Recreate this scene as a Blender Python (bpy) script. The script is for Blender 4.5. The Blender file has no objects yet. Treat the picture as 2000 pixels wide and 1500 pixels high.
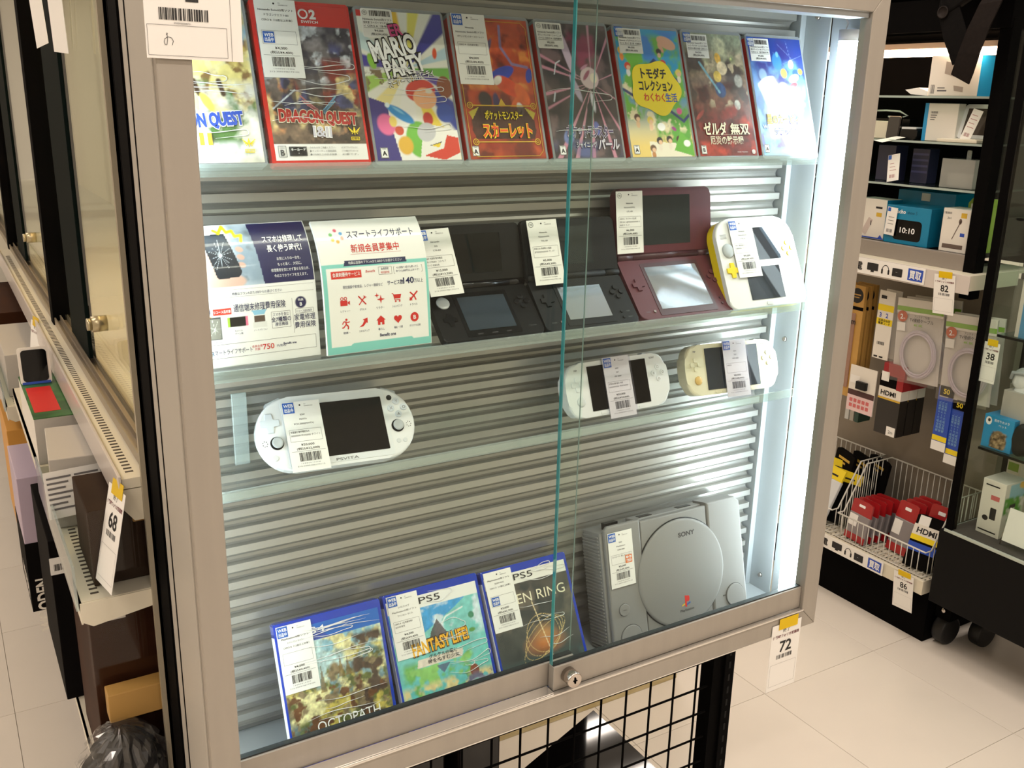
import bpy, bmesh, math, random
import numpy as np
from mathutils import Matrix, Vector
random.seed(7)
SC = bpy.context.scene
COL = SC.collection

# ---------------------------------------------------------------- camera
cam_d = bpy.data.cameras.new('camera'); cam = bpy.data.objects.new('camera', cam_d); COL.objects.link(cam)
cam_d.sensor_fit = 'HORIZONTAL'; cam_d.sensor_width = 36.0; cam_d.lens = 36.0 * 1880.4 / 2000.0
cam_d.clip_start = 0.02; cam_d.clip_end = 60
def _cam(loc, yaw, pitch, roll):
    cy, sy, cp, sp = math.cos(yaw), math.sin(yaw), math.cos(pitch), math.sin(pitch)
    f = Vector((sy*cp, cy*cp, -sp)); r = Vector((cy, -sy, 0)); d = f.cross(r)
    r2 = r*math.cos(roll) + d*math.sin(roll); d2 = d*math.cos(roll) - r*math.sin(roll)
    m = Matrix((r2, -d2, -f)).transposed().to_4x4(); m.translation = loc
    return m
cam.matrix_world = _cam((-0.2069, -0.8868, 1.5722), 0.5437, 0.2879, -0.0219)
SC.camera = cam

# ---------------------------------------------------------------- world, exposure
w = bpy.data.worlds.new('world'); SC.world = w; w.use_nodes = True
w.node_tree.nodes['Background'].inputs[0].default_value = (1.0, 0.93, 0.86, 1)
w.node_tree.nodes['Background'].inputs[1].default_value = 0.25
SC.view_settings.view_transform = 'Standard'; SC.view_settings.look = 'None'
SC.view_settings.gamma = 1.0; SC.view_settings.use_curve_mapping = False
SC.view_settings.exposure = 0.18
SC.cycles.transparent_max_bounces = 32
SC.cycles.max_bounces = 8; SC.cycles.diffuse_bounces = 3; SC.cycles.glossy_bounces = 4
SC.cycles.use_adaptive_sampling = True; SC.cycles.adaptive_threshold = 0.03
SC.cycles.caustics_reflective = False; SC.cycles.caustics_refractive = False
SC.cycles.use_denoising = True
SC.cycles.sample_clamp_indirect = 6.0

# ceiling lamps of the shop: real linear fixtures, each with its own area lamp
CEIL = 2.75
LAMP_W = 13.5
LAMP_COL = (1.0, 0.875, 0.765)
LAMPS = [(-1.5, -2.3), (0.5, -2.3), (2.5, -2.3), (-1.5, -0.7), (0.5, -0.7), (2.4, -0.7), (-1.5, 0.9), (1.45, 0.75),
         (4.0, 0.9), (-1.5, 2.8), (0.6, 2.8), (2.6, 2.62), (2.6, 3.10), (-1.5, 4.8), (1.2, 4.8)]
TUBE_E = 21.0

# ---------------------------------------------------------------- materials
def lin(c):
    if isinstance(c, str):
        c = c.lstrip('#'); c = [int(c[i:i+2], 16)/255 for i in (0, 2, 4)]
    return [x/12.92 if x <= 0.04045 else ((x+0.055)/1.055)**2.4 for x in c]
MATS = {}
def mat(name, color='#808080', rough=0.5, metal=0.0, coat=0.0, spec=0.5, noise=0.0, nscale=40.0, bump=0.0, bscale=200.0, emit=0.0, stretch=None, color2=None):
    """procedural principled material; noise mixes color with a darker/second tone, bump is fine relief"""
    if name in MATS: return MATS[name]
    m = bpy.data.materials.new(name); m.use_nodes = True; nt = m.node_tree; b = nt.nodes['Principled BSDF']
    c = lin(color)
    b.inputs['Base Color'].default_value = (*c, 1); b.inputs['Roughness'].default_value = rough
    b.inputs['Metallic'].default_value = metal; b.inputs['Coat Weight'].default_value = coat
    b.inputs['Coat Roughness'].default_value = 0.04; b.inputs['Specular IOR Level'].default_value = spec
    if emit > 0:
        b.inputs['Emission Color'].default_value = (*c, 1); b.inputs['Emission Strength'].default_value = emit
    if noise > 0 or bump > 0:
        tc = nt.nodes.new('ShaderNodeTexCoord'); mp = nt.nodes.new('ShaderNodeMapping')
        nt.links.new(tc.outputs['Object'], mp.inputs[0])
        if stretch: mp.inputs['Scale'].default_value = stretch
    if noise > 0:
        n = nt.nodes.new('ShaderNodeTexNoise'); n.inputs['Scale'].default_value = nscale; n.inputs['Detail'].default_value = 5
        nt.links.new(mp.outputs[0], n.inputs['Vector'])
        mx = nt.nodes.new('ShaderNodeMix'); mx.data_type = 'RGBA'
        c2 = lin(color2) if color2 else [x*(1-noise) for x in c]
        mx.inputs[6].default_value = (*c, 1); mx.inputs[7].default_value = (*c2, 1)
        rp = nt.nodes.new('ShaderNodeMapRange'); rp.inputs[1].default_value = 0.35; rp.inputs[2].default_value = 0.65
        nt.links.new(n.outputs[0], rp.inputs[0]); nt.links.new(rp.outputs[0], mx.inputs[0]); nt.links.new(mx.outputs[2], b.inputs['Base Color'])
    if bump > 0:
        n2 = nt.nodes.new('ShaderNodeTexNoise'); n2.inputs['Scale'].default_value = bscale; n2.inputs['Detail'].default_value = 3
        nt.links.new(mp.outputs[0], n2.inputs['Vector'])
        bm_ = nt.nodes.new('ShaderNodeBump'); bm_.inputs['Strength'].default_value = bump; bm_.inputs['Distance'].default_value = 0.002
        nt.links.new(n2.outputs[0], bm_.inputs['Height']); nt.links.new(bm_.outputs[0], b.inputs['Normal'])
    MATS[name] = m; return m
def clear(name, tint='#ffffff', ior=1.45, rough=0.02, haze=0.0, haze_col='#ffffff', boost=1.0):
    """thin clear plastic or glass: see-through with a Fresnel reflection and an optional milky share"""
    if name in MATS: return MATS[name]
    m = bpy.data.materials.new(name); m.use_nodes = True; nt = m.node_tree; nt.nodes.clear()
    out = nt.nodes.new('ShaderNodeOutputMaterial'); t = nt.nodes.new('ShaderNodeBsdfTransparent'); t.inputs[0].default_value = (*lin(tint), 1)
    g = nt.nodes.new('ShaderNodeBsdfGlossy'); g.inputs['Roughness'].default_value = rough
    lw = nt.nodes.new('ShaderNodeLayerWeight'); lw.inputs[0].default_value = 0.5
    pw = nt.nodes.new('ShaderNodeMath'); pw.operation = 'POWER'; pw.inputs[1].default_value = 5.0; nt.links.new(lw.outputs['Facing'], pw.inputs[0])
    f0 = ((ior-1)/(ior+1))**2; fr = nt.nodes.new('ShaderNodeMath'); fr.operation = 'MULTIPLY_ADD'; fr.inputs[1].default_value = 1-f0; fr.inputs[2].default_value = f0; nt.links.new(pw.outputs[0], fr.inputs[0])
    ml = nt.nodes.new('ShaderNodeMath'); ml.operation = 'MULTIPLY'; ml.use_clamp = True; ml.inputs[1].default_value = boost
    nt.links.new(fr.outputs[0], ml.inputs[0])
    mx = nt.nodes.new('ShaderNodeMixShader'); nt.links.new(ml.outputs[0], mx.inputs[0])
    base = t
    if haze > 0:
        df = nt.nodes.new('ShaderNodeBsdfDiffuse'); df.inputs[0].default_value = (*lin(haze_col), 1)
        m2 = nt.nodes.new('ShaderNodeMixShader'); m2.inputs[0].default_value = haze
        nt.links.new(t.outputs[0], m2.inputs[1]); nt.links.new(df.outputs[0], m2.inputs[2]); base = m2
    nt.links.new(base.outputs[0], mx.inputs[1]); nt.links.new(g.outputs[0], mx.inputs[2]); nt.links.new(mx.outputs[0], out.inputs[0])
    MATS[name] = m; return m
def paintmat(name, rough=0.3, coat=0.0):
    """print: the base colour is the printed colour held in the mesh"""
    if name in MATS: return MATS[name]
    m = mat(name, '#ffffff', rough, coat=coat); nt = m.node_tree
    a = nt.nodes.new('ShaderNodeVertexColor'); a.layer_name = 'print'
    nt.links.new(a.outputs[0], nt.nodes['Principled BSDF'].inputs['Base Color'])
    return m

# ---------------------------------------------------------------- objects
def tag(o, label=None, cat=None, group=None, kind=None):
    if label: o['label'] = label
    if cat: o['category'] = cat
    if group: o['group'] = group
    if kind: o['kind'] = kind
    return o
def thing(name, label, cat, loc=(0, 0, 0), group=None, yaw=0.0, lean=0.0, roll=0.0):
    """an Empty at the thing's base; local x right, y away from the viewer, z up along its face"""
    o = bpy.data.objects.new(name, None); COL.objects.link(o); o.empty_display_size = 0.02
    o.matrix_world = pose(loc, yaw, lean, roll)
    return tag(o, label, cat, group)
def pose(loc, yaw=0.0, lean=0.0, roll=0.0):
    R = math.radians
    return Matrix.Translation(loc) @ Matrix.Rotation(R(yaw), 4, 'Z') @ Matrix.Rotation(-R(lean), 4, 'X') @ Matrix.Rotation(-R(roll), 4, 'Y')
def link(name, me, m, parent=None, loc=None):
    o = bpy.data.objects.new(name, me); COL.objects.link(o)
    if m is not None and not me.materials:
        for k in (m if isinstance(m, (list, tuple)) else [m]): me.materials.append(k)
    if parent: o.parent = parent
    if loc is not None: o.location = loc
    return o
def part_label(o, s): o['label'] = s; return o
def copy_tree(o, parent=None):
    c = o.copy(); COL.objects.link(c); c.parent = parent
    if parent is not None: c.matrix_parent_inverse = o.matrix_parent_inverse.copy()
    for ch in list(o.children): copy_tree(ch, c)
    return c

class B:
    """collects shapes into one bmesh"""
    def __init__(s): s.bm = bmesh.new(); s.mi = 0
    def _vf(s, vs, fs):
        v = [s.bm.verts.new(p) for p in vs]; out = []
        for f in fs:
            try: k = s.bm.faces.new([v[i] for i in f]); k.material_index = s.mi; out.append(k)
            except ValueError: pass
        return out
    def box(s, x0, x1, y0, y1, z0, z1, bev=0.0, seg=2):
        t = B() if bev > 0 else s
        f = t._vf([(x0,y0,z0),(x1,y0,z0),(x1,y1,z0),(x0,y1,z0),(x0,y0,z1),(x1,y0,z1),(x1,y1,z1),(x0,y1,z1)],
              [(0,3,2,1),(4,5,6,7),(0,1,5,4),(1,2,6,5),(2,3,7,6),(3,0,4,7)])
        if bev > 0:
            bmesh.ops.bevel(t.bm, geom=t.bm.edges[:], offset=bev, segments=seg, affect='EDGES', profile=0.5)
            s.merge(t)
        return s
    def merge(s, t, M=None):
        if M is not None: t.bm.transform(M)
        off = {}
        for v in t.bm.verts: off[v] = s.bm.verts.new(v.co)
        for f in t.bm.faces:
            try: k = s.bm.faces.new([off[v] for v in f.verts]); k.material_index = s.mi; k.smooth = f.smooth
            except ValueError: pass
        t.bm.free(); return s
    def prism(s, pts, y0, y1, bev=0.0, seg=2, side='both'):
        """outline in (x,z), counter-clockwise seen from the front, extruded y0 (front) to y1 (back)"""
        t = B(); n = len(pts)
        t._vf([(x, y0, z) for x, z in pts] + [(x, y1, z) for x, z in pts],
              [tuple(range(n)), tuple(range(2*n-1, n-1, -1))] + [(i, n+i, n+(i+1) % n, (i+1) % n) for i in range(n)])
        if bev > 0:
            ed = []
            for e in t.bm.edges:
                a, b = e.verts[0].co.y, e.verts[1].co.y
                if abs(a-b) < 1e-9 and (side == 'both' or (side == 'front' and abs(a-y0) < 1e-9)): ed.append(e)
            bmesh.ops.bevel(t.bm, geom=ed, offset=bev, segments=seg, affect='EDGES', profile=0.5)
        bmesh.ops.recalc_face_normals(t.bm, faces=t.bm.faces[:])
        return s.merge(t)
    def rrect(s, x0, x1, z0, z1, r, y0, y1, bev=0.0, n=5, seg=2):
        return s.prism(rr(x0, x1, z0, z1, r, n), y0, y1, bev, seg)
    def cyl(s, c, ax, r, h, n=16, r2=None, bev=0.0):
        """starts at c, runs h along ax"""
        ax = Vector(ax).normalized(); a = ax.orthogonal().normalized(); b = ax.cross(a); c = Vector(c); r2 = r if r2 is None else r2
        p0 = [c + (a*math.cos(2*math.pi*i/n) + b*math.sin(2*math.pi*i/n))*r for i in range(n)]
        p1 = [c + ax*h + (a*math.cos(2*math.pi*i/n) + b*math.sin(2*math.pi*i/n))*r2 for i in range(n)]
        t = B(); fs = t._vf(p0 + p1, [tuple(range(n-1, -1, -1)), tuple(range(n, 2*n))] + [(i, (i+1) % n, n+(i+1) % n, n+i) for i in range(n)])
        for f in fs[2:]: f.smooth = True
        if bev > 0:
            cap = [e for e in t.bm.edges if any(len(f.verts) == n for f in e.link_faces)]
            bmesh.ops.bevel(t.bm, geom=cap, offset=bev, segments=2, affect='EDGES', profile=0.5)
        return s.merge(t)
    def tube(s, pts, r, n=8, closed=False, r_list=None):
        pts = [Vector(p) for p in pts]; rings = []; up = None
        for i, p in enumerate(pts):
            q0 = pts[i-1] if (i > 0 or closed) else p; q1 = pts[(i+1) % len(pts)] if (i < len(pts)-1 or closed) else p
            d = (q1-q0).normalized()
            if up is None: up = d.orthogonal().normalized()
            up = (up - d*up.dot(d)).normalized(); sd = d.cross(up); rad = r_list[i] if r_list else r
            rings.append([s.bm.verts.new(p + (up*math.cos(2*math.pi*k/n) + sd*math.sin(2*math.pi*k/n))*rad) for k in range(n)])
        m = len(rings)
        for i in range(m if closed else m-1):
            a, b = rings[i], rings[(i+1) % m]
            for k in range(n):
                f = s.bm.faces.new((a[k], a[(k+1) % n], b[(k+1) % n], b[k])); f.smooth = True; f.material_index = s.mi
        if not closed:
            s.bm.faces.new(rings[0][::-1]).material_index = s.mi; s.bm.faces.new(rings[-1]).material_index = s.mi
        return s
    def quad(s, *p): s._vf(p, [tuple(range(len(p)))]); return s
    def lathe(s, prof, c, ax, n=20):
        ax = Vector(ax).normalized(); a = ax.orthogonal().normalized(); b = ax.cross(a); c = Vector(c)
        rings = [[s.bm.verts.new(c + ax*h + (a*math.cos(2*math.pi*k/n) + b*math.sin(2*math.pi*k/n))*r) for k in range(n)] for r, h in prof]
        for i in range(len(rings)-1):
            for k in range(n):
                f = s.bm.faces.new((rings[i][k], rings[i][(k+1) % n], rings[i+1][(k+1) % n], rings[i+1][k])); f.smooth = True; f.material_index = s.mi
        s.bm.faces.new(rings[0][::-1]).material_index = s.mi; s.bm.faces.new(rings[-1]).material_index = s.mi
        return s
    def mesh(s, name, recalc=True):
        if recalc: bmesh.ops.recalc_face_normals(s.bm, faces=s.bm.faces[:])
        me = bpy.data.meshes.new(name); s.bm.to_mesh(me); s.bm.free(); return me
    def obj(s, name, m, parent=None, loc=None, smooth=False, recalc=True):
        me = s.mesh(name, recalc)
        if smooth:
            for p in me.polygons: p.use_smooth = True
        return link(name, me, m, parent, loc)
def rr(x0, x1, z0, z1, r, n=5):
    out = []
    rs = r if isinstance(r, (list, tuple)) else (r, r, r, r)     # bl, br, tr, tl
    for (cx, cz, a0, q) in ((x0, z0, 180, 0), (x1, z0, 270, 1), (x1, z1, 0, 2), (x0, z1, 90, 3)):
        k = rs[q]; sx = 1 if cx == x0 else -1; sz = 1 if cz == z0 else -1
        if k <= 0: out.append((cx, cz)); continue
        for i in range(n+1):
            a = math.radians(a0 + 90*i/n); out.append((cx + sx*k + k*math.cos(a), cz + sz*k + k*math.sin(a)))
    return out
def ell(cx, cz, rx, rz, n=24, a0=0, rot=0):
    c, s_ = math.cos(rot), math.sin(rot)
    return [(cx + rx*math.cos(2*math.pi*i/n+a0)*c - rz*math.sin(2*math.pi*i/n+a0)*s_, cz + rx*math.cos(2*math.pi*i/n+a0)*s_ + rz*math.sin(2*math.pi*i/n+a0)*c) for i in range(n)]

# ---------------------------------------------------------------- lettering
_fc = bpy.data.curves.new('lettering', 'FONT'); _fo = bpy.data.objects.new('lettering', _fc)
_fc.align_x = 'LEFT'; _fc.resolution_u = 3; _fc.fill_mode = 'FRONT'
_tc = {}
def glyphs(txt, bold=0.0):
    k = (txt, bold)
    if k not in _tc:
        _fc.body = txt; _fc.size = 1.0; _fc.offset = bold
        me = _fo.to_mesh()
        v = np.array([p.co[:2] for p in me.vertices]) if len(me.vertices) else np.zeros((0, 2))
        f = [tuple(p.vertices) for p in me.polygons]
        _fo.to_mesh_clear(); _tc[k] = (v, f)
    return _tc[k]
class Ink:
    """flat print in a plane: lettering, rules, barcodes; (x, z) local, y is the print plane"""
    def __init__(s, y=-0.0003, M=None): s.v = []; s.f = []; s.y = y; s.fn = None
    def text(s, txt, x, z, h, al='c', w=None, rot=0.0, bold=0.0, shear=0.0):
        """h: capital height; w: fit the width"""
        v, f = glyphs(txt, bold)
        if not len(v): return s
        k = h/0.72; mn, mxx = v[:, 0].min(), v[:, 0].max(); wd = (mxx-mn)*k; sx = k
        if w: sx = k*w/max(wd, 1e-6); wd = w
        px = (v[:, 0]-mn)*sx - (wd/2 if al == 'c' else (wd if al == 'r' else 0)); pz = v[:, 1]*k
        px = px + pz*shear
        c, d = math.cos(math.radians(rot)), math.sin(math.radians(rot)); b = len(s.v)
        s.v += [(x + a*c - e*d, s.y, z + a*d + e*c) for a, e in zip(px, pz)]; s.f += [tuple(i+b for i in t) for t in f]
        return s
    def poly(s, pts):
        b = len(s.v); s.v += [(x, s.y, z) for x, z in pts]; s.f.append(tuple(range(b, b+len(pts)))); return s
    def rect(s, x0, x1, z0, z1): return s.poly([(x0, z0), (x1, z0), (x1, z1), (x0, z1)])
    def line(s, pts, w, closed=False):
        if closed: pts = list(pts) + [pts[0]]
        for (x0, z0), (x1, z1) in zip(pts, pts[1:]):
            L = math.hypot(x1-x0, z1-z0) or 1e-9; nx, nz = -(z1-z0)/L*w/2, (x1-x0)/L*w/2
            s.poly([(x0+nx, z0+nz), (x0-nx, z0-nz), (x1-nx, z1-nz), (x1+nx, z1+nz)])
        return s
    def frame(s, x0, x1, z0, z1, w): return s.line([(x0, z0), (x1, z0), (x1, z1), (x0, z1)], w, True)
    def ring(s, cx, cz, r, w, n=20): return s.line(ell(cx, cz, r, r, n), w, True)
    def bars(s, x0, x1, z0, z1, seed=1, n=26):
        rg = random.Random(seed); ws = [rg.choice((1, 1, 2, 3)) for _ in range(n*2)]; t = (x1-x0)/sum(ws); x = x0
        for i, q in enumerate(ws):
            if i % 2 == 0: s.rect(x, x+q*t, z0, z1)
            x += q*t
        return s
    def obj(s, name, m, parent, fn=None):
        if not s.v: return None
        me = bpy.data.meshes.new(name); v = [fn(p) for p in s.v] if fn else s.v
        me.from_pydata([tuple(map(float, p)) for p in v], [], s.f); me.update()
        return link(name, me, m, parent)

# ---------------------------------------------------------------- printed pictures (colour held in a fine mesh)
class Canvas:
    def __init__(s, w, h, bg, res=0.0009):
        s.w, s.h = w, h; s.nx, s.nz = max(2, int(w/res)+1), max(2, int(h/res)+1)
        s.X, s.Z = np.meshgrid(np.linspace(0, 1, s.nx), np.linspace(0, 1, s.nz)); s.ar = w/h
        s.C = np.ones((s.nz, s.nx, 3))*np.array(lin(bg))
    def _n(s, scale, seed):
        rg = np.random.RandomState(seed); gx, gz = int(scale*s.ar)+3, int(scale)+3; g = rg.rand(gz, gx)
        fx, fz = s.X*(gx-2), s.Z*(gz-2); ix, iz = fx.astype(int), fz.astype(int); ux, uz = fx-ix, fz-iz
        ux, uz = ux*ux*(3-2*ux), uz*uz*(3-2*uz)
        return (g[iz, ix]*(1-ux)+g[iz, ix+1]*ux)*(1-uz) + (g[iz+1, ix]*(1-ux)+g[iz+1, ix+1]*ux)*uz
    def noise(s, scale, seed, oct=3):
        return sum(s._n(scale*2**i, seed+i)*0.5**i for i in range(oct))/sum(0.5**i for i in range(oct))
    def mix(s, col, a):
        a = np.clip(a, 0, 1)[..., None]; s.C = s.C*(1-a) + np.array(lin(col))*a; return s
    def grain(s, amt, scale, seed):
        s.C = np.clip(s.C*(1+amt*(s.noise(scale, seed, 3)-0.5)*2)[..., None], 0, 1); return s
    def grad(s, c0, c1, z0=0, z1=1):
        t = np.clip((s.Z-z0)/(z1-z0), 0, 1); s.C = np.array(lin(c0))*(1-t[..., None]) + np.array(lin(c1))*t[..., None]; return s
    def blot(s, col, scale, seed, thr=0.5, soft=0.08, z0=0, z1=1, x0=0, x1=1, k=1.0, oct=5):
        m = (s.noise(scale*1.3, seed, oct)-thr)/(soft*1.5) + 0.5
        win = np.clip((s.Z-z0)/0.05+0.5, 0, 1)*np.clip((z1-s.Z)/0.05+0.5, 0, 1)*np.clip((s.X-x0)/0.06+0.5, 0, 1)*np.clip((x1-s.X)/0.06+0.5, 0, 1)
        return s.mix(col, np.clip(m, 0, 1)*win*k)
    def ellipse(s, col, cx, cz, rx, rz, rot=0, soft=0.03, k=1.0):
        """rx, rz in card heights"""
        dx, dz = (s.X-cx)*s.ar, s.Z-cz; c, d = math.cos(math.radians(rot)), math.sin(math.radians(rot))
        u, v = (dx*c+dz*d)/rx, (-dx*d+dz*c)/rz
        return s.mix(col, (1-np.hypot(u, v))/max(soft, 0.012/min(rx, rz)*0.5)*k + 0.5*0)
    def poly(s, col, pts, k=1.0):
        a = np.zeros_like(s.X, dtype=bool); n = len(pts)
        for i in range(n):
            (x0, z0), (x1, z1) = pts[i], pts[(i+1) % n]
            cr = ((z0 > s.Z) != (z1 > s.Z)) & (s.X < (x1-x0)*(s.Z-z0)/((z1-z0) or 1e-9)+x0); a ^= cr
        return s.mix(col, a*k)
    def rect(s, col, x0, x1, z0, z1, k=1.0): return s.mix(col, ((s.X >= x0) & (s.X <= x1) & (s.Z >= z0) & (s.Z <= z1))*k)
    def stroke(s, col, pts, wd, k=1.0, soft=0.35):
        for (x0, z0), (x1, z1) in zip(pts, pts[1:]):
            ax, az, bx, bz = x0*s.ar, z0, x1*s.ar, z1; dx, dz = bx-ax, bz-az; L = dx*dx+dz*dz or 1e-9
            t = np.clip(((s.X*s.ar-ax)*dx+(s.Z-az)*dz)/L, 0, 1); d = np.hypot(s.X*s.ar-ax-t*dx, s.Z-az-t*dz)
            s.mix(col, (wd-d)/(wd*soft)*k)
        return s
    def ray(s, col, cx, cz, a, wd, k=1.0):
        """a wedge of light from a point"""
        dx, dz = (s.X-cx)*s.ar, s.Z-cz; an = np.degrees(np.arctan2(dz, dx)); d = np.abs((an-a+180) % 360-180)
        return s.mix(col, (wd-d)/(wd*0.3)*k)
    def obj(s, name, x0, z0, m, parent, y=-0.0002, fn=None):
        xs = x0 + s.X*s.w; zs = z0 + s.Z*s.h; nx, nz = s.nx, s.nz
        v = np.stack([xs, np.full_like(xs, y), zs], -1).reshape(-1, 3)
        if fn: v = np.array([fn(p) for p in v])
        i = np.arange(nx*nz).reshape(nz, nx); q = np.stack([i[:-1, :-1], i[:-1, 1:], i[1:, 1:], i[1:, :-1]], -1).reshape(-1, 4)
        me = bpy.data.meshes.new(name); nf = len(q)
        me.vertices.add(len(v)); me.vertices.foreach_set('co', v.astype('f4').ravel())
        me.loops.add(nf*4); me.loops.foreach_set('vertex_index', q.astype('i4').ravel())
        me.polygons.add(nf); me.polygons.foreach_set('loop_start', np.arange(0, nf*4, 4, dtype='i4')); me.polygons.foreach_set('loop_total', np.full(nf, 4, 'i4'))
        me.update(); at = me.color_attributes.new('print', 'FLOAT_COLOR', 'POINT')
        c = np.concatenate([s.C.reshape(-1, 3), np.ones((nx*nz, 1))], 1); at.data.foreach_set('color', c.astype('f4').ravel())
        return link(name, me, m, parent)
# ================================================================ the setting
m_tile = mat('vinyl_tile', '#ece4d9', 0.22, noise=0.05, nscale=3.0, bump=0.03, bscale=8)
m_joint = mat('tile_joint', '#b9afa3', 0.7)
m_wall = mat('wall_paint', '#e9e2d6', 0.8, noise=0.04, nscale=2)
m_ceil = mat('ceiling_board', '#efebe4', 0.9, noise=0.06, nscale=30)
fl = B().box(-3.2, 5.2, -4.0, 7.2, -0.06, -0.003).obj('floor', m_joint); tag(fl, kind='structure')
tm = B().box(0.0006, 0.4494, 0.0006, 0.4494, -0.0028, 0.0, bev=0.0005, seg=1).mesh('floor_tile'); tm.materials.append(m_tile)
rim = B()
X0, Y0 = 2.0657-8*0.45, 0.7327-3*0.45
for i in range(14):
    for j in range(15):
        o = link('floor_tile', tm, None, fl, (X0+i*0.45, Y0+j*0.45, 0))
# beyond the tiles one can tell apart the floor goes on plain
big = B()
x1, y1 = X0+14*0.45, Y0+15*0.45
for a in ((-3.2, X0, -4, 7.2), (x1, 5.2, -4, 7.2), (X0, x1, -4, Y0), (X0, x1, y1, 7.2)):
    if a[1] > a[0] and a[3] > a[2]: big.box(a[0], a[1], a[2], a[3], -0.0028, 0.0)
big.obj('outer_tiling', m_tile, fl)
for nm, a in (('wall_left', (-3.3, -3.2, -4.1, 7.3)), ('wall_right', (5.2, 5.3, -4.1, 7.3)), ('wall_back', (-3.3, 5.3, 7.2, 7.3)), ('wall_front', (-3.3, 5.3, -4.1, -4.0))):
    tag(B().box(a[0], a[1], a[2], a[3], 0, CEIL).obj(nm, m_wall), kind='structure')
tag(B().box(-3.3, 5.3, -4.1, 7.3, CEIL, CEIL+0.1).obj('ceiling', m_ceil), kind='structure')
m_fix = mat('lamp_housing', '#f2f0ec', 0.5)
m_dif = mat('lamp_tube', (1.0, 0.95, 0.9), 0.4, emit=4.0)
lh = B().box(-0.09, 0.09, -0.62, 0.62, -0.05, 0, bev=0.004).mesh('housing'); lh.materials.append(m_fix)
lt = B().cyl((0, -0.6, -0.068), (0, 1, 0), 0.016, 1.2, 12).mesh('lamp_tube'); lt.materials.append(m_dif)
for k, (x, y) in enumerate(LAMPS):
    t = thing('ceiling_light', 'white linear ceiling light fixture with a glowing tube above the shop aisles', 'light', (x, y, CEIL-0.001), 'linear lights on the ceiling')
    link('housing', lh, None, t); link('lamp_tube', lt, None, t)
    ld = bpy.data.lights.new('lamp_light', 'AREA'); ld.shape = 'RECTANGLE'; ld.size = 0.14; ld.size_y = 1.2; ld.energy = LAMP_W; ld.color = LAMP_COL
    t.rotation_euler = (0, 0, math.pi/2)
    lo = bpy.data.objects.new('lamp_light', ld); COL.objects.link(lo); lo.parent = t; lo.location = (0, 0, -0.09)

# ================================================================ display cabinet
m_alu = mat('satin_aluminium', '#a9a298', 0.42, metal=0.3, noise=0.05, nscale=60, stretch=(1, 1, 0.05))
m_aluside = mat('satin_aluminium_side', '#b9b4ab', 0.5, metal=0.3)
m_alubright = mat('polished_edge', '#e6e2dc', 0.2, metal=0.8)
m_in = mat('interior_panel', '#b2b8bb', 0.45, metal=0.25, noise=0.06, nscale=12)
m_slat = mat('slat_aluminium', '#b3b1ab', 0.34, metal=0.6, noise=0.06, nscale=20, stretch=(0.05, 1, 3))
m_black = mat('black_steel', '#0a0909', 0.7, spec=0.03)
m_gask = mat('black_gasket', '#1c2224', 0.5)
m_glass = clear('door_glass', '#fbfffd', 1.42, 0.0, boost=0.45)
m_edge = mat('glass_edge_teal', '#2f8488', 0.08, coat=1.0)
m_edge2 = mat('glass_edge_pale', '#7f9390', 0.15, coat=1.0)
m_tube = mat('led_tube', (0.93, 0.97, 1.0), 0.4, emit=TUBE_E)
m_cap = mat('lamp_end_cap', '#e6e2e6', 0.5)
m_chrome = mat('chrome', '#c9c0b8', 0.18, metal=1.0)
cab = thing('display_cabinet', 'silver aluminium wall display cabinet with sliding glass doors and slatted back full of games', 'cabinet', (0.42, 0.08, 0.816))
O = Vector((0.42, 0.08, 0.816))
def cpart(b, name, m, parent=cab, smooth=False, lab=None):
    for v in b.bm.verts: v.co -= O
    o = b.obj(name, m, parent, smooth=smooth)
    if lab: o['label'] = lab
    return o
# front frame, mitred
for nm, pts in (('frame_stile', [(-0.03, 0.816), (0.0, 0.846), (0.0, 1.686), (-0.03, 1.722)]),
                ('frame_stile', [(0.871, 0.816), (0.871, 1.722), (0.841, 1.686), (0.841, 0.846)]),
                ('top_rail', [(-0.03, 1.7221), (-0.0001, 1.6861), (0.8411, 1.6861), (0.871, 1.7221)]),
                ('bottom_rail', [(-0.03, 0.8159), (0.871, 0.8159), (0.8411, 0.8459), (-0.0001, 0.8459)])):
    cpart(B().prism(pts, -0.010, 0.010, bev=0.0012), nm, m_alu)
cpart(B().box(-0.002, 0.842, -0.0115, -0.009, 0.8449, 0.8472).box(-0.002, 0.842, -0.0112, -0.009, 0.8163, 0.8178), 'rail_lip', m_alubright)
# body: sides, top, floor
for xa, xb in ((-0.032, -0.024), (0.887, 0.8895)):
    cpart(B().box(xa, xb, 0.0 if xa < 0 else 0.0098, 0.096, 0.801, 1.715, bev=0.001), 'side_panel', m_aluside if xa < 0 else m_in)
    cpart(B().box(xa, xb, 0.099, 0.126 if xa < 0 else 0.172, 0.801, 1.715, bev=0.001), 'side_panel', m_aluside if xa < 0 else m_in)
cpart(B().box(-0.0325, -0.024, 0.0955, 0.0995, 0.825, 1.71), 'side_groove', m_black)
cpart(B().box(-0.030, 0.8895, 0.0305, 0.17, 0.800, 0.8065).box(0.0, 0.84, 0.009, 0.0305, 0.800, 0.8065), 'cabinet_floor', m_in)
cpart(B().box(-0.024, 0.887, 0.012, 0.17, 1.708, 1.714), 'cabinet_top', m_in)
cpart(B().box(-0.024, 0.887, 0.166, 0.171, 0.8065, 1.708), 'back_sheet', mat('back_sheet', '#6d6d6b', 0.5, metal=0.5))
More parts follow.
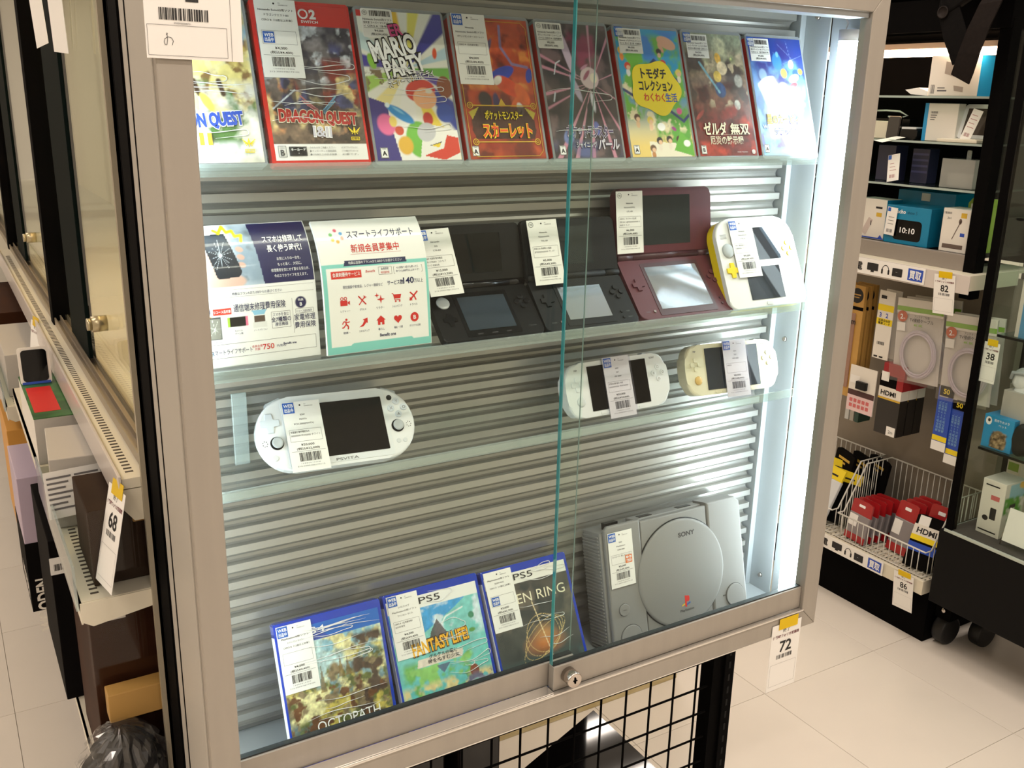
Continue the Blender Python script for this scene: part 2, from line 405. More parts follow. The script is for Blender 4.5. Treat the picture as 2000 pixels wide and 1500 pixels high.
for xa, xb in ((-0.024, -0.012), (0.877, 0.887)):
    cpart(B().box(xa, xb, 0.1435, 0.1655, 0.8065, 1.708, bev=0.0006), 'corner_bracket', m_in)
    for z in (0.832, 1.23, 1.69):
        xs = xb-0.0 if xa < 0 else xa
        cpart(B().cyl((0.887 if xa > 0 else -0.024, 0.122, z), (-1 if xa > 0 else 1, 0, 0), 0.0042, 0.003, 14, r2=0.003), 'screw', m_chrome)
sw = cpart(B().box(-0.012, 0.876, 0.1655, 0.1662, 0.808, 1.707), 'slat_wall', mat('slat_backing', '#8b8b88', 0.45, metal=0.6))
prof = [(0.150, 0.0045), (0.150, -0.0045), (0.1516, -0.0052), (0.1545, -0.0052), (0.1585, -0.0066), (0.1612, -0.0095), (0.1622, -0.0128), (0.1612, -0.0162), (0.1590, -0.0179), (0.1652, -0.0179), (0.1652, 0.0045)]
b = B(); n = len(prof); b._vf([(0, y, z) for y, z in prof] + [(0.887, y, z) for y, z in prof], [tuple(range(n)), tuple(range(2*n-1, n-1, -1))] + [(i, (i+1) % n, n+(i+1) % n, n+i) for i in range(n)])
slm = b.mesh('slat'); slm.materials.append(m_slat)
for k in range(-3, 36):
    z = 0.903 + 0.0225*k
    if z-0.018 < 0.808 or z+0.0045 > 1.7075: continue
    link('slat', slm, None, sw, (-0.0125-O.x, -O.y, z-O.z))
# sliding doors: the right one runs in front
for nm, xa, xb, ya, edge in (('glass_door', 0.398, 0.8405, 0.0, 'l'), ('glass_door', 0.0005, 0.4377, 0.014, 'r')):
    g = cpart(B().box(xa, xb, ya, ya+0.005, 0.8835, 1.6855), nm, m_glass, lab='clear sliding glass door')
    xe = xa if edge == 'l' else xb
    cpart(B().box(xe-0.0008, xe+(0.0006 if edge == 'l' else -0.0001), (ya-0.0002 if edge == 'l' else ya+0.0038), ya+0.0052, 0.8832, 1.6855), 'glass_edge', m_edge if edge == 'l' else m_edge2, g)
    cpart(B().box(xa, xb, ya-0.004, ya+0.008, 0.8475, 0.8815, bev=0.0008), 'door_shoe', m_alu, g)
    cpart(B().box(xa+0.001, xb-0.001, ya-0.0012, ya+0.0062, 0.8813, 0.8832), 'gasket', m_gask, g)
    if edge == 'l':
        lk = cpart(B().lathe([(0.0105, 0.0), (0.0105, 0.0165), (0.0094, 0.0180), (0.0088, 0.0178), (0.0001, 0.0174)], (0.4195, -0.0041, 0.8665), (0, -1, 0), 24), 'lock_barrel', m_chrome, g, lab='chrome barrel lock')
cpart(B().box(0.0, 0.396, -0.0085, 0.008, 0.8461, 0.8490), 'track', m_alubright)
cpart(B().box(0.4140+0.003, 0.4140+0.0085, -0.0225, -0.0213, 0.8655, 0.8667).box(0.4186, 0.4204, -0.0226, -0.0213, 0.8625, 0.8705), 'keyhole', m_black)
cpart(B().box(0.0, 0.84, -0.004, 0.026, 1.6795, 1.6865), 'upper_track', m_in)
# LED tubes standing in both front corners
m_tube2 = mat('led_tube_dim', (0.93, 0.97, 1.0), 0.4, emit=TUBE_E*0.6)
for x in (0.8665, -0.0135):
    t = cpart(B().cyl((x, 0.047, 0.838), (0, 0, 1), 0.0125, 0.818, 18), 'light_tube', m_tube if x > 0 else m_tube2, lab='glowing white light tube')
    cpart(B().cyl((x, 0.047, 0.818), (0, 0, 1), 0.0130, 0.021, 16), 'end_cap', m_cap, t)
    cpart(B().cyl((x, 0.047, 1.655), (0, 0, 1), 0.0130, 0.014, 16), 'end_cap', m_cap, t)
    sx = 1 if x > 0.4 else -1
    cpart(B().box(min(x+0.0126*sx, x+0.0145*sx), max(x+0.0126*sx, x+0.0145*sx), 0.043, 0.057, 0.82, 1.67), 'tube_holder', m_cap, t)
cpart(B().tube([(0.862, 0.05, 1.668), (0.868, 0.052, 1.678), (0.858, 0.06, 1.695), (0.83, 0.07, 1.706)], 0.0012, 6), 'lamp_cable', m_cap)

# acrylic shelves hooked on the slat wall
m_acr = clear('acrylic', '#fcfefe', 1.49, 0.03, haze=0.015, haze_col='#e6eded', boost=0.55)
m_acre = clear('acrylic_edge', '#eef6f5', 1.49, 0.05, haze=0.22, haze_col='#e6efee')
def shelf(z, ya, lab, xa=0.004, xb=0.835, plates=False, lip=0.012):
    t = thing('acrylic_shelf', lab, 'shelf', (0.42, 0.10, z-0.003), 'acrylic shelves on the slatted back')
    x0, x1 = xa-0.42, xb-0.42; y0 = ya-0.10
    B().box(x0, x1, y0, 0.0485, 0, 0.003).obj('board', m_acr, t)
    B().box(x0, x1, y0-0.003, y0, 0, lip, bev=0.0006).obj('front_lip', m_acre, t)
    B().box(x0, x1, 0.0455, 0.0495, 0.003, 0.024).obj('back_flange', m_acr, t)
    if plates:
        B().box(-0.368, -0.351, 0.040, 0.0440, 0.003, 0.087, bev=0.0008).obj('end_plate', m_acre, t)
    return t
shelf(1.4985, 0.052, 'clear acrylic shelf under the top row of game cases')
shelf(1.2985, 0.046, 'clear acrylic shelf carrying two leaflets and four folding or flat handhelds')
shelf(1.1690, 0.050, 'clear acrylic shelf carrying the three white wide handhelds', plates=True)

# stand below the cabinet: slotted uprights and wire grid
def upright(x, lab):
    t = thing('slotted_upright', lab, 'post', (x, 0.175, 0.0), 'black slotted uprights')
    B().box(-0.022, 0.0, 0, 0.03, 0, 0.812).box(0.0, 0.022, -0.006, 0.03, 0, 0.812, bev=0.0008).obj('channel', m_black, t)
    s = B()
    for k in range(31): s.box(0.0085, 0.0125, -0.0065, -0.0058, 0.03+k*0.025, 0.043+k*0.025)
    s.obj('slots', mat('slot_dark', '#000000', 0.9), t)['kind'] = 'stuff'
    B().box(-0.03, 0.03, -0.11, 0.32, 0, 0.03, bev=0.003).obj('foot', m_black, t)
upright(0.876, 'black slotted steel upright under the right end of the cabinet')
upright(0.125, 'black slotted steel upright under the left end of the cabinet')
gr = thing('wire_grid_panel', 'black wire grid panel hanging below the display cabinet', 'grid panel', (0.66, 0.17, 0.05))
vw = B().cyl((0, 0, 0), (0, 0, 1), 0.0019, 0.76, 8).mesh('wire'); vw.materials.append(m_black)
hw = B().cyl((0, 0, 0), (1, 0, 0), 0.0019, 0.80, 8).mesh('wire'); hw.materials.append(m_black)
for k in range(16): link('wire', vw, None, gr, (0.6612-0.66+0.0502*(k-12.0), 0, 0))
for k in range(15): link('wire', hw, None, gr, (-0.62, 0.0025, 0.6584-0.05-0.0506*(k-1)))
# ================================================================ price tags
m_paper = mat('tag_paper', '#f3f1ec', 0.6)
m_ink = mat('black_ink', '#1b1a1c', 0.6)
m_inkg = mat('grey_ink', '#6f6d6e', 0.6)
m_inkw = mat('white_ink', '#fafafa', 0.5)
m_web = mat('blue_sticker', '#1f5fc0', 0.4)
m_orange = mat('orange_sticker', '#ee7a2c', 0.4)
m_red = mat('red_ink', '#d02a24', 0.5)
m_navy = mat('navy_ink', '#1b2052', 0.5)
m_sleeve = clear('tag_sleeve', '#fcfbff', 1.5, 0.03, haze=0.03, haze_col='#e2def4', boost=0.8)
def web_mark(t, x, z, s=0.0125, m=None, lines=('WEB', '出品中')):
    Ink(-0.0006).rect(x, x+s, z-s, z).obj('sticker', m or m_web, t)
    Ink(-0.0009).text(lines[0], x+s/2, z-s*0.44, s*0.30, w=s*0.84, bold=0.02).text(lines[1], x+s/2, z-s*0.86, s*0.28, w=s*0.78, bold=0.02).obj('sticker_print', m_inkw, t)
def price_tag(M, x, z, label, lines, price, tax, seed=1, roll=0.0, web='tl', note=(), w=0.0425, h=0.080, lift=0.0012, orange=False, sleeve=False, tilt=0.0):
    """card 42 x 80 mm lying on the front of the thing whose pose is M; (x, z) is its top left corner there"""
    t = bpy.data.objects.new('price_tag', None); COL.objects.link(t); t.empty_display_size = 0.01
    t.matrix_world = M @ Matrix.Translation((x, -lift, z)) @ Matrix.Rotation(-math.radians(roll), 4, 'Y') @ Matrix.Rotation(-math.radians(tilt), 4, 'X')
    tag(t, label, 'price tag', 'white paper price tags in the cabinet')
    B().box(0, w, -0.0002, 0.0002, -h, 0).obj('card', m_paper, t)
    k, g = Ink(-0.0005), Ink(-0.0005)
    k.poly(ell(w*0.47, -0.0045, 0.0010, 0.0010, 12))
    g.text('No.', w*0.58, -0.0042, 0.0012, 'l').text('1000000%d' % (31000+seed*77), w*0.58, -0.0064, 0.0012, 'l')
    zz = -0.0165 if web != 'mid' else -0.0120
    for i, s in enumerate(lines):
        (k if i == 0 else g).text(s, w/2, zz - i*0.0052, 0.0019, w=min(w*0.86, 0.0012*len(s)*(1.75 if any(ord(c) > 255 for c in s) else 1.15)), bold=0.008)
    g.frame(0.0035, w-0.0035, -0.0460, -0.0325, 0.00025)
    for i, s in enumerate(note): (k if i == 0 else g).text(s, 0.0048, -0.0362-i*0.0040, 0.0019, 'l', w=min(w-0.010, 0.0019*len(s)))
    k.text(price, w/2, -0.0512, 0.0024, w=0.0021*len(price), bold=0.01).text(tax, w/2, -0.0556, 0.0022, w=0.0023*len(tax), bold=0.008)
    g.rect(0.0025, w-0.0025, -0.0575, -0.0572)
    k.bars(w*0.24, w*0.80, -0.0688, -0.0590, seed)
    g.text('1 0 8 8 0 0 1 0 %d' % (3000+seed*13), w/2, -0.0717, 0.0013, w=w*0.5).text('212-2503106174%d' % (100+seed), w/2, -0.0747, 0.0013, w=w*0.72)
    k.obj('black_print', m_ink, t); g.obj('grey_print', m_inkg, t)
    if web == 'tl': web_mark(t, 0.0008, -0.0008, 0.0125)
    elif web == 'mid': web_mark(t, 0.0045, -0.0335, 0.0115)
    else:
        Ink(-0.0006).ring(0.0055, -0.0055, 0.0032, 0.0004).text('Y2', 0.0055, -0.0066, 0.0023, bold=0.015).obj('stamp', m_ink, t)
    if orange: web_mark(t, w-0.0150, -0.0360, 0.0115, m_orange, ('動作', '確認済'))
    if sleeve: B().box(-0.0022, w+0.0022, -0.0012, -0.0010, -h-0.003, 0.002).obj('clear_sleeve', m_sleeve, t)
    return t
def sticker(t, x, z, lines, price, tax, seed, web=False, w=0.036, h=0.031, r=0.0022):
    """small paper label stuck on the case: a part of it"""
    B().rrect(x, x+w, z-h, z, r, -0.0006, -0.0002).obj('price_label', m_paper, t)
    k = Ink(-0.0009)
    if not web: k.ring(x+0.0042, z-0.0048, 0.0026, 0.00035).text('Y2', x+0.0042, z-0.0056, 0.0018, bold=0.015)
    k.bars(x+w*0.27, x+w*0.93, z-0.0082, z-0.0022, seed, 22)
    for i, s in enumerate(lines): k.text(s, x+w/2, z-0.0128-i*0.0036, 0.0020, w=w*0.92, bold=0.006)
    k.rect(x+0.0015, x+w-0.0015, z-0.0213, z-0.0210)
    k.text(price, x+w/2, z-0.0250, 0.0023, w=0.0017*len(price), bold=0.01).text(tax, x+w/2, z-0.0288, 0.0022, w=0.0019*len(tax), bold=0.01)
    k.obj('label_print', m_ink, t)
    if web: web_mark(t, x-0.004, z+0.0015, 0.0125)

# ================================================================ game cases
m_cover = paintmat('cover_print', 0.35, coat=0.55)
m_case = clear('case_plastic', '#e9eef0', 1.5, 0.06, haze=0.45, haze_col='#c9ced2')
m_redcase = mat('red_case_plastic', '#d3261c', 0.25, coat=0.6)
m_bluecase = mat('blue_case_plastic', '#0d3bb8', 0.2, coat=0.8)
m_spine = mat('red_spine', '#c8281f', 0.35, coat=0.5)
m_film = clear('wrap_film', '#ffffff', 1.5, 0.02, boost=0.35)
m_crease_glint = clear('crease_glint', '#ffffff', 1.6, 0.15, haze=0.75, haze_col='#ffffff', boost=1.0)  # milky white stands in for the glints along the film folds
m_gold = mat('gold_ink', '#d8b03a', 0.4)
m_yel = mat('yellow_ink', '#f4d926', 0.4)
m_silver = mat('silver_ink', '#c9c6d2', 0.35)
m_cream = mat('cream_ink', '#f1ead0', 0.4)
m_rblue = mat('royal_blue_ink', '#2b50b8', 0.4)
CW, CH, CT = 0.105, 0.170, 0.011
def creases(t, w, h, seed, n, zr=(0.1, 0.95), xr=(0.03, 0.97), curl=0.5):
    """wrinkles of the shrink wrap: fine raised folds, coloured white to imitate the glare along them"""
    rg = random.Random(seed); b = B()
    for i in range(n):
        z = h*rg.uniform(*zr); x0 = w*rg.uniform(xr[0], xr[0]+0.35); x1 = w*rg.uniform(xr[1]-0.3, xr[1]); a = rg.uniform(-0.004, 0.004); c = rg.uniform(-0.006, 0.006); pts = []
        for k in range(13):
            s = k/12; pts.append((x0+(x1-x0)*s, -0.0011-0.0004*math.sin(s*math.pi), z + a*s + c*math.sin(s*math.pi)*0.8 + 0.0012*math.sin(s*7+i)))
        if rg.random() < curl:
            e = pts[-1]; q = rg.choice((-1, 1))*rg.uniform(0.003, 0.007)
            for k in range(1, 9):
                an = k/8*math.pi; pts.append((e[0]+0.0035*math.sin(an), -0.0011, e[2] + q*(1-math.cos(an))/2))
            for k in range(1, 6): pts.append((e[0]-0.006*k, -0.0012, e[2]+q+0.0006*k*(1 if q > 0 else -1)))
        b.tube(pts, 0.00022+0.00012*rg.random(), 5, r_list=[0.00012+0.00042*math.sin(math.pi*min(1, max(0, j/(len(pts)-1))))*rg.uniform(0.7, 1.1) for j in range(len(pts))])
    o = b.obj('wrap_crease_glints', m_crease_glint, t, smooth=True); o['kind'] = 'stuff'
def rating(t, x, z, ch='A'):
    s = 0.0088; Ink(-0.0006).rect(x, x+s, z, z+s*1.3).obj('rating_mark', m_inkw, t)
    Ink(-0.0009).frame(x+0.0004, x+s-0.0004, z+0.0004, z+s*1.3-0.0004, 0.0004).text(ch, x+s/2, z+0.0028, 0.0050, bold=0.03).text('CERO', x+s/2, z+0.0092, 0.0013).obj('rating_print', m_ink, t)
def switch_case(i, x, label, painter, red=False, y=0.074, lean=19.5, z=1.5025, yaw=0.0):
    t = thing('game_case', label, 'game case', (x, y, z), 'game cases on the top shelf', yaw=yaw, lean=lean)
    if red:
        B().rrect(0, CW, 0, CH, 0.0025, 0.0, CT, bev=0.0012).obj('case', m_redcase, t)
        cv = Canvas(0.0985, 0.160, '#ffffff'); ox, oz = 0.004, 0.006
    else:
        B().rrect(0, CW, 0, CH, 0.0035, 0.0, CT, bev=0.0014).obj('case', m_case, t)
        B().box(-0.0003, 0.0, 0.0012, CT-0.0012, 0.006, CH-0.006).obj('spine_print', m_spine, t)
        cv = Canvas(0.0995, 0.1615, '#ffffff'); ox, oz = 0.0028, 0.0045
    painter(t, cv, ox, oz)
    cv.obj('cover', ox, oz, m_cover, t)
    B().quad((0.001, -0.0010, 0.001), (CW-0.001, -0.0010, 0.001), (CW-0.001, -0.0010, CH-0.001), (0.001, -0.0010, CH-0.001)).obj('clear_film', m_film, t)
    return t
def outline(t, nm, txts, y, m_in_, m_out, grow=0.05):
    """lettering with a coloured outline; txts: (txt, x, z, h, w, rot, bold, shear)"""
    a, b_ = Ink(y), Ink(y-0.0003)
    for (s, x, z, h, w_, rot, bo, sh) in txts:
        a.text(s, x, z, h, w=w_, rot=rot, bold=bo+grow, shear=sh); b_.text(s, x, z, h, w=w_*(1-grow*0.25), rot=rot, bold=bo, shear=sh)
    a.obj(nm+'_outline', m_out, t); b_.obj(nm, m_in_, t)

def cover1(t, c, ox, oz):
    c.grad('#d9d8c8', '#7fb7dc', 0.55, 0.95)
    c.blot('#e9d98a', 5, 3, 0.48, 0.12, 0.3, 0.9); c.blot('#8a6a3c', 8, 5, 0.60, 0.06, 0.35, 1.0); c.blot('#4f7a3a', 9, 9, 0.58, 0.08, 0.05, 0.5)
    c.blot('#5ea4d8', 5, 12, 0.52, 0.1, 0.65, 1.0); c.blot('#c9b060', 7, 21, 0.55, 0.08, 0.6, 1.0, 0.5, 1.0); c.blot('#f4f2ea', 6, 31, 0.5, 0.12, 0.1, 0.5, k=0.8)
    for x, a in ((0.30, 0.42), (0.55, 0.66)): c.stroke('#ead9a0', [(x, 0.76), ((x+a)/2-0.02, 0.6), (a+0.02, 0.46)], 0.022, 0.9); c.stroke('#4a3526', [(a, 0.50), (a+0.03, 0.42)], 0.02, 0.8)
    c.ellipse('#2f3a2a', 0.42, 0.15, 0.12, 0.05, soft=0.6, k=0.8); c.blot('#efeef6', 4, 44, 0.45, 0.2, 0.0, 0.12)
    c.ellipse('#eedb62', 0.52, 0.37, 0.03, 0.07, 30); c.ellipse('#eedb62', 0.32, 0.37, 0.03, 0.07, -30); c.ellipse('#f4e9a0', 0.42, 0.37, 0.02, 0.06)
    c.grain(0.25, 24, 60)
    outline(t, 'title', [('DRAGON QUEST', 0.046, 0.040, 0.0125, 0.084, 4, 0.055, 0)], -0.0012, m_rblue, m_inkw)
    outline(t, 'numeral', [('III', 0.044, 0.022, 0.0130, 0.020, 0, 0.02, 0)], -0.0012, m_gold, m_inkw)
    emblem(t, 0.089, 0.022)
    creases(t, CW, CH, 11, 9)
def emblem(t, x, z):
    k = Ink(-0.0012)
    for s in (-1, 1):
        for j in range(4): k.line([(x+s*0.001, z+0.001), (x+s*(0.0065-j*0.0011), z+0.0055-j*0.0022)], 0.0008)
    k.poly([(x-0.0012, z+0.003), (x, z-0.003), (x+0.0012, z+0.003), (x, z+0.007)])
    k.frame(x-0.0045, x+0.0045, z-0.0075, z-0.0045, 0.0006).text('HD-2D', x, z-0.0070, 0.0018, w=0.007, bold=0.02)
    k.obj('emblem', m_yel, t)
def cover2(t, c, ox, oz):
    c.grad('#6f5a48', '#7f7d84', 0.2, 0.9)
    c.blot('#3d3a46', 6, 2, 0.50, 0.1, 0.55, 1); c.blot('#c8cdd6', 9, 4, 0.62, 0.05, 0.5, 0.9); c.blot('#8a2f22', 4, 6, 0.56, 0.1, 0.35, 0.65, 0.3, 1)
    c.blot('#d8935a', 6, 8, 0.58, 0.08, 0.18, 0.5); c.blot('#3a2c22', 10, 10, 0.55, 0.06, 0.1, 0.35); c.blot('#d9c58c', 7, 14, 0.60, 0.06, 0.2, 0.55); c.blot('#4b4f7a', 6, 18, 0.6, 0.06, 0.3, 0.75)
    c.poly('#2e2c38', [(0.40, 0.30), (0.62, 0.30), (0.58, 0.60), (0.5, 0.66), (0.44, 0.58)], 0.65); c.poly('#23243a', [(0.15, 0.34), (0.3, 0.34), (0.32, 0.5), (0.2, 0.52)], 0.6); c.stroke('#c9d2dc', [(0.05, 0.33), (0.30, 0.45)], 0.006, 0.9)
    c.grain(0.6, 22, 50); c.grain(0.4, 50, 54)
    c.rect('#d42a20', 0, 1, 0.868, 1)
    c.rect('#f5f4f2', 0, 1, 0, 0.105)
    w_ = Ink(-0.0010); w_.text('2', 0.064, 0.1525, 0.0095, bold=0.05).ring(0.054, 0.1570, 0.0045, 0.0018).text('SWITCH', 0.060, 0.1478, 0.0026, w=0.018, bold=0.03).obj('logo', m_inkw, t)
    wings = Ink(-0.0010); blue = Ink(-0.0010)
    for j in range(6): wings.line([(0.055, 0.054+j*0.0008), (0.038+j*0.0012, 0.0725-j*0.0012-0.004*(j % 2))], 0.0016); blue.line([(0.061, 0.054+j*0.0008), (0.076-j*0.0012, 0.0725-j*0.0012-0.004*(j % 2))], 0.0016)
    wings.obj('pink_wing', mat('pink_ink', '#e79a9c', 0.4), t); blue.obj('blue_wing', mat('pale_blue_ink', '#8fc0de', 0.4), t)
    outline(t, 'title', [('DRAGON QUEST', 0.054, 0.0445, 0.0120, 0.084, -2, 0.055, 0)], -0.0013, mat('crimson_ink', '#b5281f', 0.4), m_cream)
    outline(t, 'numeral', [('I&II', 0.056, 0.0300, 0.0105, 0.020, -2, 0.02, 0)], -0.0013, m_silver, m_inkw)
    emblem(t, 0.091, 0.034)
    k = Ink(-0.0010); k.frame(0.0075, 0.0155, 0.0095, 0.0205, 0.0005).text('B', 0.0115, 0.0110, 0.0058, bold=0.03).text('CERO', 0.0115, 0.0178, 0.0014)
    for i, s in enumerate(('次のものをご用意ください。', '●インターネット接続環境', '●17GB以上の空き容量')): k.text(s, 0.040, 0.0180-i*0.0035, 0.0017, 'l', w=0.028)
    for i, s in enumerate(('はじめてプレイするときに', 'ソフト本編のダウンロードが', '必要です。')): k.text(s, 0.074, 0.0180-i*0.0035, 0.0016, 'l', w=0.018)
    k.rect(0.0185, 0.0370, 0.0105, 0.0200).obj('notice_print', m_ink, t)
    Ink(-0.0014).text('キーカード', 0.0278, 0.0155, 0.0023, w=0.015, bold=0.02).text('♪', 0.0278, 0.0120, 0.002).obj('notice_white_print', m_inkw, t)
    creases(t, CW, CH, 12, 8, (0.25, 0.85)); 
def cover3(t, c, ox, oz):
    c.grad('#f3efe2', '#f0f2e8')
    cx, cz = 0.50, 0.62
    for a, wd, col in ((100, 9, '#f0c52c'), (75, 7, '#e9e26a'), (48, 11, '#3a3a9a'), (20, 8, '#bcd9e6'), (-5, 9, '#74b84c'), (150, 10, '#cfe6e8'), (172, 9, '#4a3f9e'), (200, 10, '#a7cf5c'), (228, 10, '#f3e39a'), (262, 14, '#f4f2ee'), (290, 9, '#f4d84c'), (315, 12, '#2e3f9e'), (338, 9, '#5a44a0')):
        c.ray(col, cx, cz, a, wd)
    c.poly('#3a2f86', [(0, 0), (0.28, 0), (0.22, 0.2), (0.2, 0.38), (0, 0.42)]); c.ellipse('#e86aa0', 0.16, 0.24, 0.07, 0.08, 20, 0.2); c.ellipse('#f2d56a', 0.24, 0.26, 0.03, 0.04)
    c.ellipse('#74bf44', 0.52, 0.14, 0.10, 0.13, 0, 0.1); c.poly('#f2f0ea', [(0.50, 0.0), (1, 0.0), (1, 0.20), (0.7, 0.24), (0.56, 0.16)]); c.poly('#d8402c', [(0.55, 0.03), (0.8, 0.0), (1, 0.05), (1, 0.15), (0.86, 0.17), (0.8, 0.08)]); c.poly('#f1d22c', [(0.64, 0.10), (0.78, 0.125), (0.75, 0.085)]); c.poly('#222222', [(0.63, 0.095), (0.64, 0.10), (0.78, 0.125), (0.79, 0.12)])
    c.ellipse('#e7b53a', 0.35, 0.10, 0.06, 0.07, 0, 0.2); c.ellipse('#d34a2c', 0.30, 0.20, 0.035, 0.035)
    c.ellipse('#1f8fd8', 0.34, 0.31, 0.115, 0.038, -32, 0.08); c.ellipse('#e8f4fa', 0.20, 0.37, 0.02, 0.02); c.ellipse('#7cc4ee', 0.32, 0.335, 0.06, 0.012, -32, 0.2)
    c.ellipse('#d23a2c', 0.62, 0.47, 0.115, 0.08, 10, 0.06); c.ellipse('#f1b184', 0.66, 0.42, 0.09, 0.075, 0, 0.08); c.ellipse('#8a4a2a', 0.92, 0.50, 0.06, 0.08, 0, 0.1); c.ellipse('#c83226', 0.66, 0.28, 0.04, 0.05); c.ellipse('#c9c9cf', 0.62, 0.19, 0.075, 0.065, 30, 0.1)
    c.ellipse('#2c4fb0', 0.88, 0.32, 0.07, 0.07, 0, 0.15); c.ellipse('#e9e2d0', 0.72, 0.47, 0.03, 0.02)
    c.blot('#7f6a4a', 14, 3, 0.66, 0.04, 0.45, 0.62, 0, 0.35); c.ellipse('#e4572e', 0.86, 0.73, 0.02, 0.045, -8); c.ellipse('#8ec63f', 0.10, 0.66, 0.03, 0.06, 15); c.rect('#d42a20', 0, 0.30, 0.96, 1)
    bk = mat('logo_black', '#141212', 0.4)
    outline(t, 'title', [('ER', 0.0460, 0.1400, 0.0125, 0.016, 10, 0.03, 0)], -0.0010, mat('magenta_ink', '#c8417e', 0.4), bk, 0.07)
    outline(t, 'title', [('MARIO', 0.0420, 0.1170, 0.0210, 0.056, 13, 0.035, 0), ('PARTY', 0.0520, 0.0985, 0.0190, 0.050, 13, 0.035, 0)], -0.0010, m_inkw, bk, 0.06)
    outline(t, 'subtitle', [('スーパー マリオパーティ', 0.0560, 0.0905, 0.0058, 0.058, 16, 0.02, 0)], -0.0012, m_inkw, bk, 0.06)
    rating(t, 0.007, 0.007)
    sticker(t, 0.0080, 0.1680, ('Nintendo Switch用ソフト', '任天堂 スーパー マリオパーテ', 'ィ CERO A（全年齢対'), '¥4,000', '(税込¥4,400)', 3)
    creases(t, CW, CH, 13, 8, (0.08, 0.7)); 
def cover4(t, c, ox, oz):
    c.grad('#8e2a12', '#b8431c', 0.1, 0.8)
    c.blot('#d2582a', 4, 3, 0.52, 0.15); c.blot('#6b1f10', 5, 7, 0.58, 0.1); c.blot('#e08a3c', 6, 9, 0.62, 0.08, 0.5, 1)
    c.ellipse('#6a5f86', 0.42, 0.78, 0.10, 0.022, 60, 0.15, 0.9); c.ellipse('#6a5f86', 0.30, 0.80, 0.08, 0.02, 110, 0.15, 0.9); c.stroke('#8a7aa8', [(0.62, 0.95), (0.60, 0.80), (0.72, 0.68), (0.92, 0.66)], 0.012, 0.9)
    c.ellipse('#2a3fb0', 0.55, 0.60, 0.13, 0.05, 25, 0.1); c.ellipse('#d8481e', 0.62, 0.52, 0.12, 0.06, -30, 0.08); c.ellipse('#e2662a', 0.80, 0.46, 0.09, 0.05, -60, 0.08); c.ellipse('#f1ece4', 0.50, 0.56, 0.045, 0.03, 40); c.ellipse('#2a3fb0', 0.93, 0.60, 0.03, 0.06, -15); c.ellipse('#e2662a', 0.68, 0.38, 0.08, 0.03, 60, 0.1); c.ellipse('#f0ebe6', 0.75, 0.36, 0.03, 0.05, 20); c.ellipse('#2b1a1e', 0.30, 0.42, 0.06, 0.07, 20, 0.2, 0.8); c.ellipse('#3a2a60', 0.44, 0.40, 0.03, 0.08, 0, 0.2, 0.8)
    c.grain(0.3, 16, 90)
    c.poly('#3a1a10', [(0.12, 0.14), (0.88, 0.14), (0.92, 0.20), (0.90, 0.34), (0.82, 0.37), (0.18, 0.37), (0.10, 0.34), (0.08, 0.20)], 0.95)
    c.poly('#c9b63a', [(0.06, 0.33), (0.20, 0.37), (0.10, 0.28)]); c.poly('#c9b63a', [(0.94, 0.33), (0.80, 0.37), (0.90, 0.28)])
    g = Ink(-0.0008); x0, x1, z0, z1 = ox+0.003, ox+0.0965, oz+0.003, oz+0.158
    g.line([(x0+0.006, z0), (x1-0.006, z0), (x1, z0+0.006), (x1, z1-0.006), (x1-0.006, z1), (x0+0.006, z1), (x0, z1-0.006), (x0, z0+0.006)], 0.0006, True)
    g.line([(0.014, 0.0240), (0.092, 0.0240)], 0.0012).line([(0.014, 0.0655), (0.092, 0.0655)], 0.0012)
    for q in ((0.0115, 0.0655), (0.0945, 0.0655), (0.0125, 0.0240), (0.0935, 0.0240)): g.ring(q[0], q[1], 0.0034, 0.0010).ring(q[0], q[1], 0.0014, 0.0008, 10)
    g.poly([(0.048, 0.0655), (0.053, 0.074), (0.058, 0.0655)]); g.obj('gold_frame', m_gold, t)
    outline(t, 'title', [('ポケットモンスター', 0.053, 0.0500, 0.0080, 0.050, 0, 0.02, 0)], -0.0011, m_yel, mat('olive_ink', '#4a3d10', 0.5), 0.05)
    outline(t, 'subtitle', [('スカーレット', 0.0555, 0.0300, 0.0130, 0.066, 0, 0.03, 0)], -0.0011, mat('scarlet_ink', '#e2541e', 0.4), m_yel, 0.05)
    rating(t, 0.006, 0.008)
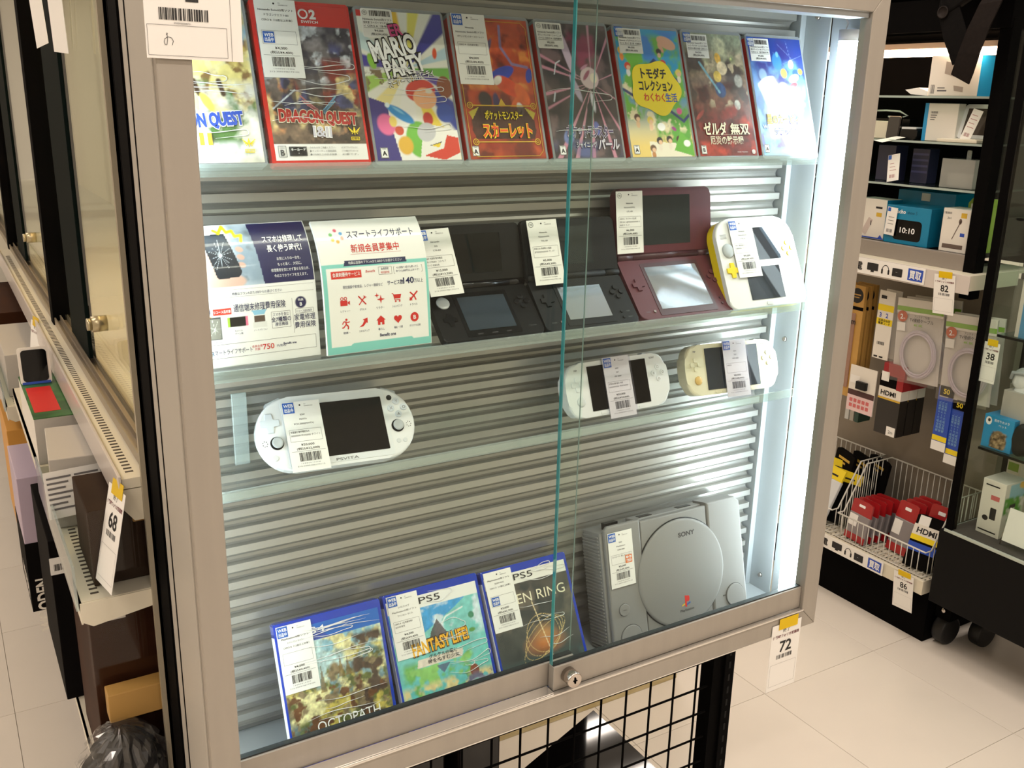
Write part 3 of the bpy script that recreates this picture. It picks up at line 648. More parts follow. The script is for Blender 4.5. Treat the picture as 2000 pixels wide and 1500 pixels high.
def cover5(t, c, ox, oz):
    c.grad('#3d353c', '#4f3f3c', 0.1, 0.9); c.blot('#241f24', 4, 3, 0.5, 0.15); c.blot('#6f5a5c', 6, 5, 0.6, 0.1); c.blot('#a0305c', 5, 8, 0.60, 0.12, 0.6, 0.95, 0.3, 0.8, 0.8)
    cx, cz = 0.68, 0.56
    for a, k in ((60, 0.5), (85, 0.5), (20, 0.45), (165, 0.7), (155, 0.5), (192, 0.7), (205, 0.35), (248, 0.9), (236, 0.8), (262, 0.8), (282, 0.7), (300, 0.5), (330, 0.5)): c.ray('#c98aa0', cx, cz, a, 2.0, k)
    c.ellipse('#cdb8cf', 0.38, 0.78, 0.035, 0.20, 14, 0.12, 0.9); c.ellipse('#b9a9c6', 0.44, 0.52, 0.03, 0.12, 20, 0.2, 0.7)
    c.ellipse('#d8bcc2', 0.66, 0.60, 0.085, 0.085, 0, 0.08); c.ellipse('#9c4a66', 0.62, 0.62, 0.06, 0.018, 50, 0.1); c.ellipse('#ecd9c8', 0.72, 0.60, 0.035, 0.04, 0, 0.1); c.ellipse('#c98aa6', 0.60, 0.68, 0.05, 0.014, 30, 0.1)
    c.ellipse('#d9d4e4', 0.66, 0.42, 0.02, 0.09, 5, 0.15, 0.9); c.ellipse('#5b62a8', 0.66, 0.22, 0.03, 0.06, 8, 0.2, 0.8); c.ellipse('#20222c', 0.60, 0.36, 0.03, 0.06, 0, 0.2)
    c.stroke('#d6dae4', [(0.16, 0.62), (0.20, 0.70), (0.26, 0.72)], 0.006, 0.8); c.stroke('#c5ccd8', [(0.10, 0.42), (0.13, 0.48)], 0.008, 0.8); c.ellipse('#6f7fb4', 0.24, 0.16, 0.05, 0.07, -30, 0.2, 0.8); c.blot('#59609a', 4, 21, 0.5, 0.2, 0.0, 0.12)
    outline(t, 'title', [('ポケットモンスター', 0.057, 0.0300, 0.0115, 0.068, 0, 0.03, 0)], -0.0011, mat('plum_ink', '#4a3a5e', 0.4), m_silver, 0.05)
    outline(t, 'subtitle', [('シャイニング', 0.049, 0.0170, 0.0058, 0.030, 0, 0.02, 0), ('パール', 0.081, 0.0150, 0.0105, 0.032, 0, 0.04, 0.1)], -0.0011, m_silver, mat('plum_dark', '#3a3050', 0.4), 0.05)
    rating(t, 0.010, 0.008)
    sticker(t, 0.0020, 0.1660, ('Nintendo Switch用ソフト', 'ポケットモンスター シャイニング', 'パール CERO A（全年齢対'), '¥2,000', '(税込¥2,200)', 5)
    creases(t, CW, CH, 15, 2, (0.2, 0.5))
def cover6(t, c, ox, oz):
    c.grad('#f0d27a', '#2f9fd0', 0.08, 0.5); c.blot('#6fb83c', 5, 3, 0.47, 0.08, 0.3, 0.95); c.blot('#5aa53a', 6, 6, 0.5, 0.06, 0, 0.35, 0.45, 1.0); c.blot('#3f86d8', 4, 9, 0.52, 0.08, 0.75, 1, 0.4, 1)
    c.poly('#f3ecd8', [(0.30, 0.0), (0.95, 0.0), (0.9, 0.10), (0.3, 0.12)]); c.blot('#f0e4c0', 9, 12, 0.62, 0.05, 0.2, 0.6)
    for (x0, z0, x1, z1) in ((0.36, 0.66, 0.56, 0.76), (0.56, 0.76, 0.9, 0.6), (0.02, 0.52, 0.26, 0.44), (0.66, 0.38, 0.9, 0.28), (0.9, 0.28, 1.0, 0.33)): c.stroke('#2c3f78', [(x0, z0), (x1, z1)], 0.014, 1.0)
    c.ellipse('#e7ae8a', 0.80, 0.90, 0.10, 0.05, -20, 0.1); c.ellipse('#e7ae8a', 0.70, 0.86, 0.05, 0.022, -60, 0.1); c.ellipse('#3a2c26', 0.66, 0.83, 0.03, 0.026); c.ellipse('#f1c9a8', 0.66, 0.80, 0.02, 0.022)
    for (x, z, hc, bc) in ((0.13, 0.70, '#d6492c', '#eeeeee'), (0.93, 0.66, '#edd468', '#f3ead0'), (0.16, 0.30, '#5a3626', '#dbb48c'), (0.36, 0.28, '#e9cf58', '#f1c9a8'), (0.46, 0.12, '#1f1a1c', '#efe3d2'), (0.62, 0.13, '#1f1a1c', '#efe3d2'), (0.78, 0.13, '#4a2c1e', '#e2d2c0'), (0.34, 0.06, '#6a4a2c', '#c98a54'), (0.70, 0.73, '#d83a2c', '#f1c46a'), (0.06, 0.82, '#f0c23a', '#e98a2c')):
        c.ellipse(bc, x, z-0.045, 0.022, 0.035, 0, 0.1); c.ellipse(hc, x, z+0.006, 0.033, 0.032, 0, 0.08); c.ellipse('#eec4a0', x+0.01, z-0.006, 0.022, 0.020, 0, 0.1)
    c.poly('#69b53c', [(0.68, 0.05), (1, 0.0), (1, 0.10), (0.82, 0.2)]); c.ellipse('#ffffff', 0.52, 0.235, 0.042, 0.035, 0, 0.06); c.ellipse('#ffffff', 0.90, 0.105, 0.038, 0.030, 0, 0.06); c.ellipse('#e85a9a', 0.85, 0.36, 0.03, 0.03); c.ellipse('#a03a8a', 0.72, 0.22, 0.03, 0.018, -30)
    an = [(0.055+0.0385*math.cos(q)*(1+0.07*math.cos(5*q+0.6)), 0.092+0.0335*math.sin(q)*(1+0.09*math.cos(5*q+0.6))) for q in [2*math.pi*i/60 for i in range(60)]]
    Ink(-0.0008).poly(an).obj('title_badge', mat('badge_yellow', '#f4dc1e', 0.4), t)
    Ink(-0.0011).text('トモダチ', 0.054, 0.1040, 0.0105, w=0.040, bold=0.03).text('コレクション', 0.055, 0.0885, 0.0105, w=0.054, bold=0.03).obj('title', m_ink, t)
    Ink(-0.0011).text('わくわく', 0.050, 0.0750, 0.0085, w=0.033, bold=0.02).obj('subtitle', m_red, t); Ink(-0.0011).text('生活', 0.077, 0.0750, 0.0085, w=0.019, bold=0.02).obj('subtitle', m_rblue, t)
    rating(t, 0.006, 0.008)
    sticker(t, 0.0075, 0.1655, ('Nintendo Switch用ソフト', 'Nintendo トモダチコレクション', 'わくわく生活 CERO'), '¥6,000', '(税込¥6,600)', 6, True, r=0.0004)
def cover7(t, c, ox, oz):
    c.grad('#7a2420', '#8d9478', 0.30, 0.98); c.blot('#c9c7a0', 5, 3, 0.55, 0.12, 0.7, 1); c.blot('#4a3a30', 6, 5, 0.52, 0.1, 0.3, 0.85); c.blot('#4a1a18', 6, 8, 0.55, 0.1, 0.1, 0.6); c.blot('#b9a88c', 10, 11, 0.64, 0.05, 0.4, 0.85, 0.3, 1)
    c.ellipse('#d8a93c', 0.55, 0.80, 0.035, 0.05, 10, 0.15); c.ellipse('#e4d2b0', 0.60, 0.72, 0.06, 0.06, -20, 0.15, 0.9); c.ellipse('#e8c654', 0.50, 0.65, 0.045, 0.05, 0, 0.15); c.ellipse('#2f4f86', 0.52, 0.54, 0.06, 0.07, 20, 0.15); c.stroke('#7fb6cc', [(0.22, 0.76), (0.50, 0.52)], 0.012, 0.95); c.ellipse('#8a9468', 0.80, 0.80, 0.05, 0.05, 0, 0.5, 0.6); c.ellipse('#d9e08a', 0.78, 0.80, 0.015, 0.015, 0, 0.5, 0.8)
    c.ellipse('#b9b6ae', 0.86, 0.62, 0.05, 0.06, 0, 0.2, 0.8); c.ellipse('#d8d8d2', 0.78, 0.42, 0.035, 0.045, 0, 0.15); c.ellipse('#a03028', 0.62, 0.36, 0.12, 0.06, 20, 0.4, 0.7); c.ellipse('#c24a3a', 0.90, 0.28, 0.09, 0.06, 0, 0.5, 0.6); c.blot('#b23a2a', 5, 14, 0.5, 0.1, 0.0, 0.12); c.ellipse('#c05044', 0.10, 0.33, 0.07, 0.02, 40, 0.2, 0.8)
    c.grain(0.5, 22, 70); c.grain(0.3, 50, 74)
    outline(t, 'title', [('ゼルダ', 0.034, 0.0330, 0.0130, 0.040, 0, 0.03, 0), ('無双', 0.077, 0.0340, 0.0115, 0.034, 0, 0.02, 0)], -0.0010, m_cream, mat('umber_ink', '#3c2018', 0.5), 0.03)
    Ink(-0.0010).text('厄災の黙示録', 0.052, 0.0205, 0.0085, w=0.058, bold=0.02).line([(0.018, 0.0325), (0.090, 0.0325)], 0.0003).obj('subtitle', m_cream, t)
    Ink(-0.0010).text('KOEI TECMO', 0.076, 0.0085, 0.0018, w=0.018).poly(ell(0.096, 0.0095, 0.0032, 0.0032, 16)).obj('publisher_mark', m_inkw, t)
    rating(t, 0.006, 0.007, 'B')
    sticker(t, 0.0075, 0.1640, ('Nintendo Switch用ソフト', 'コーエーテクモゲームス ゼルダ無双', '厄災の黙示録 CERO B'), '¥4,000', '(税込¥4,400)', 7, True, r=0.0004)
def cover8(t, c, ox, oz):
    c.grad('#7fb2e6', '#1f3f9a', 0.05, 0.85); c.blot('#2b2f8a', 5, 3, 0.52, 0.12, 0.55, 1); c.blot('#6a9fe0', 5, 5, 0.52, 0.12, 0.3, 0.8); c.blot('#9fd4f2', 6, 8, 0.58, 0.1, 0.0, 0.4)
    for q in ((0.55, 0.95, 0.85, 0.80), (0.6, 0.78, 0.98, 0.86), (0.72, 0.98, 0.80, 0.72), (0.45, 0.88, 0.68, 0.70)): c.stroke('#8fa6dc', [(q[0], q[1]), (q[2], q[3])], 0.002, 0.7)
    c.ellipse('#3f8fd8', 0.50, 0.80, 0.06, 0.08, 0, 0.15, 0.8); c.ellipse('#7fc8f0', 0.52, 0.86, 0.02, 0.03, 0, 0.2, 0.7); c.ellipse('#d9d2c2', 0.76, 0.78, 0.035, 0.045, -20, 0.15); c.ellipse('#e2ac4a', 0.60, 0.70, 0.04, 0.045, 0, 0.1); c.ellipse('#2f62c8', 0.84, 0.70, 0.05, 0.04, -20, 0.1); c.ellipse('#e6c24a', 0.92, 0.72, 0.03, 0.03); c.ellipse('#f0f0ee', 0.78, 0.66, 0.07, 0.035, 20, 0.15)
    c.ellipse('#d84a52', 0.76, 0.60, 0.05, 0.025, 20, 0.1); c.ellipse('#8fb0dc', 0.20, 0.68, 0.05, 0.06, 0, 0.2, 0.8); c.ellipse('#e8b45c', 0.32, 0.44, 0.05, 0.06, -20, 0.15, 0.9); c.ellipse('#3f62b8', 0.34, 0.52, 0.05, 0.03, 20, 0.15, 0.9); c.ellipse('#e486c4', 0.46, 0.46, 0.05, 0.045, 0, 0.2, 0.8); c.ellipse('#f2f4fa', 0.55, 0.58, 0.06, 0.05, 0, 0.4, 0.9); c.blot('#f6f8ff', 3, 31, 0.55, 0.2, 0.15, 0.6, k=0.8); c.blot('#7a6ac0', 6, 22, 0.55, 0.1, 0.05, 0.3)  # soft white blot paints the glare into the cover colours
    outline(t, 'title', [('星のカービィ', 0.047, 0.0480, 0.0105, 0.062, 0, 0.03, 0)], -0.0010, mat('apricot_ink', '#f3b64a', 0.4), m_inkw, 0.05)
    outline(t, 'subtitle', [('デラックス', 0.052, 0.0330, 0.0078, 0.048, 0, 0.03, 0.1)], -0.0010, mat('violet_ink', '#6d6bd0', 0.4), m_inkw, 0.05)
    Ink(-0.0010).text('Wii', 0.014, 0.040, 0.0060, bold=0.02).obj('subtitle', m_inkw, t)
    rating(t, 0.005, 0.008)
    sticker(t, 0.0055, 0.1640, ('Nintendo Switch用ソフト', '星のカービィ Wii デラックス', 'CERO A（全年齢対象）'), '¥4,000', '(税込¥4,400)', 8, True, r=0.0004)
CASES = [(-0.0185, cover1, 'game case with pale forest art and a blue title, half hidden behind the left stile'),
         (0.0915, cover2, 'red game case with a red top band and crimson winged title'),
         (0.2015, cover3, 'game case with multicoloured party rays and bubbly white lettering'),
         (0.3125, cover4, 'game case with orange-red art and a gold framed brown title plaque'),
         (0.4250, cover5, 'dark game case with pink light rays and a silver title'),
         (0.5380, cover6, 'game case with a bright yellow cloud-shaped title badge over green'),
         (0.6465, cover7, 'dark red and olive game case with cream title, second from the light tube'),
         (0.7590, cover8, 'blue game case with apricot title beside the glowing light tube')]
CM = []
for i, (x, fn, lab) in enumerate(CASES):
    t = switch_case(i+1, x, lab, fn, red=(i == 1)); CM.append(t.matrix_world.copy())
price_tag(CM[1], 0.0045, 0.1700, 'white price tag of ¥4,000 on the red game case with the winged title', ('Nintendo Switch2用ソフト', 'ドラゴンクエストI&II', 'CERO B（12歳以上対象）'), '¥4,000', '(税込¥4,400)', 2, 0, 'mid')
price_tag(CM[3], 0.0040, 0.1690, 'white price tag of ¥4,000 on the orange-red game case with the gold plaque', ('Nintendo', 'Nintendo Switch用ソフト', 'ポケットモンスター スカーレット'), '¥4,000', '(税込¥4,400)', 4, 0, 'tl', ('CERO A（全年齢対象）',))

# flat boxes for disc games on the cabinet floor
def disc_case(x, y, lean, label, painter):
    t = thing('game_case', label, 'game case', (x, y, 0.8135), 'disc game cases on the cabinet floor', lean=lean)
    B().rrect(0, 0.135, 0, 0.171, 0.0025, 0, 0.0135, bev=0.0012).obj('case', m_bluecase, t)
    B().box(-0.0004, 0.0, 0.0015, 0.0120, 0.004, 0.155).obj('spine_print', m_inkw, t)
    c = Canvas(0.1285, 0.158, '#ffffff'); painter(t, c); c.obj('cover', 0.0025, 0.003, m_cover, t)
    B().quad((0.001, -0.0011, 0.001), (0.134, -0.0011, 0.001), (0.134, -0.0011, 0.170), (0.001, -0.0011, 0.170)).obj('clear_film', m_film, t)
    return t.matrix_world.copy()
def cover9(t, c):
    c.grad('#4a4a3a', '#8fbfd0', 0.1, 0.85); c.blot('#c9b95c', 6, 3, 0.48, 0.1, 0.1, 0.75); c.blot('#5f6a34', 9, 5, 0.55, 0.06, 0.05, 0.7); c.blot('#e9e2a8', 8, 8, 0.58, 0.08, 0.3, 0.9); c.blot('#4a3a30', 7, 11, 0.56, 0.08, 0.1, 0.85, 0.65, 1); c.blot('#8a7a5c', 12, 14, 0.6, 0.06, 0.1, 0.8); c.blot('#b8d8dc', 5, 17, 0.52, 0.12, 0.55, 0.9, 0, 0.6)
    c.blot('#6a4426', 12, 19, 0.62, 0.05, 0.2, 0.6); c.poly('#2f2c34', [(0.07, 0.0), (0.28, 0.0), (0.22, 0.18), (0.15, 0.24), (0.09, 0.16)], 0.8); c.blot('#2c2c38', 5, 23, 0.45, 0.1, 0.0, 0.14, 0, 0.45)
    for x, z, h in ((0.36, 0.62, 0.14), (0.55, 0.66, 0.1), (0.62, 0.64, 0.08)): c.poly('#7a6434', [(x-0.03, z-h), (x+0.03, z-h), (x, z+0.06)], 0.8)
    c.grain(0.55, 26, 40); c.grain(0.35, 60, 44)
    c.rect('#1466c4', 0, 1, 0.88, 1); c.poly('#3f3a9a', [(0, 0.88), (0.5, 0.88), (0.3, 1), (0, 1)], 0.6)
    Ink(-0.0010).text('PS4', 0.046, 0.1495, 0.0085, w=0.030).obj('logo', m_inkw, t)
    Ink(-0.0010).text('OCTOPATH', 0.074, 0.0345, 0.0125, w=0.080).text('TRAVELER', 0.076, 0.0180, 0.0080, w=0.060).obj('title', m_inkw, t)
    creases(t, 0.135, 0.171, 21, 17, (0.15, 0.95))
def cover10(t, c):
    c.grad('#4cbcc0', '#7fd0cc', 0.0, 0.6); c.blot('#6fb85c', 5, 3, 0.50, 0.06, 0.12, 0.48, 0.05, 0.8); c.blot('#8fce70', 7, 5, 0.58, 0.06, 0.15, 0.45, 0, 0.8); c.blot('#e6d59a', 5, 9, 0.58, 0.05, 0.1, 0.3); c.blot('#6fd2c8', 6, 12, 0.56, 0.08, 0.3, 0.8, 0.5, 1)
    c.poly('#3fa2e2', [(0, 0.66), (0.35, 0.70), (0.7, 0.83), (0.85, 0.90), (0, 0.90)]); c.blot('#d9ecf6', 7, 15, 0.6, 0.08, 0.6, 0.9); c.stroke('#eaf4f4', [(0.4, 0.6), (0.6, 0.78), (0.8, 0.82)], 0.008, 0.7); c.ellipse('#5a9a4a', 0.86, 0.62, 0.035, 0.02); c.ellipse('#3f8a6a', 0.88, 0.74, 0.03, 0.03, 0, 0.2); c.ellipse('#8a4a32', 0.80, 0.30, 0.045, 0.055, 0, 0.15); c.blot('#6a6a86', 14, 18, 0.54, 0.05, 0.05, 0.28, 0.45, 1); c.blot('#c9cad8', 12, 20, 0.58, 0.05, 0.03, 0.22, 0.4, 1); c.stroke('#3a4a78', [(0.5, 0.03), (0.62, 0.12)], 0.012, 0.8)
    c.poly('#4a4a78', [(0.40, 0.42), (0.56, 0.42), (0.47, 0.35)], 0.8); c.poly('#e9ded0', [(0.20, 0.44), (0.70, 0.44), (0.72, 0.50), (0.22, 0.50)]); c.poly('#4a3a40', [(0.35, 0.58), (0.62, 0.60), (0.5, 0.78), (0.42, 0.70)], 0.9)
    c.grain(0.22, 30, 80)
    c.rect('#f4f5f2', 0, 1, 0.90, 1)
    Ink(-0.0010).text('PS5', 0.062, 0.1500, 0.0085, w=0.030).obj('logo', m_ink, t)
    outline(t, 'title', [('FANTASY LIFE!', 0.066, 0.0900, 0.0155, 0.082, 3, 0.03, 0)], -0.0012, mat('amber_ink', '#f0b52a', 0.4), mat('brown_ink', '#4a2e18', 0.5), 0.06)
    Ink(-0.0012).text('グルグルの竜と', 0.066, 0.0805, 0.0042, w=0.040, bold=0.01).text('時をぬすむ少女', 0.066, 0.0745, 0.0042, w=0.044, bold=0.01).obj('subtitle', m_ink, t)
    creases(t, 0.135, 0.171, 22, 9, (0.25, 0.9), (0.35, 0.97))
def cover11(t, c):
    c.grad('#3d4a4a', '#4e4a44', 0.1, 0.9); c.blot('#2c3436', 4, 3, 0.5, 0.15); c.blot('#6a6258', 5, 5, 0.6, 0.12, 0.5, 0.9); c.ellipse('#c9783a', 0.56, 0.36, 0.24, 0.12, 0, 0.8, 0.9); c.ellipse('#d9a060', 0.58, 0.44, 0.14, 0.10, 0, 0.8, 0.6); c.blot('#3f5656', 5, 9, 0.5, 0.15, 0.0, 0.25)
    for q in range(4):
        pts = [(0.56+(0.20+0.03*q)*math.cos(a)*1.0, 0.44+0.16*math.sin(a+0.3*q)-0.02*q) for a in [2*math.pi*i/40 for i in range(41)]]; c.stroke('#e7c987', pts, 0.0026, 0.55)
    c.stroke('#f2ddb0', [(0.50, 0.72), (0.62, 0.22)], 0.005, 0.9); c.ellipse('#24282c', 0.60, 0.06, 0.05, 0.03, 10, 0.3, 0.8)
    c.rect('#f1f0ea', 0, 1, 0.90, 1)
    Ink(-0.0010).text('PS5', 0.062, 0.1500, 0.0085, w=0.030).obj('logo', m_ink, t)
    Ink(-0.0010).text('ELDEN RING', 0.066, 0.1180, 0.0135, w=0.112).obj('title', m_cream, t)
    creases(t, 0.135, 0.171, 23, 9, (0.25, 0.95), (0.3, 0.97))
D1 = disc_case(0.0760, 0.0517, 21.0, 'blue disc game case with forest landscape art, leftmost on the cabinet floor', cover9)
D2 = disc_case(0.2205, 0.0500, 26.5, 'blue disc game case with a turquoise sea map, in the middle of three', cover10)
D3 = disc_case(0.3615, 0.0455, 28.0, 'blue disc game case with dark art and a glowing golden ring', cover11)
price_tag(D1, 0.0025, 0.1675, 'white price tag of ¥4,000 on the disc case with the forest landscape', ('PlayStation4用ソフト', 'オクトパストラベラー', 'CERO B（12歳以上対象）'), '¥4,000', '(税込¥4,400)', 9, 0)
price_tag(D2, 0.0040, 0.1680, 'white price tag of ¥4,000 on the disc case with the sea map', ('レベルファイブ', 'PlayStation5用ソフト', 'ファンタジーライフi'), '¥4,000', '(税込¥4,400)', 10, 0, 'tl', ('CERO A（全年齢対象）', '2025年発売'))
price_tag(D3, 0.0030, 0.1685, 'white price tag of ¥2,000 on the disc case with the golden ring', ('PlayStation5用ソフト', 'ELDEN RING', 'CERO D（17歳以上対象）'), '¥2,000', '(税込¥2,200)', 11, 0, 'mid')
# ================================================================ handheld consoles
m_screen = mat('dark_screen', '#07080b', 0.05, coat=0.0, spec=0.35)
m_white = mat('white_plastic', '#eef0f1', 0.25, coat=0.5)
m_offw = mat('pale_grey_plastic', '#d8dcde', 0.35)
m_midg = mat('grey_rubber', '#b4babd', 0.5)
m_blk = mat('black_plastic', '#0e0f10', 0.3, spec=0.3)
m_blk2 = mat('black_matte_plastic', '#15181a', 0.5, spec=0.25)
m_bur = mat('burgundy_plastic', '#5b2a34', 0.42, spec=0.4)
m_burd = mat('burgundy_dark', '#43202a', 0.4)
m_cryst = mat('pearl_plastic', '#e9e3c8', 0.2, coat=0.8)
m_nub = mat('amber_nub', '#d9b46c', 0.4)
m_yellow = mat('yellow_plastic', '#f3d61c', 0.3, coat=0.4)
m_lcd = mat('screen_reflection_silver', '#c2c8d2', 0.07, metal=0.75)  # silver imitates the bright surroundings mirrored in the dark lower screens
m_lcdd = mat('grey_screen', '#49535c', 0.06, metal=0.55)
def cross(cx, cz, a, b):
    return [(cx-b, cz-a), (cx+b, cz-a), (cx+b, cz-b), (cx+a, cz-b), (cx+a, cz+b), (cx+b, cz+b), (cx+b, cz+a), (cx-b, cz+a), (cx-b, cz+b), (cx-a, cz+b), (cx-a, cz-b), (cx-b, cz-b)]
def buttons(t, cx, cz, d, r, m, h=0.0016, y=0.0, pm=None, marks=None):
    for k, (dx, dz) in enumerate(((d, 0), (-d, 0), (0, d), (0, -d))):
        o = B().cyl((cx+dx, y, cz+dz), (0, -1, 0), r, h, 18, bev=0.0004).obj('button', m, t)
        if pm: Ink(y-h-0.0002).text(marks[k], cx+dx, cz+dz-r*0.45, r*0.9).obj('button_print', pm, o)
def dots(t, pts, r, m, nm='speaker_holes', y=-0.0003):
    k = Ink(y)
    for x, z in pts: k.poly(ell(x, z, r, r, 8))
    o = k.obj(nm, m, t); o['kind'] = 'stuff'
def stick(t, cx, cz, r, m_ring, m_cap2, y=0.0):
    B().cyl((cx, y, cz), (0, -1, 0), r*1.22, 0.0006, 24).obj('stick_well', m_ring, t)
    B().lathe([(r*0.7, 0), (r*0.72, 0.0022), (r, 0.0030), (r, 0.0042), (r*0.9, 0.0050), (r*0.62, 0.0046), (0.0001, 0.0043)], (cx, y, cz), (0, -1, 0), 24).obj('thumb_stick', m_cap2, t)

# ---- wide white handheld with two sticks
def base_of(c, lean, h2): return (c[0], c[1]-math.sin(math.radians(lean))*h2, c[2]-math.cos(math.radians(lean))*h2)
VL = 35
t = thing('handheld_console', 'wide white handheld with a black screen and two small sticks, alone at left', 'handheld', base_of((0.1548, 0.0917, 1.2125), VL, 0.0425), 'handhelds in the cabinet', yaw=-3.0, lean=VL, roll=-1.2)
VM = t.matrix_world.copy(); W2, H = 0.0918, 0.085
def sup(cx, cz, a, b, e, n=56): return [(cx+a*abs(math.cos(q))**(2/e)*math.copysign(1, math.cos(q)), cz+b*abs(math.sin(q))**(2/e)*math.copysign(1, math.sin(q))) for q in [2*math.pi*i/n for i in range(n)]]
def vout(w, h, r):
    pts = []
    for cx, s0 in ((w-r, -90), (-(w-r), 90)):
        for i in range(17):
            a = math.radians(s0+180*i/16); pts.append((cx+r*math.cos(a)*1.0, h/2+(h/2)*math.sin(a)))
    return pts
B().prism(vout(W2, H, 0.0395), 0.0, 0.0150, bev=0.0030, seg=3).obj('body', m_white, t, smooth=False)
B().prism(rr(-0.0605, 0.0605, 0.0035, 0.0815, 0.003), -0.0005, 0.0).obj('front_panel', mat('white_panel', '#e4e8ea', 0.3, coat=0.6), t)
B().rrect(-0.0554, 0.0554, 0.0110, 0.0740, 0.001, -0.0009, -0.0004).obj('screen', m_screen, t)
B().prism(cross(-0.0755, 0.0560, 0.0110, 0.0036), -0.0018, 0.0, bev=0.0006).obj('direction_pad', mat('clear_grey_plastic', '#d5dce4', 0.3, coat=0.6), t)
buttons(t, 0.0735, 0.0585, 0.0078, 0.0040, mat('clear_grey_plastic'), pm=m_inkg, marks='OXYA')
stick(t, -0.0705, 0.0330, 0.0062, m_blk, m_midg); stick(t, 0.0700, 0.0370, 0.0062, m_blk, m_midg)
B().cyl((0.0660, 0, 0.0715), (0, -1, 0), 0.0032, 0.0006, 18).obj('camera_lens', m_blk, t)
for x, z in ((0.0675, 0.0190), (0.0755, 0.0190)): B().cyl((x, 0, z), (0, -1, 0), 0.0026, 0.0010, 16, bev=0.0003).obj('button', m_offw, t)
B().cyl((-0.0750, 0, 0.0165), (0, -1, 0), 0.0034, 0.0010, 18, bev=0.0003).obj('button', m_offw, t)
for cx, cz in ((-0.0835, 0.0335), (0.0835, 0.0375)): dots(t, [(cx+0.0026*math.cos(a), cz+0.0030*math.sin(a)) for a in [math.pi*2*i/7 for i in range(7)]], 0.00055, m_ink)
for s in (-1, 1): B().prism([(s*0.054, 0.0800), (s*0.060, 0.0862), (s*0.076, 0.0800), (s*0.0765, 0.0760)][::s], 0.0030, 0.0120, bev=0.0008).obj('shoulder_button', m_midg, t)
Ink(-0.0010).text('PSVITA', 0.004, 0.0048, 0.0032, w=0.026).obj('logo', m_inkg, t)
price_tag(VM, -0.0605, 0.0765, 'white price tag of ¥20,000 on the lone wide white handheld at left', ('SONY', 'PSVITA', 'PCH-2000(PSVITA)'), '¥20,000', '(税込¥22,000)', 12, 0, 'tl', ('充電器付 動作確認済み', '00000000 PCH2000 ホワイト'), lift=0.0062)

# ---- two wide handhelds on the right of the third shelf
def psp(c, lean, yaw, roll, body, lab, nubm, scr, M_=None):
    t = thing('handheld_console', lab, 'handheld', base_of(c, lean, 0.0357), 'handhelds in the cabinet', yaw=yaw, lean=lean, roll=roll)
    h = 0.0714; pts = []
    for cx, s0 in ((0.060, -90), (-0.060, 90)):
        for i in range(15):
            a = math.radians(s0+180*i/14); pts.append((cx + math.copysign(0.0247*abs(math.cos(a))**0.62, cx), h/2+h/2*math.copysign(abs(math.sin(a))**0.9, math.sin(a))))
    B().prism(pts, 0.0, 0.0180, bev=0.0040, seg=3).obj('body', body, t)
    B().rrect(-0.0480, 0.0480, 0.0070, 0.0655, 0.0005, -0.0008, 0.0).obj('screen', scr, t)
    for dx, dz in ((0.0062, 0), (-0.0062, 0), (0, 0.0062), (0, -0.0062)):
        B().rrect(-0.0665+dx-0.0030, -0.0665+dx+0.0030, 0.0440+dz-0.0030, 0.0440+dz+0.0030, 0.0014, -0.0016, 0.0, bev=0.0004).obj('direction_button', body, t)
    buttons(t, 0.0665, 0.0440, 0.0078, 0.0036, body, pm=m_inkg, marks='OX□△')
    B().lathe([(0.0062, 0), (0.0062, 0.0012), (0.0052, 0.0020), (0.0001, 0.0016)], (-0.0640, 0, 0.0215), (0, -1, 0), 20).obj('analogue_nub', nubm, t)
    b = Ink(-0.0004)
    for i in range(6): B().rrect(-0.036+i*0.0125, -0.028+i*0.0125, 0.0018, 0.0045, 0.0012, -0.0010, 0.0).obj('bottom_button', body, t)
    for s in (-1, 1): B().prism([(s*0.046, 0.0700), (s*0.050, 0.0735), (s*0.070, 0.0690), (s*0.074, 0.0640)][::s], 0.0050, 0.0150, bev=0.0008).obj('shoulder_button', mat('clear_grey_plastic'), t)
    Ink(-0.0004).text('SONY', 0.060, 0.0640, 0.0024, bold=0.02).text('PSP', -0.066, 0.0610, 0.0024, bold=0.02).obj('logo', m_inkg, t)
    return t.matrix_world.copy()
Q1 = psp((0.5466, 0.0854, 1.2125), 20, 0.5, 0, mat('glossy_white_plastic', '#eceef2', 0.08, coat=1.0), 'glossy white wide handheld on the third shelf beside the glass door edge', m_offw, m_screen)
Q2 = psp((0.7452, 0.0841, 1.2128), 19, -2.0, -1.5, m_cryst, 'pearl white wide handheld with amber nub, rightmost on the third shelf', m_nub, mat('mirror_screen', '#3d4652', 0.05, metal=0.5, coat=1.0))
price_tag(Q1, -0.0235, 0.0735, 'white price tag of ¥30,000 in a clear sleeve on the glossy white handheld', ('SONY', 'PSP', 'PSP-3000'), '¥30,000', '(税込¥33,000)', 13, 0, 'tl', ('充電台付属 電池1 本体', '00000000 PSP3000'), lift=0.0030, sleeve=True)
price_tag(Q2, -0.0180, 0.0735, 'white price tag in a clear sleeve on the pearl handheld with the amber nub', ('SONY', 'PSP', 'PSP-2000'), '¥8,000', '(税込¥8,800)', 14, 0, 'tl', ('本体のみ',), lift=0.0040, sleeve=True)

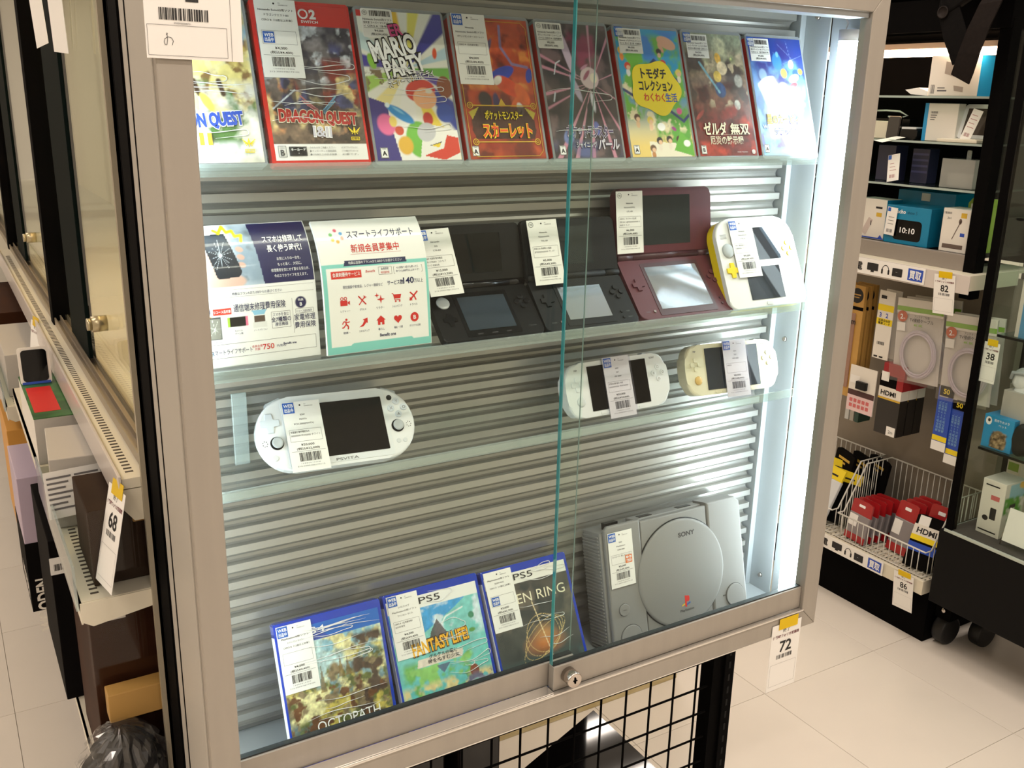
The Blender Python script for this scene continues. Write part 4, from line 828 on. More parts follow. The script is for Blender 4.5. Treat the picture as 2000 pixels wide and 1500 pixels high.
# ---- folding two-screen handhelds
def folding(lab, x, y, yaw, l1, l2, w, d, body, dark, scr1, scr2, r, pad=None, hinge=0.0055, pads='dsi', th=0.0105):
    t = thing('folding_handheld', lab, 'handheld', (x, y, 1.3065), 'handhelds in the cabinet', yaw=yaw)
    R = math.radians
    M1 = Matrix.Rotation(-R(l1), 4, 'X'); hp = M1 @ Vector((0, 0, d)); M2 = Matrix.Translation(hp) @ Matrix.Rotation(-R(l2), 4, 'X')
    lo = B().rrect(0, w, 0, d-0.002, (r, r, 0.002, 0.002), 0.0, th, bev=0.0014, n=6).obj('lower_half', body, t); lo.matrix_local = M1
    up = B().rrect(0, w, 0.001, d, (0.002, 0.002, r, r), 0.0, th*0.85, bev=0.0014, n=6).obj('upper_half', body, t); up.matrix_local = M2
    B().cyl((w*0.16, 0, 0), (1, 0, 0), hinge, w*0.68, 18).cyl((0.001, 0, 0), (1, 0, 0), hinge*0.96, w*0.155, 18).cyl((w*0.845, 0, 0), (1, 0, 0), hinge*0.96, w*0.154, 18).obj('hinge', dark, t).matrix_local = Matrix.Translation(hp + Vector((0, 0.003, 0.0015)))
    cx = w/2
    sw1, sh1 = (0.0625, 0.0475) if w < 0.15 else (0.086, 0.0645)
    zc = d*0.50
    def p(o): o.matrix_parent_inverse = Matrix.Identity(4); return o
    bz = p(B().rrect(cx-sw1/2-0.005, cx+sw1/2+0.005, 0.0035, d-0.008, 0.002, -0.0005, 0.0).obj('screen_frame', dark, lo))
    p(B().rrect(cx-sw1/2, cx+sw1/2, zc-sh1/2-0.001, zc+sh1/2-0.001, 0.0006, -0.0009, -0.0004).obj('lower_screen', scr1, lo))
    lx, rx = (cx-sw1/2-0.005)/2, w-(cx-sw1/2-0.005)/2
    if pads == '3ds':
        p(B().lathe([(0.0082, 0), (0.0082, 0.0016), (0.0068, 0.0026), (0.0001, 0.0018)], (lx+0.0005, 0, 0.0535), (0, -1, 0), 24).obj('circle_pad', m_offw, lo))
        p(B().prism(cross(lx+0.0015, 0.0295, 0.0088, 0.0028), -0.0018, 0.0, bev=0.0005).obj('direction_pad', dark, lo))
        k = Ink(-0.0007); k.text('SELECT', cx-0.019, 0.0058, 0.0016).text('⌂HOME', cx, 0.0058, 0.0016).text('START', cx+0.019, 0.0058, 0.0016).text('◯POWER', rx+0.001, 0.0100, 0.0016); p(k.obj('key_print', m_inkg, lo))
    else:
        p(B().prism(cross(lx, 0.5*d+0.0055, 0.0090, 0.0030), -0.0022, 0.0, bev=0.0005).obj('direction_pad', dark if body is not m_bur else m_bur, lo))
        for i in range(2): p(B().cyl((rx-0.005, 0, d*0.23-i*0.0085), (0, -1, 0), 0.0019, 0.0012, 14, bev=0.0003).obj('small_button', dark, lo))
        p(B().cyl((lx+0.0085, 0, 0.0105), (0, -1, 0), 0.0019, 0.0012, 14, bev=0.0003).obj('power_button', mat('rim_grey', '#8e8480', 0.3, metal=0.6), lo))
        p(Ink(-0.0004).text('START', rx+0.0015, d*0.23-0.0008, 0.0015, 'l', w=0.006).text('SELECT', rx+0.0015, d*0.23-0.0093, 0.0015, 'l', w=0.007).text('POWER', lx-0.002, 0.0098, 0.0015).obj('key_print', m_inkg, lo))
    for k, (dx, dz) in enumerate(((0.0068, 0), (-0.0068, 0), (0, 0.0068), (0, -0.0068))):
        q = p(B().cyl((rx+dx, 0, 0.5*d+0.0095+dz), (0, -1, 0), 0.0036, 0.0020, 18, bev=0.0005).obj('button', dark if body is not m_bur else m_bur, lo))
    sw2, sh2 = (0.077, 0.0465) if pads == '3ds' else ((0.0625, 0.0475) if w < 0.15 else (0.086, 0.0645))
    p(B().rrect(0.004, w-0.004, 0.007, d-0.003, r*0.8, -0.0006, 0.0).obj('upper_panel', m_blk if pads == '3ds' else body, up))
    p(B().rrect(cx-sw2/2, cx+sw2/2, d*0.54-sh2/2, d*0.54+sh2/2, 0.0006, -0.0010, -0.0005).obj('upper_screen', scr2, up))
    if pads != '3ds':
        for sx in (cx-sw2/2-0.020, cx+sw2/2+0.020):
            k = Ink(-0.0009)
            for a in range(6): k.poly(ell(sx+0.0028*math.cos(a*1.047), d*0.46+0.0032*math.sin(a*1.047), 0.0007, 0.0007, 8))
            k.poly(ell(sx, d*0.46, 0.0007, 0.0007, 8)); o = p(k.obj('speaker_holes', m_ink, up)); o['kind'] = 'stuff'
        p(B().cyl((cx, -0.0010, 0.0035), (0, -1, 0), 0.0012, 0.0004, 10).obj('camera_lens', m_ink, up))
    return t, t.matrix_world @ M2
T3, U3 = folding('glossy black folding handheld with a pale round pad, beside the leaflets', 0.2735, 0.0555, -1.0, 48, 14, 0.134, 0.074, m_blk, mat('piano_black', '#08080a', 0.2, spec=0.35), m_lcdd, mat('upper_lcd', '#0d1012', 0.04, spec=0.5), 0.006, pads='3ds')
TD, UD = folding('matt black folding handheld behind the glass door edge', 0.4085, 0.0515, -1.5, 45, 16, 0.137, 0.074, m_blk2, m_blk2, m_lcd, mat('upper_lcd_grey', '#2c3234', 0.1, spec=0.4), 0.006)
TX, UX = folding('burgundy folding handheld, largest of the folding ones', 0.5510, 0.0505, -0.8, 43, 8, 0.161, 0.0914, m_bur, m_burd, m_lcd, mat('upper_lcd_grey'), 0.010, th=0.0125)
price_tag(U3, -0.0090, 0.0690, 'white price tag of ¥12,000 on the glossy black folding handheld', ('Nintendo', '3DS', 'CTR-001'), '¥12,000', '(税込¥13,200)', 15, 2, 'tl', ('箱付 内容物 動作確認', '済 CTR001 コスモブ', 'ラック 充電台有'), lift=0.0105, tilt=14)
price_tag(UD, 0.0035, 0.0720, 'white price tag of ¥5,000 on the matt black folding handheld', ('Nintendo', 'NintendoDSi', 'TWL-001'), '¥5,000', '(税込¥5,500)', 16, 1, 'stamp', ('本体のみ 内容物 C1電源', 'JF00000000 T-17'), lift=0.0085, tilt=3)
price_tag(UX, 0.0000, 0.0880, 'white price tag of ¥6,000 on the burgundy folding handheld', ('Nintendo', 'NintendoDSiLL', 'UTL-001'), '¥6,000', '(税込¥6,600)', 17, 0, 'stamp', ('本体のみ・タッチペン欠品 電', '源OK UJF000000000 S', '傷有り T-17'), lift=0.0030)

# ---- flat white and yellow handheld
t = thing('slab_handheld', 'flat white and yellow two-screen handheld leaning beside the light tube', 'handheld', (0.6985, 0.0455, 1.3065), 'handhelds in the cabinet', lean=25)
SM = t.matrix_world.copy(); w, h = 0.144, 0.127
ol = rr(0, w, 0, h, (0.012, 0.012, 0.030, 0.030), 8)
B().prism(ol, 0.0, 0.007, bev=0.0022, seg=3, side='front').obj('front_shell', m_white, t)
B().prism(ol, 0.0071, 0.019, bev=0.0).obj('back_shell', m_yellow, t)
B().rrect(0.033, 0.111, 0.066, 0.112, 0.0006, -0.0006, 0.0).obj('upper_screen', mat('mirror_screen'), t)
B().rrect(0.0405, 0.1035, 0.0105, 0.0565, 0.0006, -0.0006, 0.0).obj('lower_screen', mat('mirror_screen'), t)
B().lathe([(0.0098, 0), (0.0098, 0.0016), (0.0084, 0.0028), (0.0001, 0.0020)], (0.0160, 0, 0.0815), (0, -1, 0), 24).obj('circle_pad', m_midg, t)
B().prism(cross(0.0165, 0.0540, 0.0105, 0.0034), -0.0024, 0.0, bev=0.0006).obj('direction_pad', m_yellow, t)
buttons(t, 0.1275, 0.0795, 0.0076, 0.0038, m_yellow)
B().rrect(0.066, 0.078, 0.0022, 0.0068, 0.002, -0.0008, 0.0, bev=0.0003).obj('home_button', m_offw, t)
B().cyl((0.1315, 0, 0.1130), (0, -1, 0), 0.0010, 0.0003, 10).obj('camera_lens', m_ink, t)
k = Ink(-0.0003)
for i in range(4): k.rect(0.0075+i*0.0, 0.0185, 0.1040-i*0.0018, 0.1045-i*0.0018)
o = k.obj('speaker_slots', m_inkg, t); o['kind'] = 'stuff'
price_tag(SM, 0.0240, 0.1225, 'white price tag on the flat white and yellow handheld', ('Nintendo', 'Nintendo2DS', 'FTR-001'), '¥9,000', '(税込¥9,900)', 18, 0, 'tl', ('本体・専用充電台セット', '00000000 ホワイト×イエロー'), lift=0.0030)

# ================================================================ grey disc console standing on the cabinet floor
m_grey = mat('console_grey', '#8d8c8a', 0.55, noise=0.03, nscale=900, bump=0.06, bscale=1500)
m_greyd = mat('console_grey_dark', '#575655', 0.6)
t = thing('game_console', 'grey disc game console with a round lid standing on edge at lower right', 'console', (0.545, 0.0640, 0.8135), yaw=-0.5, lean=13.3)
GM = t.matrix_world.copy(); w, h = 0.260, 0.188
B().prism([(0.0, 0.0125), (w, 0.0125), (w, 0.1785), (0.0, 0.1785)], 0.006, 0.052, bev=0.002).obj('lower_shell', m_grey, t)
B().prism([(0.004, 0.0), (0.066, 0.0), (0.066, h), (0.010, h), (0.004, 0.182)], -0.0015, 0.0065, bev=0.0025).obj('upper_shell', m_grey, t)
B().prism([(0.192, 0.0), (0.256, 0.0), (0.259, 0.010), (0.257, 0.180), (0.248, h), (0.192, h)], -0.0015, 0.0320, bev=0.0030).obj('upper_shell', m_grey, t)
B().prism([(0.0675, 0.0), (0.1905, 0.0), (0.1905, 0.184), (0.0675, 0.184)], 0.0002, 0.0065, bev=0.0016).obj('upper_shell', m_grey, t)
B().box(0.066, 0.192, 0.0125, 0.034, 0.1785, 0.1850, bev=0.0015).obj('rear_panel', m_grey, t)
for x0, x1 in ((0.018, 0.040), (0.080, 0.102), (0.152, 0.176)): B().box(x0, x1, 0.016, 0.026, 0.178 if x0 < 0.05 else 0.1845, 0.1880 if x0 < 0.05 else 0.1858).obj('port', m_blk, t)
lid = B().lathe([(0.0805, 0.0), (0.0805, 0.0022), (0.0785, 0.0036), (0.0765, 0.0040), (0.0001, 0.0040)], (0.1345, 0.0, 0.0945), (0, -1, 0), 72).obj('disc_lid', m_grey, t)
B().lathe([(0.0820, 0.0), (0.0820, 0.0012), (0.0808, 0.0012)], (0.1345, 0.0004, 0.0945), (0, -1, 0), 72).obj('lid_gap', m_blk, t)
Ink(-0.0042).text('SONY', 0.1470, 0.1480, 0.0068, w=0.031, bold=0.03).text('PlayStation', 0.1375, 0.0360, 0.0038, w=0.026, bold=0.02).obj('lettering', mat('console_print', '#3b3a3c', 0.5), lid)
k = Ink(-0.0042); k.poly([(0.1345, 0.0430), (0.1375, 0.0420), (0.1375, 0.0590), (0.1345, 0.0600)]).poly(rr(0.1375, 0.1432, 0.0500, 0.0588, (0, 0.003, 0.003, 0), 4)); k.obj('logo_red', mat('logo_red', '#d8322c', 0.4), lid)
Ink(-0.0042).poly([(0.1285, 0.0440), (0.1345, 0.0462), (0.1345, 0.0485), (0.1285, 0.0462)]).obj('logo_yellow', mat('logo_yellow', '#e0b530', 0.4), lid)
Ink(-0.0042).poly([(0.1375, 0.0440), (0.1445, 0.0465), (0.1445, 0.0490), (0.1375, 0.0465)]).obj('logo_blue', mat('logo_blue', '#3a5fae', 0.4), lid)
for cx, cz, r in ((0.0262, 0.0640, 0.0088), (0.0350, 0.0215, 0.0180), (0.2335, 0.0380, 0.0170)):
    B().cyl((cx, -0.0010, cz), (0, -1, 0), r*1.07, 0.0008, 32).obj('button_ring', m_greyd, t)
    B().cyl((cx, -0.0012, cz), (0, -1, 0), r, 0.0022, 32, bev=0.0007).obj('round_button', m_grey, t)
Ink(-0.0037).text('RESET', 0.0262, 0.0632, 0.0018).obj('button_print', m_greyd, t)
B().rrect(0.2130, 0.2200, 0.0170, 0.0190, 0.0008, -0.0024, -0.0010).obj('lamp_slot', m_blk, t)
B().box(0.2105, 0.2180, -0.0021, -0.0012, 0.0400, 0.0415).obj('lid_mark', m_greyd, t)
gm = B().box(-0.0022, 0.0045, 0.0, 0.040, 0.0, 0.0026, bev=0.0006, seg=1).mesh('vent_rib'); gm.materials.append(m_grey)
for k in range(34): link('vent_rib', gm, None, t, (0.0005, 0.010, 0.006+k*0.0050))
B().box(0.0006, 0.003, 0.009, 0.051, 0.004, 0.176).obj('vent_recess', m_greyd, t)
price_tag(GM, 0.0070, 0.1785, 'white price tag with an orange square on the grey disc console', ('SONY', 'PlayStation', 'SCPH-7000'), '¥5,000', '(税込¥5,500)', 19, 0, 'tl', ('コントローラー 無し AVケーブル',), lift=0.0030, orange=True)

# ================================================================ leaflets on the second shelf
m_leaf = paintmat('leaflet_print', 0.35, coat=0.3)
m_leafp = mat('leaflet_paper', '#f4f4f0', 0.5)
def bend(L=0.146):
    n = 60; ys, zs = [0.0], [0.0]
    for i in range(n):
        s = (i+0.5)/n; a = math.radians(4 + 40*max(0, (s-0.45)/0.55)**1.5 + 6*s); ys.append(ys[-1]+math.sin(a)*L/n); zs.append(zs[-1]+math.cos(a)*L/n)
    ys, zs = np.array(ys), np.array(zs); ss = np.linspace(0, L, n+1)
    def f(p):
        s = min(max(p[2], 0), L); y = float(np.interp(s, ss, ys)); z = float(np.interp(s, ss, zs)); e = 1e-4
        a = math.atan2(float(np.interp(s+e, ss, ys)-np.interp(s-e, ss, ys)), float(np.interp(s+e, ss, zs)-np.interp(s-e, ss, zs)))
        return (p[0], y + p[1]*math.cos(a), z - p[1]*math.sin(a))
    return f
LF = bend()
def leaflet(x, y, lab, w, h, yaw):
    t = thing('leaflet', lab, 'leaflet', (x, y, 1.3085), 'leaflets on the second shelf', yaw=yaw)
    b = B(); n = 24; v = []
    for yy in (0.0, 0.0035):
        for i in range(n+1):
            for xx in (0, w): v.append(LF((xx, yy, h*i/n)))
    f = []
    for i in range(n):
        a = 2*i; c = 2*(n+1)+2*i; f += [(a, a+1, a+3, a+2), (c, c+2, c+3, c+1), (a, a+2, c+2, c), (a+1, c+1, c+3, a+3)]
    f += [(0, 2*(n+1), 2*(n+1)+1, 1), (2*n, 2*n+1, 4*n+3, 4*n+2)]
    b._vf(v, f); b.obj('card', m_leafp, t)
    B().box(0.0, w, -0.014, 0.004, -0.0020, -0.0003).obj('acrylic_stand', m_acr, t)
    return t
w, h = 0.1255, 0.1455
t = leaflet(0.0035, 0.0545, 'leaflet with a cracked phone photo over navy and white text', w, h, 3.0)
c = Canvas(w-0.001, h-0.001, '#f3f3f0', 0.0008)
c.rect('#b9c8d6', 0, 0.62, 0.545, 1); c.blot('#8ea2b4', 4, 3, 0.5, 0.15, 0.56, 1, 0, 0.6); c.blot('#eef4fa', 4, 6, 0.55, 0.12, 0.56, 1, 0, 0.35); c.blot('#6f7a80', 5, 8, 0.58, 0.1, 0.56, 0.95, 0.4, 0.62)
c.ellipse('#d9b6a6', 0.16, 0.66, 0.10, 0.14, 25, 0.15); c.ellipse('#d9b6a6', 0.26, 0.58, 0.15, 0.06, 0, 0.15)
for z in (0.80, 0.745, 0.69): c.ellipse('#d2a999', 0.405, z, 0.032, 0.022, -20, 0.15)
c.poly('#1d2530', [(0.115, 0.92), (0.31, 0.925), (0.40, 0.64), (0.37, 0.61), (0.205, 0.60), (0.19, 0.62), (0.11, 0.90)]); c.poly('#33404e', [(0.125, 0.91), (0.30, 0.915), (0.34, 0.80), (0.15, 0.80)])
for a in range(14): c.stroke('#aeb8c0', [(0.245, 0.765), (0.245+0.13*math.cos(a*0.45+0.2)*random.uniform(0.5, 1), 0.765+0.15*math.sin(a*0.45+0.2)*random.uniform(0.5, 1))], 0.0018, 0.8)
c.ellipse('#d4dce0', 0.245, 0.765, 0.02, 0.02, 0, 0.8, 0.8)
c.stroke('#f2ee1e', [(0.235, 0.955), (0.27, 0.93), (0.31, 0.985), (0.335, 0.935), (0.38, 0.945), (0.395, 0.90), (0.445, 0.905), (0.435, 0.86)], 0.014, 1.0)
c.poly('#1a1c50', [(0.51, 1.0), (1, 1.0), (1, 0.55), (0.57, 0.545)]); c.rect('#f3f3f0', 0, 1, 0, 0.545)
def ring_(c_, col, cx, cz, r): c_.ellipse(col, cx, cz, r, r, 0, 0.06)
ring_(c, '#1a1c50', 0.055, 0.385, 0.048); ring_(c, '#1a1c50', 0.86, 0.395, 0.045)
c.rect('#d9412f', 0.125, 0.275, 0.36, 0.40); c.poly('#f0a83a', [(0.08, 0.36), (0.03, 0.33), (0.06, 0.30), (0.03, 0.26), (0.10, 0.25), (0.14, 0.34)]); c.rect('#4a4c4a', 0.085, 0.185, 0.19, 0.345); c.rect('#8a8a80', 0.095, 0.175, 0.20, 0.335)
for a in range(7): c.stroke('#d5d6cc', [(0.13, 0.265), (0.13+0.05*math.cos(a*0.95), 0.265+0.07*math.sin(a*0.95))], 0.0018, 0.9)
c.rect('#17181a', 0.255, 0.385, 0.27, 0.335); c.rect('#a8d04a', 0.235, 0.255, 0.268, 0.337); c.rect('#e87a9a', 0.385, 0.405, 0.268, 0.337); c.poly('#8fc6e2', [(0.435, 0.37), (0.565, 0.37), (0.54, 0.335), (0.46, 0.335)]); c.rect('#5a4a40', 0.455, 0.545, 0.285, 0.33); c.rect('#e6e6e2', 0.44, 0.56, 0.25, 0.285)
c.obj('leaflet_face', 0.0005, 0.0005, m_leaf, t, fn=LF)
U = lambda u: 0.0005+u*(w-0.001); V = lambda v: 0.0005+v*(h-0.001)
k = Ink(-0.0005); k.text('スマホは修理して', U(0.78), V(0.84), 0.0058, w=0.043, bold=0.02).text('長く使う時代！', U(0.78), V(0.77), 0.0058, w=0.037, bold=0.02)
for i, s in enumerate(('お気に入りの一台を、', 'もっと長く、大切に。', '修理費用を気にせず直せる安心が、', '今のスマホライフを支えます。')): k.text(s, U(0.80), V(0.705-i*0.040), 0.0026, w=0.0026*len(s)*0.98)
k.text('特典', U(0.055), V(0.393), 0.0022).text('A', U(0.055), V(0.357), 0.0038, bold=0.02).text('特典', U(0.86), V(0.405), 0.0022).text('B', U(0.86), V(0.37), 0.0036, bold=0.02).text('リユース品対象', U(0.20), V(0.372), 0.0024, w=0.017, bold=0.01).obj('white_print', m_inkw, t, LF)
k = Ink(-0.0005); k.text('特典はプランAまたはBからお選びください', U(0.50), V(0.487), 0.0023, w=0.052).text('通信端末修理費用保険', U(0.51), V(0.375), 0.0060, w=0.054, bold=0.005).text('スマホを含む', U(0.68), V(0.315), 0.0028, w=0.017).text('全7種類の', U(0.68), V(0.275), 0.0040, w=0.021, bold=0.01).text('通信機器', U(0.68), V(0.245), 0.0030, w=0.014)
k.text('家電修理', U(0.885), V(0.27), 0.0052, w=0.023, bold=0.005).text('費用保険', U(0.885), V(0.215), 0.0052, w=0.023, bold=0.005).text('リユース品対象外', U(0.885), V(0.325), 0.0020, w=0.017).text('スマートライフサポート', U(0.25), V(0.085), 0.0042, w=0.042).text('Benefit one', U(0.74), V(0.105), 0.0024, w=0.014, bold=0.02).text('円(税込)', U(0.625), V(0.095), 0.0020, 'l')
k.text('スマートフォン', U(0.135), V(0.168), 0.0014).text('モバイル', U(0.32), V(0.235), 0.0015).text('ゲーム機', U(0.32), V(0.215), 0.0015).text('ノートパソコン', U(0.50), V(0.225), 0.0015).obj('dark_print', m_navy, t, LF)
k = Ink(-0.0005); k.text('750', U(0.555), V(0.088), 0.0056, w=0.012, bold=0.01).text('会員会費', U(0.46), V(0.110), 0.0020).text('月額', U(0.46), V(0.088), 0.0020).obj('red_print', m_red, t, LF)
k = Ink(-0.0004); k.rect(U(0.02), U(0.98), V(0.525), V(0.5262)).rect(U(0.02), U(0.98), V(0.475), V(0.4762)).line([(U(0.785), V(0.43)), (U(0.785), V(0.18))], 0.0003).frame(U(0.05), U(0.97), V(0.06), V(0.155), 0.0003).frame(U(0.60), U(0.76), V(0.23), V(0.345), 0.0003).frame(U(0.81), U(0.965), V(0.318), V(0.35), 0.0003).obj('rules', m_inkg, t, LF)
for i, (dx, dz, col) in enumerate(((0, 0.012, '#e58a8a'), (0.012, 0, '#8ac0e0'), (-0.010, 0.004, '#b4d48a'), (0, -0.010, '#f0c060'))): Ink(-0.0005).ring(U(0.075+dx), V(0.095+dz), 0.0018, 0.0005, 12).obj('logo_ring', mat('logo_ring%d' % i, col, 0.5), t, LF)

w, h = 0.1235, 0.1455
t = leaflet(0.1330, 0.0510, 'white leaflet with turquoise border, red pictograms and membership offer', w, h, 2.0)
c = Canvas(w-0.001, h-0.001, '#f4f4f1', 0.0008)
c.rect('#86d3cb', 0, 1, 0.0, 0.655); c.poly('#f4f4f1', [(0.035, 0.055), (0.22, 0.055), (0.24, 0.07), (0.80, 0.07), (0.82, 0.055), (0.975, 0.055), (0.975, 0.625), (0.035, 0.625)]); c.poly('#1c2352', [(0.20, 0.635), (0.215, 0.675), (0.79, 0.675), (0.805, 0.635)]); c.rect('#d9382c', 0.075, 0.355, 0.545, 0.605)
for dx, dz, col in ((0, 0.045, '#e05a78'), (0.045, 0.018, '#4f9fdc'), (0.05, -0.02, '#e07a50'), (0.005, -0.045, '#e8b23c'), (-0.038, -0.03, '#ecd24a'), (-0.048, 0.012, '#6fc06a')): c.ellipse(col, 0.185+dx, 0.865+dz, 0.017, 0.017, 0, 0.2)
c.ellipse('#e6e0f2', 0.185, 0.865, 0.024, 0.024, 0, 0.2)
c.obj('leaflet_face', 0.0005, 0.0005, m_leaf, t, fn=LF)
U = lambda u: 0.0005+u*(w-0.001); V = lambda v: 0.0005+v*(h-0.001)
k = Ink(-0.0005); k.text('スマートライフサポート', U(0.60), V(0.845), 0.0072, w=0.078, bold=0.005).text('現在施設や飲食店、レジャー施設など', U(0.36), V(0.475), 0.0026, w=0.046).text('サービス数', U(0.67), V(0.475), 0.0040, w=0.019, bold=0.01).text('140', U(0.80), V(0.475), 0.0066, w=0.013, bold=0.02).text('万以上', U(0.90), V(0.478), 0.0034, w=0.011).text('Benefit one', U(0.57), V(0.095), 0.0034, w=0.019, bold=0.02).text('会員限定', U(0.58), V(0.590), 0.0020, w=0.009).text('4人家族で1回でも使ったら', U(0.80), V(0.590), 0.0020, w=0.026).text('年で15,000円以上おトク！', U(0.80), V(0.565), 0.0020, w=0.028)
for i, s in enumerate(('レジャー・', 'グルメ', 'リラク・', 'ショッピング', 'トラベル', '健康・', 'スキルアップ', '暮らし', '福祉・介護', 'オリジナル企画')): k.text(s, U(0.18+0.165*(i % 5)), V(0.305 if i < 5 else 0.145), 0.0020, w=0.0015*len(s)+0.003)
k.obj('dark_print', m_navy, t, LF)
Ink(-0.0005).text('特典は店頭のプランAまたはBからお選びください', U(0.50), V(0.648), 0.0024, w=0.062).text('会員制優待サービス', U(0.215), V(0.565), 0.0034, w=0.031, bold=0.01).obj('white_print', m_inkw, t, LF)
k = Ink(-0.0005); k.text('新規会員募集中', U(0.52), V(0.735), 0.0070, w=0.056, bold=0.01).rect(U(0.28), U(0.76), V(0.718), V(0.7195)).text('Benefit', U(0.44), V(0.578), 0.0028, w=0.011, shear=0.2).text('特別優待価', U(0.58), V(0.563), 0.0020, w=0.010)
X = lambda i: U(0.18+0.165*i); Z1, Z2 = V(0.375), V(0.215)
# pictograms
k.poly(rr(X(0)-0.0050, X(0)+0.0030, Z1-0.0035, Z1+0.0020, 0.0005)).poly([(X(0)+0.0034, Z1-0.0012), (X(0)+0.0058, Z1-0.0030), (X(0)+0.0058, Z1+0.0015), (X(0)+0.0034, Z1)]).ring(X(0)-0.0030, Z1+0.0040, 0.0015, 0.0008, 12).ring(X(0)+0.0010, Z1+0.0040, 0.0015, 0.0008, 12)
k.line([(X(1)-0.0045, Z1+0.0055), (X(1)+0.0040, Z1-0.0040)], 0.0013).line([(X(1)+0.0035, Z1+0.0050), (X(1)-0.0040, Z1-0.0040)], 0.0011).line([(X(1)+0.0015, Z1+0.0055), (X(1)+0.0030, Z1+0.0030)], 0.0006).line([(X(1)+0.0048, Z1+0.0040), (X(1)+0.0025, Z1+0.0025)], 0.0006)
for cx, cz, r in ((X(2)+0.0012, Z1-0.0002, 0.0048), (X(2)-0.0032, Z1+0.0042, 0.0030)): k.poly([(cx+(r if j % 2 == 0 else r*0.28)*math.cos(j*math.pi/4), cz+(r if j % 2 == 0 else r*0.28)*math.sin(j*math.pi/4)) for j in range(8)])
k.poly([(X(3)-0.0035, Z1+0.0035), (X(3)+0.0055, Z1+0.0035), (X(3)+0.0042, Z1-0.0010), (X(3)-0.0025, Z1-0.0010)]).line([(X(3)-0.0058, Z1+0.0048), (X(3)-0.0040, Z1+0.0042), (X(3)-0.0025, Z1-0.0024), (X(3)+0.0042, Z1-0.0024)], 0.0007).poly(ell(X(3)-0.0015, Z1-0.0040, 0.0010, 0.0010, 10)).poly(ell(X(3)+0.0032, Z1-0.0040, 0.0010, 0.0010, 10))
k.line([(X(4)-0.0048, Z1-0.0045), (X(4)+0.0050, Z1+0.0050)], 0.0017).line([(X(4)-0.0042, Z1+0.0045), (X(4)+0.0005, Z1+0.0005)], 0.0014).line([(X(4)+0.0005, Z1+0.0008), (X(4)+0.0030, Z1-0.0045)], 0.0014).line([(X(4)-0.0050, Z1-0.0020), (X(4)-0.0022, Z1-0.0020), (X(4)-0.0022, Z1-0.0050)], 0.0009)
k.poly(ell(X(0)+0.0005, Z2+0.0048, 0.0013, 0.0013, 12)).line([(X(0)-0.0005, Z2+0.0030), (X(0)+0.0003, Z2-0.0005), (X(0)+0.0025, Z2-0.0025), (X(0)+0.0020, Z2-0.0055)], 0.0014).line([(X(0), Z2), (X(0)-0.0030, Z2-0.0035), (X(0)-0.0048, Z2-0.0035)], 0.0012).line([(X(0)-0.0042, Z2+0.0002), (X(0)-0.0025, Z2+0.0030), (X(0)+0.0020, Z2+0.0018), (X(0)+0.0042, Z2+0.0024)], 0.0010)
k.poly([(X(1)-0.0055, Z2-0.0048), (X(1)-0.0005, Z2-0.0040), (X(1)+0.0030, Z2-0.0002), (X(1)+0.0045, Z2-0.0010), (X(1)+0.0045, Z2+0.0048), (X(1)-0.0010, Z2+0.0032), (X(1)+0.0006, Z2+0.0020), (X(1)-0.0015, Z2-0.0018)])
k.poly([(X(2)-0.0055, Z2+0.0005), (X(2), Z2+0.0055), (X(2)+0.0055, Z2+0.0005), (X(2)+0.0038, Z2+0.0005), (X(2)+0.0038, Z2-0.0045), (X(2)+0.0010, Z2-0.0045), (X(2)+0.0010, Z2-0.0018), (X(2)-0.0010, Z2-0.0018), (X(2)-0.0010, Z2-0.0045), (X(2)-0.0038, Z2-0.0045), (X(2)-0.0038, Z2+0.0005)])
k.poly([(X(3)+0.0048*(16*math.sin(q)**3)/16, Z2+0.0050*(13*math.cos(q)-5*math.cos(2*q)-2*math.cos(3*q)-math.cos(4*q))/16) for q in [-2*math.pi*i/28 for i in range(28)]])
k.poly(ell(X(4), Z2, 0.0050, 0.0052, 24)).obj('red_print', m_red, t, LF)
Ink(-0.0008).text('B', X(4), Z2-0.0022, 0.0045, bold=0.02).obj('white_mark', m_inkw, t, LF)
k = Ink(-0.0004); k.frame(U(0.52), U(0.645), V(0.555), V(0.612), 0.0003).line([(U(0.675), V(0.605)), (U(0.665), V(0.605)), (U(0.665), V(0.555)), (U(0.675), V(0.555))], 0.0003).line([(U(0.935), V(0.605)), (U(0.945), V(0.605)), (U(0.945), V(0.555)), (U(0.935), V(0.555))], 0.0003).obj('rules', m_inkg, t, LF)

# ================================================================ numbered cards taped to the fixtures
m_tape = clear('yellow_tape', '#f7d21c', 1.4, 0.3, haze=0.8, haze_col='#f5d01a')
def number_card(M, label, num, w=0.055, h=0.105, tape=True, hdr=('終了', '伊勢崎フォリオ宏福店')):
    t = bpy.data.objects.new('number_card', None); COL.objects.link(t); t.matrix_world = M; t.empty_display_size = 0.02
    tag(t, label, 'card', 'numbered cards taped to the fixtures')
    B().box(0, w, -0.0002, 0.0002, -h, 0).obj('card', m_paper, t)
    k = Ink(-0.0005); k.text(hdr[0], w*0.5, -0.0145, 0.0055, w=0.014).text(num, w*0.52, -0.0475, 0.0185, bold=0.02).bars(w*0.24, w*0.78, -0.0590, -0.0520, 5, 20).obj('black_print', m_ink, t)
    Ink(-0.0005).text(hdr[1], w*0.5, -0.0225, 0.0040, w=w*0.90, bold=0.02).obj('red_print', mat('maroon_ink', '#6e2430', 0.5), t)
    Ink(-0.0005).frame(w*0.06, w*0.94, -h*0.93, -h*0.60, 0.00025).obj('rules', m_inkg, t)
    if tape: B().box(w*0.22, w*0.86, -0.0010, -0.0006, -0.009, 0.009).obj('tape', m_tape, t)
    return t
